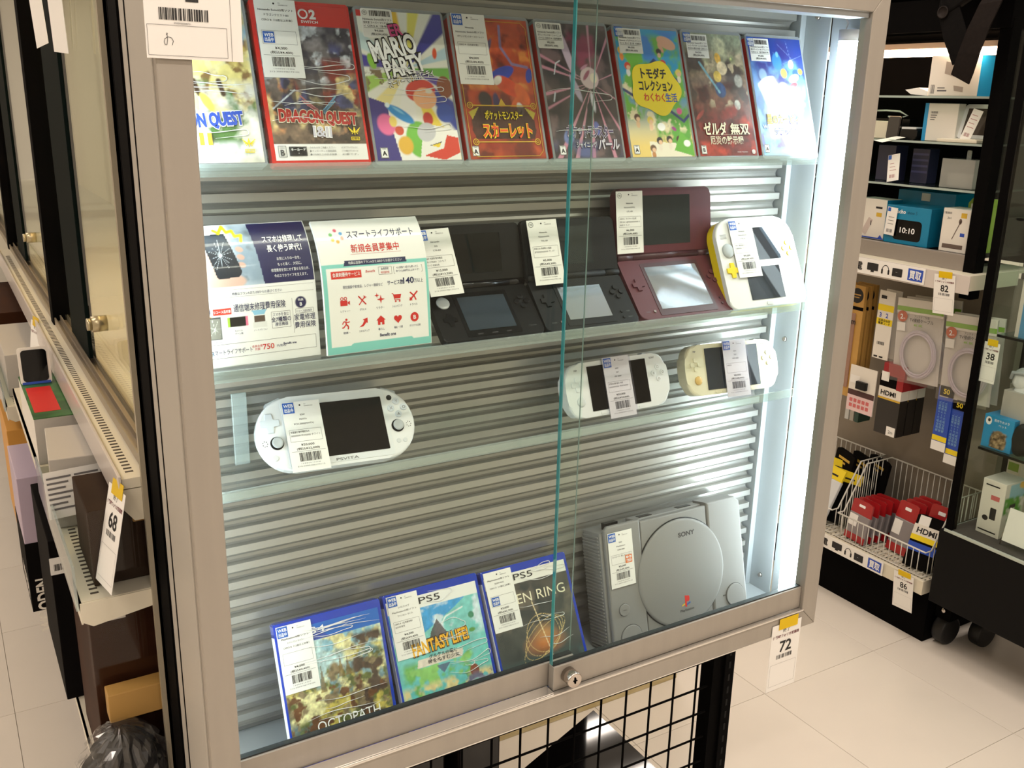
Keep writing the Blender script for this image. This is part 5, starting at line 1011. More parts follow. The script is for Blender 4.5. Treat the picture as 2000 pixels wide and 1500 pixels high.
number_card(Matrix.Translation((0.7800, -0.0112, 0.8345)), 'white card numbered 72 taped under the right end of the display cabinet', '72', 0.060, 0.112)
# the big card over the left stile
t = thing('notice_card', 'white card with a barcode and a handwritten mark over the upper left stile', 'card', (-0.0385, -0.0125, 1.5985))
t.matrix_world = pose((-0.0370, -0.0125, 1.5985), 0, 0, -0.6)
w = 0.0795
B().box(0, w, -0.0003, 0.0003, 0, 0.118).obj('card', m_paper, t)
k = Ink(-0.0007); k.bars(0.0115, 0.0520, 0.0305, 0.0400, 42, 24).rect(0.0335, 0.0440, 0.0455, 0.0560)
pts = [(0.0155+0.0008, 0.0190), (0.0175, 0.0198)]
k.line(pts, 0.0005).line([(0.0170, 0.0205), (0.0172, 0.0150), (0.0166, 0.0112), (0.0152, 0.0108), (0.0144, 0.0130), (0.0152, 0.0158), (0.0180, 0.0172), (0.0206, 0.0164), (0.0218, 0.0140), (0.0208, 0.0108)], 0.0004).obj('black_print', m_ink, t)
Ink(-0.0007).frame(0.0015, 0.0665, 0.0025, 0.0265, 0.0003).rect(0.0700, 0.0703, 0.0, 0.118).text('0500M00008721', 0.0300, 0.0275, 0.0015).obj('grey_print', m_inkg, t)
B().box(0.0005, w-0.0005, -0.0020, -0.0018, 0.0005, 0.118).obj('clear_sleeve', m_film, t)
# ================================================================ things below and behind the cabinet
m_gloss = mat('gloss_black_board', '#060505', 0.05, spec=0.5)
t = thing('glossy_board', 'glossy black board lying behind the wire grid', 'board', (0.72, 0.40, 0.288))
b = B(); pts = [(0.894-0.72, 0.562-0.40), (0.50-0.72, 0.412-0.40), (0.50-0.72, 0.235-0.40), (0.893-0.72, 0.235-0.40)]
b._vf([(x, y, 0.0) for x, y in pts] + [(x, y, 0.012) for x, y in pts], [(0, 1, 2, 3), (7, 6, 5, 4), (0, 4, 5, 1), (1, 5, 6, 2), (2, 6, 7, 3), (3, 7, 4, 0)]); b.obj('top', m_gloss, t)
B().cyl((0.0, -0.02, -0.268), (0, 0, 1), 0.022, 0.268, 16).cyl((0.0, -0.02, -0.288), (0, 0, 1), 0.13, 0.020, 28, r2=0.12).obj('pedestal', m_black, t)
m_wood = mat('pale_wood', '#cfc096', 0.6, noise=0.25, nscale=14, stretch=(1, 1, 8), color2='#bba878')
t = thing('wooden_plinth', 'pale wooden plinth on the floor behind the wire grid', 'plinth', (0.55, 0.912, 0.0))
B().box(0.0, 0.90, 0.0, 0.5, 0.0, 0.40, bev=0.002).obj('front_board', m_wood, t)
m_dark = mat('dark_carton', '#120e0e', 0.7, spec=0.03, noise=0.2, nscale=8)
for x0, x1, lab in ((0.17, 0.353, 'black carton under the left half of the cabinet'), (0.374, 0.449, 'narrow black carton behind the left end of the wire grid')):
    t = thing('black_carton', lab, 'carton', ((x0+x1)/2, 0.34, 0.0)); hw = (x1-x0)/2
    B().box(-hw, hw, -0.13, 0.13, 0, 0.74, bev=0.003).obj('body', m_dark, t)
    B().box(-hw+0.004, hw-0.004, -0.132, -0.13, 0.05, 0.70).obj('front_panel', mat('dark_carton_front', '#100d0d', 0.35), t)

# ================================================================ shelving run on the left (faces the left aisle)
m_ivory = mat('ivory_enamel', '#e3dcc8', 0.4, noise=0.04, nscale=6)
m_rail = mat('price_rail', '#d2c9c2', 0.35, coat=0.3)
m_hole = mat('hole_dark', '#4a4238', 0.9)
m_dglass = mat('dark_stile', '#0b1413', 0.6, spec=0.03)
sl = thing('shelving_unit', 'black framed shelving run with glass doors above ivory shelves along the left aisle', 'shelving', (0.0, 0.13, 0.0))
def lp(b, name, m, parent=None, lab=None):
    for v in b.bm.verts: v.co -= Vector((0.0, 0.13, 0.0))
    o = b.obj(name, m, parent or sl)
    if lab: o['label'] = lab
    return o
lp(B().box(-0.034, -0.0335+0.009, 0.176, 0.216, 0.0, 2.15, bev=0.001).box(-0.034, 0.03, 0.178, 0.216, 0.0, 2.15), 'end_post', m_black)
lp(B().box(-0.034, -0.0250, 0.128, 0.172, 0.0, 2.15), 'end_post', m_black)
lp(B().box(-0.0400, -0.0345, 0.196, 0.204, 0.70, 2.15), 'edge_strip', mat('edge_strip', '#a9a08c', 0.4, metal=0.3))
for y in (1.05, 2.06, 3.06, 4.06): lp(B().box(-0.036, -0.006, y, y+0.042, 0.0 if y > 2 else 0.2, 2.15, bev=0.001), 'post', m_black)
for y in (0.70, 1.72, 2.72): lp(B().box(-0.022, -0.012, y, y+0.20, 1.168, 2.15, bev=0.001), 'door_stile', m_dglass)
for y0, y1 in ((0.22, 0.90), (0.90, 2.06), (2.10, 4.06)): lp(B().box(-0.019, -0.016, y0, y1, 1.168, 2.10), 'glass_door', m_glass)
lp(B().box(-0.034, -0.008, 0.218, 4.4, 1.150, 1.158).box(-0.034, -0.0315, 0.218, 4.4, 1.158, 1.164).box(-0.0245, -0.0225, 0.218, 4.4, 1.158, 1.168).box(-0.0125, -0.0105, 0.218, 4.4, 1.158, 1.168), 'door_track', mat('track_aluminium', '#a29684', 0.35, metal=0.5))
lp(B().box(-0.060, 0.42, 0.205, 4.4, 1.138, 1.150), 'shelf_board', m_ivory)
lp(B().box(-0.0640, -0.0605, 0.203, 4.4, 1.112, 1.154, bev=0.0006), 'price_rail', m_rail)
s = B()
for k in range(150): s.box(-0.0525, -0.0435, 0.225+k*0.0115, 0.2290+k*0.0115, 1.1497, 1.1504)
o = lp(s, 'perforations', m_hole); o['kind'] = 'stuff'
lp(B().prism([(-0.060, 1.137), (-0.060, 1.112), (-0.050, 1.098), (-0.0345, 1.098), (-0.0345, 1.137)], 0.2045, 0.208), 'end_bracket', m_ivory)
for y in (0.52, 1.44): lp(B().cyl((-0.016, y, 1.262), (-1, 0, 0), 0.011, 0.020, 20).cyl((-0.036, y, 1.262), (-1, 0, 0), 0.0085, 0.006, 20), 'door_lock', mat('brass_grey', '#b5aa8c', 0.3, metal=0.8))
lp(B().box(0.40, 0.41, 0.22, 4.4, 1.15, 2.15), 'back_board', mat('back_board', '#f0e2c6', 0.7))
lp(B().box(0.092, 0.098, 0.22, 4.4, 0.0, 1.137), 'back_board', m_ivory)
lp(B().box(-0.03, 0.42, 0.22, 4.4, 2.10, 2.15), 'top_board', mat('top_board', '#d9cdb4', 0.7))
lp(B().box(0.42, 1.155, 0.93, 0.945, 0.45, 2.15), 'end_panel', m_black)
lp(B().cyl((0.10, 0.25, 2.05), (0, 1, 0), 0.013, 1.6, 12), 'case_lamp', mat('case_lamp', (1.0, 0.86, 0.66), 0.4, emit=26.0))
# lower shelves
def lower(y0, y1, z, xf, lip=0.0):
    p = lp(B().box(xf, 0.091, y0, y1, z-0.012, z).box(xf, xf+0.002, y0, y1, z-0.028, z), 'lower_shelf', m_ivory)
    lp(B().prism([(xf, z-0.001), (xf, z-0.024), (xf+0.012, z-0.032), (-0.036, z-0.022), (-0.036, z-0.001)], y0-0.002, y0), 'end_bracket', m_ivory, p)
    s = B()
    for k in range(int((y1-y0)/0.0115)-2): s.box(xf+0.014, xf+0.023, y0+0.015+k*0.0115, y0+0.019+k*0.0115, z-0.0003, z+0.0004)
    lp(s, 'perforations', m_hole, p)['kind'] = 'stuff'
    if lip: lp(B().box(xf-0.004, xf-0.001, y0, y1, z-0.01, z+lip), 'acrylic_fence', m_acre, p)
lower(0.204, 0.60, 1.010, -0.118, 0.045)
lower(0.606, 1.05, 1.038, -0.118)
lower(0.204, 1.05, 0.705, -0.112)
lower(1.10, 2.06, 0.99, -0.13, 0.03)
lower(1.10, 2.06, 0.70, -0.105)
lower(2.10, 4.06, 1.00, -0.13, 0.03)
lp(B().box(-0.02, 0.091, 0.22, 4.4, 0.0, 0.17), 'plinth', m_black)

m_boxw = mat('white_carton', '#e9e4da', 0.55)
m_boxg = mat('grey_carton', '#b9b4ac', 0.55)
m_brown = mat('brown_carton', '#3a2012', 0.6, spec=0.08, noise=0.25, nscale=9)
m_tan = mat('tan_carton', '#b88f4c', 0.6, noise=0.15, nscale=10)
m_blkbox = mat('black_carton_matt', '#0f0d0d', 0.7, spec=0.04)
def carton(name, lab, x0, x1, y0, y1, z0, z1, m, yaw=0.0, parts=()):
    cx, cy = (x0+x1)/2, (y0+y1)/2
    t = thing(name, lab, 'box', (cx, cy, z0), yaw=yaw); hx, hy = (x1-x0)/2, (y1-y0)/2
    B().box(-hx, hx, -hy, hy, 0, z1-z0, bev=0.0012).obj('carton', m, t)
    return t, hx, hy, z1-z0
def front_ink(t, hx, hy, fn, m, nm='print'):
    """print on the side that faces the camera (-y)"""
    k = Ink(-hy-0.0004); fn(k); return k.obj(nm, m, t)
def left_ink(t, hx, hy, fn, m, nm='print'):
    """print on the side that faces the aisle (-x); reading direction runs toward the camera"""
    k = Ink(0.0); fn(k); return k.obj(nm, m, t, lambda p: (-hx-0.0004, -p[0], p[2]))
t, hx, hy, hh = carton('dark_brown_box', 'dark brown shrink-wrapped box on the upper lower shelf by the end post', -0.097, 0.06, 0.235, 0.36, 1.0105, 1.106, mat('umber_carton', '#34261c', 0.6, spec=0.08, noise=0.2, nscale=12))
B().box(-hx-0.001, hx, -hy-0.0012, -hy-0.0010, 0, hh).obj('wrap', m_film, t); B().rrect(-0.030, -0.012, hh-0.022, hh-0.012, 0.002, -hy-0.0016, -hy-0.0011).obj('sticker', m_tan, t)
t, hx, hy, hh = carton('grey_box', 'pale grey box with printed makers names behind the dark brown box', -0.112, 0.06, 0.42, 0.56, 1.0105, 1.108, m_boxg, -4)
front_ink(t, hx, hy, lambda k: [k.rect(-0.066+j*0.026+0.004*i, -0.046+j*0.026, hh-0.030-i*0.012, hh-0.0265-i*0.012) for i in range(3) for j in range(3)], m_ink)
t = thing('folded_leaflet', 'opened folded leaflet with small print in front of the pale grey box', 'leaflet', (-0.085, 0.405, 1.035), yaw=6, lean=12)
B().box(-0.040, 0.03, 0, 0.0008, 0.0, 0.062).obj('sheet', m_paper, t)
k = Ink(-0.0006)
for i in range(7):
    for j in range(2): k.rect(-0.037+j*0.034, -0.007+j*0.034-0.004*(i % 3), 0.052-i*0.0068, 0.0545-i*0.0068)
k.obj('small_print', m_inkg, t)
t, hx, hy, hh = carton('brown_wrapped_box', 'large brown shrink-wrapped box with a white label under the second shelf', -0.106, 0.085, 0.258, 0.45, 0.7055, 0.974, m_brown)
front_ink(t, hx, hy, lambda k: k.rect(-hx+0.014, -hx+0.042, hh-0.024, hh-0.010), m_paper, 'white_label'); front_ink(t, hx, hy+0.0004, lambda k: k.bars(-hx+0.026, -hx+0.038, hh-0.021, hh-0.013, 3, 8), m_ink)
B().box(-hx-0.0022, hx, -hy-0.0018, -hy-0.0014, 0.0, hh).obj('wrap', m_film, t); creases_t = t
t, hx, hy, hh = carton('tan_tube_box', 'long tan cardboard box lying in front of the brown wrapped box', -0.098, 0.085, 0.222, 0.248, 0.831, 0.869, m_tan, 0)
t = thing('wrapped_bundle', 'black bundle in crinkled clear plastic at the bottom of the left shelves', 'bundle', (-0.090, 0.205, 0.7055))
b = B(); rg = random.Random(5); n, m_ = 34, 18; rows = []
for i in range(m_+1):
    a = math.pi*i/m_; rows.append([(0.045*math.sin(a)*math.cos(2*math.pi*k/n)*(1+0.10*rg.uniform(-1, 1)+0.08*math.sin(5*a+3*k)), 0.045*math.sin(a)*math.sin(2*math.pi*k/n)*(1+0.10*rg.uniform(-1, 1)+0.08*math.sin(5*a+3*k)), 0.062-0.062*math.cos(a)) for k in range(n)])
vs = [p for r in rows for p in r]; b._vf(vs, [(i*n+k, i*n+(k+1) % n, (i+1)*n+(k+1) % n, (i+1)*n+k) for i in range(m_) for k in range(n)]); b.obj('bundle', mat('bundle_black', '#0e0c0c', 0.35), t)
b = B(); b._vf([(x*1.14, y*1.14, z*1.05+0.004) for x, y, z in vs], [(i*n+k, i*n+(k+1) % n, (i+1)*n+(k+1) % n, (i+1)*n+k) for i in range(m_) for k in range(n)]); b.obj('plastic_wrap', clear('crinkle_wrap', '#ffffff', 1.6, 0.08, haze=0.02, boost=1.2), t)
t, hx, hy, hh = carton('black_tall_box', 'tall matt black box with a white barcode label on the bottom left shelf', -0.125, 0.08, 0.50, 0.74, 0.7055, 0.962, m_blkbox)
B().rrect(-hx-0.001, -hx+0.030, hh-0.052, hh-0.026, 0.001, -hy-0.0008, -hy-0.0003).obj('barcode_label', m_paper, t); front_ink(t, hx, hy+0.0008, lambda k: k.bars(-hx+0.004, -hx+0.024, hh-0.046, hh-0.036, 8, 14), m_ink)
t, hx, hy, hh = carton('lettered_box', 'lilac and dark box lettered WOODEN behind the tall black box', -0.142, 0.06, 0.80, 0.98, 0.7055, 0.952, mat('lilac_carton', '#b9a9bc', 0.5))
B().box(-hx-0.0006, hx+0.0006, -hy-0.0006, hy+0.0006, 0.0, 0.128).obj('dark_band', m_blkbox, t)
left_ink(t, hx+0.0008, hy, lambda k: k.text('WOODEN', 0.02, 0.020, 0.030, w=0.110, rot=0, bold=0.03), m_boxw, 'lettering'); front_ink(t, hx, hy+0.0008, lambda k: k.text('WOODEN', -hx+0.030, 0.010, 0.022, w=0.100, rot=90, bold=0.03), m_boxw, 'lettering')
front_ink(t, hx, hy, lambda k: [k.rect(-hx+0.022+0.004*i, -hx+0.024+0.004*i, 0.150, 0.186-0.01*i) for i in range(3)], m_ink)
t, hx, hy, hh = carton('orange_box', 'orange cardboard box in a clear bag beyond the lilac box', -0.135, 0.05, 1.12, 1.35, 0.7055, 0.935, mat('orange_carton', '#cf9540', 0.5))
t, hx, hy, hh = carton('white_game_box', 'white and green toy box with a grey end on the middle left shelf', -0.116, 0.06, 0.61, 0.86, 1.0385, 1.109, m_boxw)
B().box(-hx-0.0004, hx, -hy-0.0003, hy, hh-0.0006, hh+0.0006).obj('green_top', mat('grass_print', '#3f7a3a', 0.4, noise=0.4, nscale=30, color2='#274f2c'), t)
B().box(-hx+0.004, -hx+0.040, -hy+0.03, hy-0.08, hh+0.0005, hh+0.0010).obj('red_stripe', m_red, t); B().box(-hx, hx, -hy-0.0008, -hy-0.0002, 0.0, hh-0.001).obj('grey_end', m_boxg, t)
t = thing('boxed_phone', 'dark phone in a pale sleeve standing on the white and green toy box', 'phone', (-0.112, 0.80, 1.1101), lean=10)
B().rrect(-0.004, 0.042, 0, 0.060, 0.004, 0.0, 0.010).obj('sleeve', m_boxw, t); B().rrect(0.0, 0.038, 0.004, 0.056, 0.006, -0.001, 0.0).obj('phone', m_screen, t); B().rrect(-0.002, 0.040, 0.0, 0.004, 0.001, -0.0012, 0.0).obj('blue_band', m_rblue, t)
for k, (y0, y1, z0, z1, m, lab) in enumerate(((1.16, 1.45, 0.991, 1.075, m_boxg, 'pale grey box farther down the left shelves'), (1.5, 1.9, 0.991, 1.09, m_brown, 'brown box far down the left shelves'), (2.2, 2.6, 1.001, 1.10, m_boxw, 'white box at the far end of the left shelves'), (1.5, 1.95, 0.7005, 0.90, m_boxg, 'large pale grey box low on the far left shelves'))):
    carton('shelf_carton', lab, -0.12, 0.085, y0, y1, z0, z1, m)
t = thing('white_far_box', 'white box on black feet at the far left end of the aisle', 'box', (0.02, 4.75, 0.0))
B().box(-0.12, 0.25, 0, 0.3, 0.05, 0.32, bev=0.004).obj('case', m_boxw, t)
for x in (-0.08, 0.2): B().cyl((x, 0.05, 0), (0, 0, 1), 0.03, 0.05, 12).obj('foot', m_black, t)
# inside the glass case
t = thing('hanging_card', 'white price card over a tan packet hanging inside the left glass case', 'card', (0.10, 0.62, 1.53), yaw=-78)
B().box(-0.045, 0.045, 0, 0.0008, 0.0, 0.13).obj('card', m_paper, t); B().box(-0.035, 0.04, 0.002, 0.02, -0.05, 0.0).obj('packet', mat('pale_orange', '#e2b573', 0.6), t)
k = Ink(-0.0005); k.bars(-0.02, 0.025, 0.022, 0.036, 9, 16).text('3,000', 0.0, 0.045, 0.008)
for i in range(4): k.rect(-0.03, 0.02-0.006*i, 0.08+i*0.010, 0.083+i*0.010)
k.obj('card_print', m_inkg, t)
t = thing('white_gadgets', 'white plastic cable gadget lying inside the left glass case', 'gadget', (0.12, 0.55, 1.1505))
B().tube([(-0.04, 0, 0.02), (-0.02, -0.02, 0.06), (0.02, 0.0, 0.09), (0.05, 0.03, 0.07), (0.03, 0.05, 0.03), (0.0, 0.03, 0.015)], 0.010, 10).obj('cable', m_boxw, t); B().box(-0.05, 0.03, 0.0, 0.05, 0.0, 0.018, bev=0.004).obj('plug', m_boxw, t)
t = thing('angled_card', 'white folded card standing inside the left glass case', 'card', (0.06, 0.50, 1.1505), yaw=-60, lean=10)
B().prism([(0.0, 0.0), (0.035, 0.10), (0.005, 0.105)], 0, 0.001).obj('card', m_paper, t)
for x, y, z, lab in ((0.395, 2.4, 1.55, 'framed print on the back of the far left glass case'), (0.395, 1.5, 1.50, 'framed print on the back of the left glass case')):
    t = thing('framed_print', lab, 'picture', (x, y, z-0.12), yaw=-90)
    B().box(-0.09, 0.09, -0.012, 0.0, 0.0, 0.26, bev=0.002).obj('frame', m_black, t); B().box(-0.082, 0.082, -0.0135, -0.012, 0.008, 0.252).obj('print', mat('print_grey', '#9a9c98', 0.5, noise=0.6, nscale=30), t)
number_card(pose((-0.0690, 0.236, 1.138), -80, 13, 0), 'white card numbered 68 taped to the near end of the left price rail', '68', 0.052, 0.118)
t = number_card(pose((-0.0680, 1.12, 1.150), -78, 8, 0), 'white card farther along the left price rail, seen edge on', ' ', 0.052, 0.118)

for y, z, wd, lab, rl in ((0.742, 1.628, 0.075, 'white card hanging on the dark stile of the left glass doors', 4), (0.545, 1.618, 0.072, 'bright white card hanging in front of the left glass door', -3)):
    t = thing('hanging_notice', lab, 'card', (-0.043, y, z), 'cards hanging on the left glass doors', yaw=-84, lean=-2, roll=rl)
    B().box(0, wd, 0, 0.0006, 0.0, 0.14).obj('card', m_paper, t)
    B().box(wd*0.3, wd*0.7, -0.0008, 0.0, 0.128, 0.15).obj('tape', m_tape, t)
# ================================================================ shelving run on the right (faces the left)
def rthing(name, lab, cat, x, y, z, group=None, yaw=0.0, lean=0.0, roll=0.0): return thing(name, lab, cat, (x, y, z), group, yaw=-90+yaw, lean=lean, roll=roll)
rs = rthing('shelving_unit', 'tall shelving unit with a black glazed upper case and hanging goods below, at right', 'shelving', 2.20, 1.90, 0.0)
EN = 1.205            # local x of the near end (y = 0.695)
m_peg = mat('pegboard', '#8f8578', 0.7, noise=0.06, nscale=20)
m_rblack = mat('case_black', '#090808', 0.7, spec=0.03)
B().box(0, EN, 0.04, 0.45, 0, 0.160).obj('kick', m_rblack, rs)
B().box(0, EN, 0.0, 0.45, 0.168, 0.214, bev=0.002).obj('base_deck', m_ivory, rs)
s = B()
for r in range(3):
    for k in range(100): s.box(0.01+k*0.012, 0.014+k*0.012, 0.012+r*0.022, 0.020+r*0.022, 0.2138, 0.2144)
o = s.obj('perforations', m_hole, rs); o['kind'] = 'stuff'
B().box(0, EN, 0.27, 0.30, 0.214, 1.10).obj('back_panel', m_peg, rs)
B().box(0, EN, 0.0, 0.30, 1.128, 1.136).obj('middle_shelf', m_ivory, rs)
B().box(0, EN, -0.004, 0.0, 1.084, 1.136, bev=0.001).obj('price_rail', m_rail, rs)
B().prism([(0.0, 0.0)]*0 or [(EN-0.002, 1.094), (EN, 1.094), (EN, 1.128), (EN-0.002, 1.128)], 0.0, 0.22).obj('end_bracket', m_ivory, rs)
B().box(0, 1.145, 0.050, 0.066, 1.136, 1.181, bev=0.001).obj('front_sill', mat('sill_aluminium', '#9a938d', 0.4, metal=0.4), rs)
B().box(0, 1.145, 0.060, 0.36, 1.168, 1.178).obj('case_floor', m_rblack, rs)
B().box(0, 1.16, 0.36, 0.37, 1.136, 1.86).obj('case_back', m_rblack, rs)
B().box(0, 1.18, 0.04, 0.37, 1.775, 1.86, bev=0.002).obj('case_top', m_rblack, rs)
B().box(1.145, 1.182, 0.045, 0.085, 1.062, 1.80, bev=0.002).obj('front_post', m_rblack, rs)
B().box(1.145, 1.182, 0.330, 0.370, 1.062, 1.80, bev=0.002).obj('rear_post', m_rblack, rs)
B().box(1.16, 1.164, 0.085, 0.330, 1.17, 1.78).obj('side_glass', m_glass, rs)
for z in (1.605, 1.481, 1.356):
    p = B().box(0, 1.143, 0.055, 0.345, z-0.006, z).obj('glass_shelf', clear('shelf_glass', '#bfd2cc', 1.45, 0.01, haze=0.05, haze_col='#9fb8b0'), rs)
    B().box(0, 1.143, 0.0535, 0.055, z-0.006, z).obj('polished_edge', mat('shelf_edge', '#9fb0aa', 0.15, coat=0.6), p)
lt = B().cyl((0.2, 0.085, 1.722), (1, 0, 0), 0.010, 0.935, 14).obj('case_lamp', mat('case_lamp_right', (1.0, 0.86, 0.72), 0.4, emit=30.0), rs)
B().box(0.2, 1.135, 0.070, 0.100, 1.733, 1.748).obj('lamp_holder', mat('lamp_holder', '#c9a98c', 0.5), rs)
B().box(EN-0.03, EN-0.001, 0.301, 0.34, 0.0, 1.06).obj('rear_upright', m_rblack, rs)
# sign strips with pictograms
def sign(z, lab, h=0.046, y=1.19):
    t = rthing('sign_strip', lab, 'sign', 2.1945, y, z, 'white sign strips on the right shelving', lean=0)
    w = y-0.833
    B().box(0, w, -0.0012, 0.0, 0, h).obj('strip', m_paper, t)
    k = Ink(-0.0017); x = w-0.190
    k.text('電', x-0.040, 0.012, h*0.42, bold=0.02)
    k.poly(rr(x-0.010, x+0.030, 0.014, h-0.010, 0.002)).rect(x+0.004, x+0.016, 0.009, 0.014)
    k.obj('black_print', m_ink, t)
    k = Ink(-0.0017); cx, cz = x+0.056, 0.020
    k.line([(cx-0.012, cz)] + [(cx-0.012*math.cos(a), cz+0.016*math.sin(a)) for a in [math.pi*i/10 for i in range(11)]], 0.0022).poly(rr(cx-0.0145, cx-0.0085, cz-0.010, cz+0.004, 0.002)).poly(rr(cx+0.0085, cx+0.0145, cz-0.010, cz+0.004, 0.002)).poly(rr(x+0.080, x+0.115, 0.009, h-0.013, 0.002)).obj('black_print', m_ink, t)
    Ink(-0.0017).rect(x+0.134, x+0.184, 0.006, h-0.006).obj('blue_field', m_rblue, t)
    Ink(-0.0021).text('買取', x+0.159, 0.013, h*0.42, w=0.040, bold=0.02).obj('white_print', m_inkw, t)
    Ink(-0.0019).text('—', x+0.095, 0.020, 0.004).obj('white_print', m_inkw, t)
sign(1.0885, 'white sign strip with pictograms under the black glazed case')
sign(0.1710, 'white sign strip with pictograms on the bottom shelf edge')
number_card(pose((2.1925, 0.803, 1.127), -90, -4, 3), 'white card numbered 82 taped below the black glazed case', '82', 0.066, 0.112)
number_card(pose((2.1925, 0.792, 0.212), -90, -3, 3), 'white card numbered 86 taped to the bottom shelf at right', '86', 0.070, 0.118)

def rbox(name, lab, y0, y1, x, d, z, h, m, side=None, yaw=0.0, cat='box', group=None):
    t = rthing(name, lab, cat, x, y0, z, group, yaw=yaw); w = y0-y1
    B().box(0, w, 0, d, 0, h, bev=0.0012).obj('carton', m, t)
    if side: B().box(w-0.0002, w+0.0006, 0.0006, d-0.0006, 0.0006, h-0.0006).obj('side_print', side, t)
    return t, w
m_cyan = mat('cyan_carton', '#1f95cf', 0.4)
m_teal = mat('petrol_carton', '#0f83ad', 0.4)
# top shelf
t, w = rbox('speaker_box', 'white box picturing a speaker with blue side on the top glass shelf', 0.968, 0.822, 2.275, 0.075, 1.6055, 0.108, m_boxw, m_cyan, 6)
Ink(-0.0004).poly([(0.045, 0.092), (0.120, 0.078), (0.112, 0.040), (0.044, 0.060)]).poly([(0.075, 0.028), (0.104, 0.024), (0.104, 0.010), (0.078, 0.014)]).obj('picture', mat('speaker_grey', '#a79c92', 0.5), t)
k = Ink(-0.0004); k.bars(0.008, 0.02, 0.006, 0.030, 3, 8).rect(0.028, 0.056, 0.012, 0.016).rect(0.028, 0.050, 0.020, 0.023).obj('print', m_inkg, t)
t = rthing('blue_handle_box', 'small blue carton end behind the speaker box', 'box', 2.33, 0.995, 1.6055); B().rrect(0, 0.028, 0.02, 0.075, 0.008, 0, 0.03).obj('carton', m_cyan, t); B().rrect(0.008, 0.020, 0.044, 0.054, 0.004, -0.001, 0.0).obj('grip_hole', m_blk, t)
t = rthing('paper_slips', 'loose white paper slips beside the speaker box', 'paper', 2.27, 1.04, 1.6055); B().prism([(0.0, 0.016), (0.02, 0.004), (0.075, 0.0), (0.075, 0.012), (0.045, 0.022)], 0, 0.04).obj('slip', m_paper, t)
# second shelf
t, w = rbox('tablet_box', 'white tablet box with a cyan edge on the second glass shelf', 0.986, 0.882, 2.30, 0.035, 1.4815, 0.104, m_boxw, None, 3)
B().box(-0.0005, 0.011, -0.0006, 0.0355, 0.0, 0.1042).obj('cyan_edge', m_cyan, t); k = Ink(-0.0008); k.bars(0.020, 0.042, 0.076, 0.082, 4, 14)
for i in range(3): k.rect(0.020, 0.040-0.003*i, 0.070-i*0.006, 0.0725-i*0.006)
k.obj('print', m_inkg, t)
t = rthing('white_tablet', 'white framed tablet leaning beside the cyan edged box', 'tablet', 2.315, 0.884, 1.4925, lean=16, roll=0)
B().rrect(0, 0.105, 0, 0.096, 0.008, 0, 0.007, bev=0.001).obj('body', m_white, t); B().rrect(0.012, 0.093, 0.010, 0.084, 0.001, -0.0006, 0.0).obj('screen', mat('tablet_screen', '#4a3f38', 0.1), t)
t = rthing('keyboard_tray', 'cream flat tray lying in front of the white tablet', 'tray', 2.258, 0.905, 1.4815); B().box(0, 0.125, 0, 0.055, 0, 0.009, bev=0.002).obj('tray', m_ivory, t); B().box(0.01, 0.115, 0.008, 0.046, 0.009, 0.0105).obj('inset', m_boxw, t)
t = rthing('shelf_tag', 'pale price tag leaning on the white tablet', 'price tag', 2.285, 0.852, 1.4925, 'small price tags in the right case', lean=10, roll=-14); B().box(0, 0.032, 0, 0.0006, 0, 0.085).obj('card', m_paper, t); k = Ink(-0.0004); k.bars(0.006, 0.024, 0.010, 0.020, 6, 12)
for i in range(4): k.rect(0.005, 0.026-0.003*(i % 2), 0.035+i*0.011, 0.0368+i*0.011)
k.obj('print', mat('faint_red_ink', '#b98a8a', 0.6), t)
t, w = rbox('cream_box', 'cream box at the cabinet side of the second glass shelf', 1.200, 1.105, 2.30, 0.06, 1.4815, 0.050, m_ivory)
t = rthing('power_bank', 'dark grey power bank standing beside the cream box', 'power bank', 2.290, 1.104, 1.4815, lean=4); B().rrect(0, 0.040, 0, 0.064, 0.005, 0, 0.014, bev=0.002).obj('body', mat('charcoal_plastic', '#3a3734', 0.35), t); B().rrect(-0.002, 0.042, 0.010, 0.066, 0.005, 0.004, 0.010).obj('chrome_rim', m_chrome, t)
t = rthing('black_earphone_case', 'black rounded gadget beside the tablet box', 'gadget', 2.292, 1.055, 1.4815); B().rrect(0, 0.058, 0, 0.034, 0.010, 0, 0.04, bev=0.004).obj('body', m_blk, t); B().rrect(0.004, 0.054, 0.030, 0.036, 0.002, -0.001, 0.03).obj('lid', m_offw, t)
t = rthing('fallen_tag', 'white price tag lying over the edge of the second glass shelf', 'price tag', 2.235, 1.100, 1.482, 'small price tags in the right case'); b = B(); b._vf([(0, 0, -0.006), (0.034, -0.004, -0.010), (0.075, 0.045, 0.006), (0.04, 0.05, 0.008)], [(0, 1, 2, 3)]); b.obj('card', m_paper, t)
t = rthing('cable_coil', 'white cable coil high on the second shelf behind', 'cable', 2.40, 1.25, 1.560); B().tube([(0.0, 0, 0.0), (0.05, 0, 0.002), (0.10, 0, 0.0), (0.13, 0, -0.012), (0.10, 0, -0.020), (0.06, 0, -0.016)], 0.003, 8).obj('cable', m_offw, t); B().box(-0.02, 0.14, 0.0, 0.04, -0.0785, -0.022).obj('holder', m_blk, t)
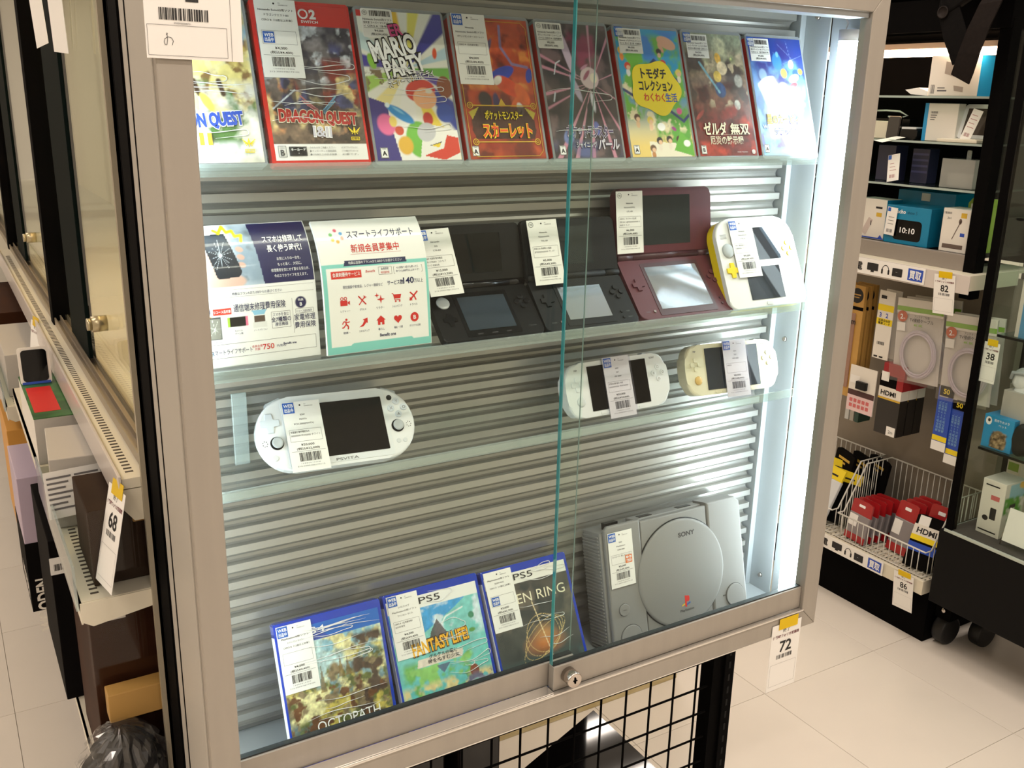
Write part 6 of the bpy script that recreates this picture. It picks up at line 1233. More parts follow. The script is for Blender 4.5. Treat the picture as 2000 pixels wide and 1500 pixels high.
# third shelf
m_ind = mat('indigo_carton', '#2b2d4a', 0.4, noise=0.1, nscale=10)
t, w = rbox('indigo_box', 'dark indigo box at the left of the third glass shelf', 1.155, 1.085, 2.33, 0.05, 1.3565, 0.105, m_ind, None, -6)
t, w = rbox('striped_indigo_box', 'dark indigo striped box in the middle of the third glass shelf', 1.030, 0.975, 2.33, 0.05, 1.3565, 0.100, m_ind, None, 4)
for i in range(4): B().box(0.002, w-0.002, -0.0005, 0.0, 0.030+i*0.017, 0.036+i*0.017).obj('stripe', mat('indigo_stripe', '#454770', 0.4), t)
t = rthing('shelf_tag', 'white price tag with a blue mark between the two indigo boxes', 'price tag', 2.268, 1.062, 1.3568, 'small price tags in the right case', lean=12, roll=13)
B().box(0, 0.040, 0, 0.0006, 0, 0.080).obj('card', m_paper, t); Ink(-0.0004).rect(0.001, 0.012, 0.066, 0.079).obj('blue_mark', m_web, t); k = Ink(-0.0004); k.bars(0.008, 0.028, 0.010, 0.020, 7, 12)
for i in range(3): k.rect(0.008, 0.030-0.004*i, 0.032+i*0.010, 0.0335+i*0.010)
k.obj('print', mat('faint_red_ink'), t)
t = rthing('acrylic_case', 'frosted clear acrylic case on the third glass shelf', 'case', 2.285, 0.896, 1.3565); B().box(0, 0.104, 0, 0.06, 0, 0.080, bev=0.001).obj('case', clear('frosted_acrylic', '#eef2f0', 1.5, 0.25, haze=0.55, haze_col='#b9bab4'), t); B().box(0.012, 0.092, 0.02, 0.05, 0.004, 0.04).obj('device', m_boxg, t); B().rrect(0.068, 0.080, 0.06, 0.105, 0.003, 0.01, 0.014).obj('tab', m_acre, t)
# case floor
t, w = rbox('charger_box', 'white box picturing a slim charger with a blue base line', 1.175, 1.070, 2.295, 0.07, 1.1785, 0.122, m_boxw, m_teal)
Ink(-0.0004).poly([(0.020, 0.018), (0.038, 0.010), (0.060, 0.058), (0.044, 0.066)]).obj('picture', mat('slab_pink', '#cfc0b8', 0.4), t); Ink(-0.0006).rect(0.066, 0.090, 0.094, 0.100).rect(0.052, 0.055, 0.042, 0.056).bars(0.008, 0.026, 0.108, 0.112, 4, 12).text('20k', 0.014, 0.095, 0.006).obj('print', m_ink, t); Ink(-0.0005).rect(0, w, 0.002, 0.006).poly([(w-0.020, 0.006), (w-0.012, 0.016), (w-0.004, 0.006)]).obj('blue_line', m_rblue, t); Ink(-0.0005).rect(0.070, 0.090, 0.070, 0.082).obj('gold_patch', m_gold, t)
t, w = rbox('clock_display_box', 'petrol blue box picturing a round-edged clock display reading 10:10', 1.060, 0.907, 2.285, 0.11, 1.1785, 0.112, m_teal, mat('petrol_side', '#0b6f95', 0.4))
Ink(-0.0004).poly(rr(0.030, 0.128, 0.012, 0.072, 0.012)).obj('picture', m_screen, t); Ink(-0.0007).text('10:10', 0.080, 0.034, 0.016, w=0.052, bold=0.02).text('echo', 0.052, 0.090, 0.012, w=0.030, bold=0.02).obj('white_print', m_inkw, t); Ink(-0.0006).text('show 5', 0.090, 0.090, 0.010, w=0.034).obj('dark_print', mat('petrol_dark', '#0a5570', 0.5), t)
t2 = rthing('shelf_tag', 'white price tag hanging on the petrol blue box', 'price tag', 2.279, 1.058, 1.190, 'small price tags in the right case', roll=-3); B().box(0, 0.036, 0, 0.0006, 0.012, 0.095).obj('card', m_paper, t2); Ink(-0.0004).rect(0.002, 0.012, 0.082, 0.093).obj('blue_mark', m_web, t2); k = Ink(-0.0004); k.bars(0.008, 0.028, 0.020, 0.030, 9, 12)
for i in range(3): k.rect(0.008, 0.028, 0.045+i*0.010, 0.0465+i*0.010)
k.obj('print', m_inkg, t2)
t, w = rbox('lamp_box', 'white box picturing a thin stand beside the black front post', 0.868, 0.782, 2.285, 0.07, 1.1785, 0.122, m_boxw, m_boxg)
Ink(-0.0004).line([(0.038, 0.036), (0.060, 0.090)], 0.0025).poly(ell(0.058, 0.088, 0.005, 0.008, 12)).rect(0.010, 0.075, 0.010, 0.022).obj('picture', mat('stand_brown', '#6a5a52', 0.5), t); Ink(-0.0004).rect(0.058, 0.076, 0.098, 0.112).obj('gold_patch', m_gold, t); Ink(-0.0004).rect(0.062, 0.076, 0.046, 0.056).obj('blue_patch', m_rblue, t); Ink(-0.0006).bars(0.004, 0.028, 0.106, 0.112, 4, 12).text('2in1', 0.022, 0.092, 0.006).obj('print', m_inkg, t)
t = rthing('green_top_box', 'lime green packet behind the stand box', 'packet', 2.36, 0.845, 1.1785); B().prism([(0, 0), (0.075, 0), (0.070, 0.150), (0.012, 0.150), (0, 0.135)], 0, 0.03, bev=0.001).obj('packet', mat('lime_print', '#8aa83a', 0.5), t); B().box(0.010, 0.066, -0.001, 0.0, 0.118, 0.134).obj('white_band', m_boxw, t)
t = rthing('blue_back_box', 'petrol blue box at the back of the case floor', 'box', 2.40, 1.115, 1.1785); B().box(0, 0.20, 0, 0.10, 0, 0.150, bev=0.001).obj('carton', m_teal, t); B().box(0.085, 0.115, -0.002, 0.0, 0.122, 0.145).obj('white_label', m_boxw, t)

# ---------------------------------------------------------------- goods on hooks under the middle shelf
m_bag = clear('pack_bag', '#ffffff', 1.5, 0.08, haze=0.05, haze_col='#d8d4ce', boost=0.8)
def hook(t, x, z, d=0.10): B().tube([(x, 0.02, z), (x, d, z), (x, d, z-0.02)], 0.002, 6).obj('hook_wire', m_chrome, t)
def packs(n, gap, fn):
    """the front pack and those behind it on the same hook"""
    for k in range(n): fn(k, k*gap)
m_kraft = mat('kraft_card', '#c79a50', 0.6, noise=0.1, nscale=12)
def kraft(k, d):
    t = rthing('kraft_pack', 'tall kraft card pack with a black disc, front of its hook' if k == 0 else 'tall kraft card pack, %s of three on its hook' % ('', 'middle', 'rearmost')[k], 'pack', 2.285+d, 1.175, 0.665, 'kraft packs on a hook', roll=0)
    B().box(0, 0.074, 0, 0.012, 0.30, 0.365).obj('header', m_kraft, t); B().box(0, 0.074, 0, 0.014, 0.0, 0.30).obj('backing', m_kraft, t); B().box(0.010, 0.050, -0.004, 0.0, 0.03, 0.275, bev=0.002).obj('blister', clear('pink_blister', '#f2dcd2', 1.5, 0.15, haze=0.55, haze_col='#caa28e'), t)
    B().cyl((0.045, 0, 0.332), (0, -1, 0), 0.024, 0.0006, 24).obj('black_disc', m_ink, t); Ink(-0.0006).rect(0, 0.074, 0.286, 0.297).obj('dark_band', m_blkbox, t)
    Ink(-0.0010).rect(0.030, 0.060, 0.333, 0.337).rect(0.035, 0.055, 0.325, 0.328).obj('disc_print', m_kraft, t); Ink(-0.0050).text('1 m', 0.038, 0.240, 0.018, bold=0.02).obj('length_print', m_ink, t)
packs(3, 0.026, kraft)
def strip(k, d):
    t = rthing('cord_pack', 'white card pack with a yellow band and blue numerals' if k == 0 else 'white card pack behind the yellow banded one', 'pack', 2.29+d, 1.050, 0.815, 'cord packs on a hook')
    B().box(0, 0.058, 0, 0.003, 0.0, 0.215).obj('card', m_boxw, t); B().box(0.004, 0.075, 0.003, 0.020, 0.0, 0.150).obj('bag', m_bag, t)
    if k == 0:
        Ink(-0.0004).rect(0, 0.058, 0.152, 0.172).rect(0.0, 0.058, 0.108, 0.128).obj('yellow_band', m_yel, t); Ink(-0.0004).text('3', 0.012, 0.132, 0.014, bold=0.02).text('2', 0.036, 0.132, 0.014, bold=0.02).obj('blue_print', m_rblue, t)
        Ink(-0.0007).text('延長自由型', 0.029, 0.119, 0.006, w=0.044, bold=0.02).text('電源コード', 0.029, 0.110, 0.006, w=0.044, bold=0.02).bars(0.012, 0.040, 0.045, 0.055, 4, 12).rect(0.008, 0.028, 0.190, 0.200).rect(0.006, 0.020, 0.004, 0.009).rect(0.026, 0.040, 0.004, 0.009).obj('black_print', m_ink, t)
packs(2, 0.03, strip)
m_cab = mat('cable_lilac', '#c9bfc9', 0.4)
def coil(t, cx, cz, rx, rz, y):
    b = B()
    for r in range(4): b.tube([(cx+(rx-r*0.0035)*math.cos(a), y-0.004-0.002*(r % 2), cz+(rz-r*0.0035)*math.sin(a)) for a in [2*math.pi*i/40 for i in range(40)]], 0.0027, 7, closed=True)
    o = b.obj('coiled_cable', m_cab, t); o['kind'] = 'stuff'
def cable(k, d, y=0.965, z=0.770, first='large clear bag with a coiled lilac cable, front of its hook', grp='cable bags on a hook'):
    t = rthing('cable_bag', first if k == 0 else ('%s bag of coiled cable behind the front bag' % ('', 'second', 'third')[k]) + (' on the near hook' if y < 0.9 else ' on the wide hook'), 'pack', 2.285+d, y, z, grp, yaw=2, roll=3)
    B().box(0, 0.155, 0.004, 0.006, 0.0, 0.250).obj('backing', mat('bag_backing', '#cdc8c2', 0.6), t); B().box(0, 0.155, 0.0005, 0.0015, 0.205, 0.250).obj('header', m_boxw, t)
    Ink(-0.0002).rect(0.0, 0.155, 0.212, 0.226).obj('green_band', mat('leaf_green', '#86b83a', 0.5), t); B().cyl((0.020, 0, 0.195), (0, -1, 0), 0.017, 0.0006, 24).obj('orange_disc', mat('rust_print', '#c2562a', 0.5), t); Ink(-0.0010).text('2', 0.018, 0.187, 0.015, bold=0.02).text('m', 0.027, 0.187, 0.006).obj('disc_print', m_inkw, t)
    Ink(-0.0002).text('アンテナ・TV用', 0.085, 0.196, 0.006, w=0.050).text('TV接続ケーブル', 0.085, 0.183, 0.009, w=0.080, bold=0.01).obj('dark_print', m_ink, t); Ink(-0.0002).text('4K 8K', 0.075, 0.170, 0.007, w=0.030, bold=0.02).obj('green_print', mat('leaf_green'), t); Ink(-0.0002).rect(0.004, 0.032, 0.150, 0.176).obj('price_label', m_paper, t)
    coil(t, 0.085, 0.086, 0.060, 0.072, 0.0)
    if k == 0: B().box(-0.002, 0.157, -0.014, -0.0135, -0.004, 0.252).obj('clear_bag', m_bag, t)
packs(3, 0.040, cable)
packs(2, 0.035, lambda k, d: cable(k, d, 0.795, 0.755, 'bag of coiled cable half hidden by the black cabinet frame', 'cable bags on the near hook'))
t = rthing('adapter_pack', 'white card pack with a pink foot and a small black adapter', 'pack', 2.275, 1.112, 0.628, roll=0)
B().box(0, 0.102, 0, 0.003, 0.0, 0.150).obj('card', m_boxw, t); Ink(-0.0004).rect(0.0, 0.102, 0.052, 0.070).obj('dark_band', mat('maroon_band', '#4a2c2c', 0.5), t); Ink(-0.0004).rect(0, 0.102, 0.0, 0.052).obj('pink_foot', mat('pink_foot', '#e6c9c9', 0.5), t); B().box(0.034, 0.074, -0.012, 0.0, 0.078, 0.104, bev=0.002).obj('adapter', m_blk, t)
k = Ink(-0.0007)
for i in range(5):
    for j in range(2): k.poly(rr(0.010+i*0.016, 0.022+i*0.016, 0.012+j*0.018, 0.024+j*0.018, 0.002))
k.obj('pictograms', mat('rose_ink', '#cf6a6a', 0.5), t); Ink(-0.0004).rect(0.004, 0.040, 0.092, 0.118).obj('price_label', m_paper, t)
def hdmi(k, d):
    t = rthing('hdmi_box', 'red, white and black cable box lettered HDMI, front of its hook' if k == 0 else ('second cable box behind the front HDMI box' if k == 1 else 'rearmost of the three cable boxes on their hook'), 'box', 2.280+d, 1.000, 0.585, 'cable boxes on a hook')
    w = 0.082
    B().box(0, w, 0, 0.036, 0.0, 0.118).obj('lower_box', mat('soot_carton', '#1b1716', 0.4, coat=0.3), t); B().box(0, w, 0, 0.036, 0.118, 0.152).obj('white_band', m_boxw, t); B().box(0, w, 0, 0.036, 0.152, 0.190).obj('upper_box', m_blkbox, t); B().box(0.008, w+0.004, 0.0, 0.038, 0.186, 0.228).obj('red_header', mat('crimson_card', '#9a1f26', 0.45), t); B().box(w-0.020, w+0.003, -0.001, 0.038, 0.150, 0.192).obj('red_side', mat('crimson_card'), t)
    Ink(-0.0006).text('HDMI', 0.036, 0.126, 0.015, w=0.056, bold=0.03).obj('lettering', m_ink, t); Ink(-0.0006).rect(0, w, 0.112, 0.118).obj('gold_line', m_gold, t); Ink(-0.0006).rect(0.046, 0.078, 0.0, 0.030).obj('white_label', m_paper, t); Ink(-0.0006).rect(0.004, 0.032, 0.170, 0.200).obj('white_label', m_paper, t); Ink(-0.0009).text('2m', 0.062, 0.008, 0.010).obj('length_print', m_ink, t)
packs(3, 0.040, hdmi)
def blue(k, y, z):
    t = rthing('blue_pack', ('slim blue and yellow pack on the near hook, left of two', 'slim blue and yellow pack beside the black cabinet frame')[k], 'pack', 2.29+0.004*k, y, z, 'slim blue packs')
    B().box(0, 0.048, 0, 0.006, 0.0, 0.195).obj('card', m_rblue, t); Ink(-0.0004).rect(0, 0.048, 0.030, 0.046).obj('yellow_band', m_yel, t); B().box(0, 0.048, -0.0008, 0.0, 0.0, 0.028).obj('white_foot', m_paper, t); B().box(0.006, 0.050, -0.003, 0.0, 0.170, 0.200).obj('black_header', m_blkbox, t)
    Ink(-0.0035).text('50', 0.028, 0.178, 0.015, bold=0.02).obj('number_print', m_yel, t); k2 = Ink(-0.0006)
    for j in range(3): k2.text('電源延長コード高耐久', 0.014+j*0.010, 0.058, 0.006, 'l', w=0.095, rot=90)
    k2.obj('white_print', mat('pale_blue_ink'), t)
blue(0, 0.800, 0.590); blue(1, 0.755, 0.560)
t = rthing('grey_packs', 'slim green and grey packs hanging behind the kraft packs', 'pack', 2.36, 1.19, 0.560); 
for i in range(3): B().box(0.008+i*0.020, 0.024+i*0.020, 0.0, 0.06, 0.0, 0.13, bev=0.001).obj('pack', (m_offw, m_boxg, mat('bottle_green', '#2c4a40', 0.5))[i], t)

# ---------------------------------------------------------------- wire baskets on the bottom shelf
m_wire = mat('white_wire', '#dcdad2', 0.35)
def basket(y0, lab):
    t = rthing('wire_basket', lab, 'basket', 2.212, y0, 0.2150, 'white wire baskets on the bottom shelf'); w, d, hf, hb = 0.330, 0.235, 0.085, 0.235
    prof = lambda s: hf if s < 0.12 else (hf+(hb-hf)*(s-0.12)/0.36 if s < 0.48 else hb)
    b = B(); side = [(0.0, hf), (0.028, hf), (0.113, hb), (d, hb)]
    rim = [(0, y, z) for y, z in side] + [(w, y, z) for y, z in side[::-1]]
    B().tube(rim + [rim[0]], 0.0026, 8).obj('rim_wire', m_wire, t)
    B().tube([(0, 0, 0.004), (w, 0, 0.004), (w, d, 0.004), (0, d, 0.004), (0, 0, 0.004)], 0.0022, 6).obj('base_wire', m_wire, t)
    fm = B().cyl((0, 0, 0.004), (0, 0, 1), 0.0014, hf-0.004, 6).mesh('front_wire'); fm.materials.append(m_wire)
    for k in range(1, 16): link('front_wire', fm, None, t, (w*k/16, 0, 0))
    bmh = B().cyl((0, d, 0.004), (0, 0, 1), 0.0014, hb-0.004, 6).mesh('back_wire'); bmh.materials.append(m_wire)
    for k in range(1, 16): link('back_wire', bmh, None, t, (w*k/16, 0, 0))
    for xx in (0, w):
        for k in range(1, 11):
            y = d*k/11; B().cyl((xx, y, 0.004), (0, 0, 1), 0.0014, prof(y/d)-0.004, 6).obj('side_wire', m_wire, t)
    gm_ = B().cyl((0, 0, 0.004), (0, 1, 0), 0.0012, d, 6).mesh('floor_wire'); gm_.materials.append(m_wire)
    for k in range(1, 16): link('floor_wire', gm_, None, t, (w*k/16, 0, 0))
basket(1.040, 'white wire basket of red packs on the bottom shelf beside the black cabinet')
basket(1.395, 'white wire basket of yellow and black packs at the cabinet side of the bottom shelf')
m_redp = mat('red_pack', '#a81a20', 0.35, coat=0.4); m_clr = mat('pack_grey', '#8a8486', 0.3, coat=0.6)
def pouch(x, y, lab, kind, lean=14, yaw=0.0, w=0.072, h=0.150):
    t = rthing('hanging_pouch', lab, 'packet', 2.212+x, y, 0.2215, 'packets in the wire baskets', yaw=yaw, lean=lean)
    pts = [(0, 0), (w, 0), (w, h*0.97), (w*0.86, h), (w*0.14, h), (0, h*0.97)]
    if kind == 'red':
        B().prism([(0, 0), (w, 0), (w, h*0.66), (0, h*0.66)], 0, 0.014, bev=0.003).obj('pouch', m_clr, t); B().prism([(0, h*0.66), (w, h*0.66), (w*0.98, h*0.97), (w*0.86, h), (w*0.14, h), (w*0.02, h*0.97)], 0.002, 0.008).obj('red_header', m_redp, t)
        B().box(0.004, w*0.45, -0.001, 0.0, h*0.34, h*0.62).obj('price_label', m_paper, t); B().rrect(w*0.35, w*0.65, h*0.84, h*0.90, 0.002, 0.0008, 0.002).obj('hang_hole', m_inkw, t); B().box(0, w, -0.0006, 0.0, 0.0, h*0.16).obj('red_foot', m_redp, t)
    elif kind == 'yellow':
        B().prism([(0, 0), (w, 0), (w, h*0.80), (0, h*0.80)], 0, 0.012, bev=0.003).obj('pouch', m_offw if yaw < 0 else m_blk, t); B().prism([(0, h*0.80), (w, h*0.80), (w, h), (0, h*1.02)], 0.001, 0.007).obj('yellow_header', m_yel, t); Ink(0.0004).rect(w*0.25, w*0.75, h*0.86, h*0.89).obj('lettering', m_ink, t)
    elif kind == 'black': B().prism(pts, 0, 0.012, bev=0.002).obj('pouch', m_blkbox, t); Ink(-0.0004).rect(w*0.2, w*0.8, h*0.85, h*0.89).rect(w*0.2, w*0.6, h*0.79, h*0.82).obj('lettering', m_gold, t)
    elif kind == 'hdmi':
        B().prism(pts, 0, 0.020, bev=0.002).obj('pouch', m_blkbox, t); B().box(0, w, -0.0008, 0.0, h*0.60, h*0.80).obj('white_band', m_boxw, t); B().box(0, w, -0.0008, 0.0, h*0.50, h*0.60).obj('yellow_band', m_yel, t); Ink(-0.0012).text('HDMI', w*0.5, h*0.645, 0.017, w=w*0.72, bold=0.03).obj('lettering', m_ink, t); B().box(0.01, w*0.5, -0.001, 0.0, h*0.80, h*0.98).obj('price_label', m_paper, t); B().box(0.0, w, -0.0006, 0.0, h*0.30, h*0.46).obj('blue_band', m_rblue, t)
for k in range(5): pouch(0.022+0.024*k, 1.025-0.004*k, ('red headed packet at the front of the basket of red packs' if k == 0 else 'red headed packet standing %s from the front in the left row of the basket' % ('', 'second', 'third', 'fourth', 'fifth')[k]), 'red', 10, 3*k-6, 0.086, 0.135)
for k in range(4): pouch(0.070+0.028*k, 0.900-0.004*k, 'red headed packet standing %s in the middle of the basket' % ('first', 'second', 'third', 'last')[k], 'red', 14, -4+3*k, 0.078, 0.165)
pouch(0.022, 0.800, 'black packet lettered HDMI with white and yellow bands at the basket front', 'hdmi', 22, 8, 0.088, 0.165)
pouch(0.085, 0.800, 'red headed packet behind the black HDMI packet', 'red', 16, 4, 0.080, 0.185)
pouch(0.022, 1.205, 'white packet with yellow header at the front of the far basket', 'yellow', 24, -8, 0.095, 0.200)
pouch(0.060, 1.150, 'black packet with yellow header in the far basket', 'yellow', 20, 10, 0.095, 0.180)
pouch(0.105, 1.215, 'second black packet with yellow header deeper in the far basket', 'yellow', 14, 6, 0.095, 0.190)
for k in range(3): pouch(0.150+0.024*k, 1.23-0.05*k, ('black packet with gold lettering at the left back of the far basket', 'black packet with gold lettering in the middle back of the far basket', 'black packet with gold lettering at the right back of the far basket')[k], 'black', 8, -20, 0.115, 0.225)

# ---------------------------------------------------------------- black bag on top of the glazed case
m_fab = mat('black_canvas', '#0d0b0a', 0.9, spec=0.1, noise=0.3, nscale=60, bump=0.3, bscale=300)
t = rthing('black_bag', 'black canvas bag with hanging straps lying on top of the glazed case', 'bag', 2.20, 1.50, 1.861)
def lump(cx, cy, cz, rx, ry, rz, e=0.6, seed=1, n=22, m_=12):
    rg = np.random.RandomState(seed); ph = rg.rand(6)*6; b = B(); v = []
    f_ = lambda s: math.copysign(abs(s)**e, s)
    for i in range(m_+1):
        a = -math.pi/2+math.pi*i/m_
        for k in range(n):
            q = 2*math.pi*k/n; d = 1+0.05*math.sin(3*q+ph[0])+0.04*math.sin(5*a+2*q+ph[1])
            v.append((cx+rx*f_(math.cos(a))*f_(math.cos(q))*d, cy+ry*f_(math.cos(a))*f_(math.sin(q))*d, cz+rz*f_(math.sin(a))*d))
    b._vf(v, [(i*n+k, i*n+(k+1) % n, (i+1)*n+(k+1) % n, (i+1)*n+k) for i in range(m_) for k in range(n)]); bmesh.ops.remove_doubles(b.bm, verts=b.bm.verts[:], dist=1e-5); return b
lump(0.36, 0.12, 0.115, 0.46, 0.13, 0.115, 0.55, 3).obj('body', m_fab, t, smooth=True)
B().prism([(0.62, -0.06), (0.80, 0.04), (0.80, 0.12), (0.60, 0.06)], -0.034, -0.010, bev=0.006).obj('side_flap', m_fab, t)
def ribbon(pts, wd, th, m, nm):
    b = B(); v = []; n = len(pts)
    for (x, y, z, dx, dz) in pts: v += [(x-dx*wd/2, y, z-dz*wd/2), (x+dx*wd/2, y, z+dz*wd/2), (x+dx*wd/2, y+th, z+dz*wd/2), (x-dx*wd/2, y+th, z-dz*wd/2)]
    f = []
    for i in range(n-1):
        for k in range(4): f.append((4*i+k, 4*i+(k+1) % 4, 4*(i+1)+(k+1) % 4, 4*(i+1)+k))
    f += [(0, 1, 2, 3), (4*n-1, 4*n-2, 4*n-3, 4*n-4)]; b._vf(v, f); return b.obj(nm, m, t, smooth=False)
m_strap = mat('strap_canvas', '#1e1917', 0.9, spec=0.1, noise=0.2, nscale=120)
ribbon([(0.778, -0.020, 0.02, 1, 0.15), (0.765, -0.040, -0.03, 1, 0.1), (0.745, -0.045, -0.09, 1, 0.05), (0.728, -0.045, -0.150, 1, 0.0), (0.716, -0.040, -0.190, 0.95, -0.3), (0.706, -0.035, -0.215, 0.9, -0.4)], 0.062, 0.004, m_strap, 'strap')
ribbon([(0.640, -0.020, 0.02, 1, 0.0), (0.640, -0.030, -0.04, 0.9, 0.1), (0.670, -0.034, -0.10, 0.9, 0.3), (0.700, -0.036, -0.165, 0.6, 0.4)], 0.070, 0.004, m_fab, 'strap')
B().lathe([(0.016, 0), (0.016, 0.003), (0.013, 0.003), (0.013, 0.001), (0.001, 0.001)], (0.628, -0.0345, -0.045), (0, -1, 0), 24).obj('stud', mat('stud', '#221d1b', 0.6, spec=0.1), t)

# ================================================================ black glass case on castors at the far right
gc = rthing('glass_case', 'black framed glass case on castors at the right edge', 'case', 2.20, 0.655, 0.0)
Lc = 1.3
B().box(-0.016, Lc, 0.0, 0.50, 0.165, 0.398, bev=0.003).obj('base', mat('base_black', '#0d0c0c', 0.6, spec=0.15), gc)
B().box(0, Lc, -0.002, 0.50, 0.398, 0.406, bev=0.001).obj('glass_floor', mat('floor_glass_edge', '#b9c4ba', 0.15, coat=0.5), gc)
B().box(0.004, Lc, 0.006, 0.494, 0.4062, 0.4075).obj('floor_felt', mat('grey_felt', '#4a4442', 0.9), gc)
B().box(0.0, 0.022, 0.002, 0.024, 0.400, 2.0, bev=0.001).obj('front_post', m_rblack, gc)
B().box(0.0, 0.034, 0.466, 0.50, 0.400, 2.0, bev=0.001).obj('rear_post', m_rblack, gc)
B().box(0.024, Lc, 0.004, 0.009, 0.408, 1.98).obj('glass_front', m_glass, gc)
B().box(0.006, 0.010, 0.024, 0.466, 0.408, 1.98).obj('glass_end', m_glass, gc)
B().box(0.12, 0.15, 0.40, 0.43, 0.408, 2.0).obj('inner_post', m_rblack, gc)
for z in (0.660, 0.985, 1.30):
    p = B().box(0.03, Lc, 0.05, 0.44, z-0.007, z).obj('glass_shelf', clear('shelf_glass'), gc); B().box(0.03, Lc, 0.0485, 0.05, z-0.007, z).obj('polished_edge', m_blk, p)
for x, y in ((-0.008, 0.10), (0.058, 0.185), (0.9, 0.11)):
    B().box(x-0.025, x+0.025, y-0.025, y+0.025, 0.085, 0.175).obj('castor_fork', m_rblack, gc)
    B().cyl((x-0.020, y, 0.045), (1, 0, 0), 0.045, 0.040, 24, bev=0.006).obj('castor_wheel', mat('castor_rubber', '#0f0e0f', 0.5), gc)
    B().lathe([(0.010, 0), (0.008, 0.006), (0.001, 0.007)], (x, y-0.025, 0.115), (0, -1, 0), 12).obj('castor_bolt', m_chrome, gc)
t, w = rbox('toothbrush_box', 'tall white box with a green and blue side in the glass case at right', 0.600, 0.530, 2.262, 0.095, 0.4080, 0.165, m_boxw)
c = Canvas(0.092, 0.160, '#eeeade', 0.004); c.rect('#9fd0dc', 0.2, 1, 0.72, 0.98); c.blot('#5da53a', 4, 3, 0.42, 0.1, 0.3, 0.75); c.rect('#3a3a34', 0.3, 0.6, 0.55, 0.62); c.ellipse('#f2c44a', 0.85, 0.95, 0.12, 0.08); c.rect('#e9e5d8', 0, 1, 0, 0.28)
c.obj('side_picture', 0.0015, 0.0025, paintmat('side_print', 0.4), t, fn=lambda p: (w+0.0006, p[0], p[2]))
Ink(-0.0004).poly(rr(0.034, 0.052, 0.050, 0.085, 0.002)).poly(ell(0.022, 0.050, 0.009, 0.008, 16)).rect(0.006, 0.060, 0.010, 0.014).rect(0.010, 0.052, 0.147, 0.151).obj('print', m_ink, t); Ink(-0.0004).rect(0.030, 0.056, 0.108, 0.122).obj('rose_print', mat('rose_ink'), t)
t, w = rbox('camera_box', 'bright blue box picturing a pet in the glass case at right', 0.628, 0.540, 2.262, 0.080, 0.6605, 0.095, m_cyan, mat('cyan_side', '#1a86bd', 0.4))
c = Canvas(0.070, 0.060, '#1f95cf', 0.003); c.ellipse('#8a7354', 0.5, 0.35, 0.42, 0.55, 0, 0.1); c.blot('#4f3f2c', 5, 3, 0.52, 0.1, 0.0, 0.8, 0.15, 0.85); c.blot('#b9a07c', 7, 6, 0.6, 0.1, 0, 0.8, 0.2, 0.8); c.rect('#1f95cf', 0, 1, 0.86, 1); c.obj('picture', 0.014, 0.004, paintmat('side_print'), t, y=-0.0004)
Ink(-0.0006).poly(ell(0.014, 0.078, 0.009, 0.012, 16)).text('見守りカメラ', 0.052, 0.080, 0.006, w=0.045, bold=0.01).text('ペット', 0.056, 0.068, 0.006, w=0.024).obj('white_print', m_inkw, t); Ink(-0.0009).poly(ell(0.015, 0.080, 0.004, 0.005, 12)).obj('lens_print', m_ink, t)
t = rthing('white_camera', 'white domed camera on the blue box in the glass case', 'camera', 2.30, 0.545, 0.7560); lump(0.0, 0.03, 0.055, 0.045, 0.04, 0.055, 0.8, 2).obj('dome', m_white, t, smooth=True); B().cyl((-0.02, 0.0, 0.018), (0, -1, 0), 0.012, 0.004, 20).obj('lens', m_blk, t)
t = rthing('black_headphones', 'black padded earpiece at the right edge of the glass case', 'headphones', 2.262, 0.520, 0.6605); lump(0.0, 0.02, 0.045, 0.032, 0.022, 0.045, 0.8, 5).obj('ear_pad', m_blk2, t, smooth=True); B().tube([(0.0, 0.02, 0.085), (0.03, 0.02, 0.12), (0.06, 0.02, 0.085)], 0.006, 8).obj('band', m_blk2, t)
t, w = rbox('clear_pack_box', 'white and blue box in a clear pack high in the glass case', 0.585, 0.49, 2.262, 0.05, 0.9855, 0.185, m_boxw)
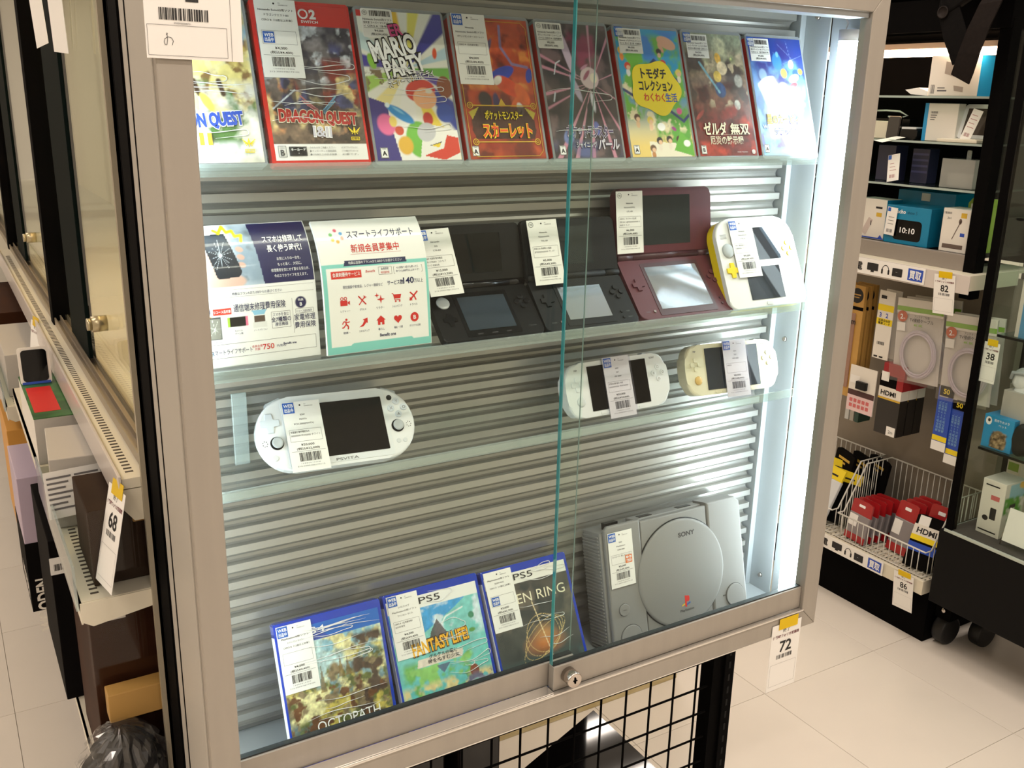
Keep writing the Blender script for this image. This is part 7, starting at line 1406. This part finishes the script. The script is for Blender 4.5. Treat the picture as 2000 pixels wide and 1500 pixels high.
B().box(0.012, w+0.0005, -0.0006, 0.0, 0.0, 0.095).obj('blue_foot', m_cyan, t); B().rrect(-0.018, 0.15, -0.0, 0.200, 0.008, -0.004, -0.0035).obj('clear_pack', m_bag, t); Ink(-0.0009).poly(ell(0.030, 0.130, 0.014, 0.018, 20)).obj('blue_mark', m_rblue, t)
t, w = rbox('leaf_box', 'cream box with a lime patch in the glass case behind the tall white box', 0.632, 0.59, 2.42, 0.07, 0.4080, 0.23, m_ivory); Ink(-0.0004).rect(0.004, 0.036, 0.150, 0.175).obj('lime_patch', mat('lime_print'), t); Ink(-0.0004).rect(0.008, 0.034, 0.100, 0.106).rect(0.008, 0.030, 0.08, 0.086).obj('print', m_ink, t)
t, w = rbox('instruction_box', 'cream box with rows of small marks behind the numbered card', 0.630, 0.565, 2.36, 0.07, 0.6605, 0.17, m_ivory); k = Ink(-0.0004)
for i in range(4):
    for j in range(3): k.poly(ell(0.012+i*0.014, 0.05+j*0.028, 0.004, 0.005, 10))
k.obj('marks', m_inkg, t); Ink(-0.0004).rect(0.006, 0.060, 0.138, 0.146).obj('rose_print', mat('rose_ink'), t)
t = rthing('white_cap_gadget', 'white rounded gadget with a strap on the upper glass shelf of the right case', 'gadget', 2.30, 0.585, 0.9855-0.154); 
lump(0.02, 0.02, 0.030, 0.034, 0.028, 0.030, 0.8, 9).obj('body', m_white, t, smooth=True); B().tube([(-0.01, 0.0, 0.03), (0.0, -0.012, 0.05), (0.03, -0.012, 0.055), (0.05, 0.0, 0.04)], 0.005, 8).obj('strap', m_midg, t)
t, w = rbox('grey_stack_box', 'pale grey box under the white gadget in the glass case', 0.600, 0.52, 2.285, 0.08, 0.6605+0.0, 0.169, m_boxg)
t = rthing('tilted_card', 'white card on a wire stand at the front of the glass case', 'card', 2.225, 0.500, 0.4080, lean=10); B().box(0, 0.07, 0, 0.001, 0.02, 0.115).obj('card', m_paper, t); B().tube([(-0.012, 0.02, 0.0), (-0.004, 0.004, 0.03), (0.0, 0.02, 0.10)], 0.0015, 6).obj('wire_stand', m_chrome, t)
number_card(pose((2.212, 0.6340, 0.968), -90, 0, 0), 'white card with a number ending in 8 inside the glass case at right', '38', 0.046, 0.112)
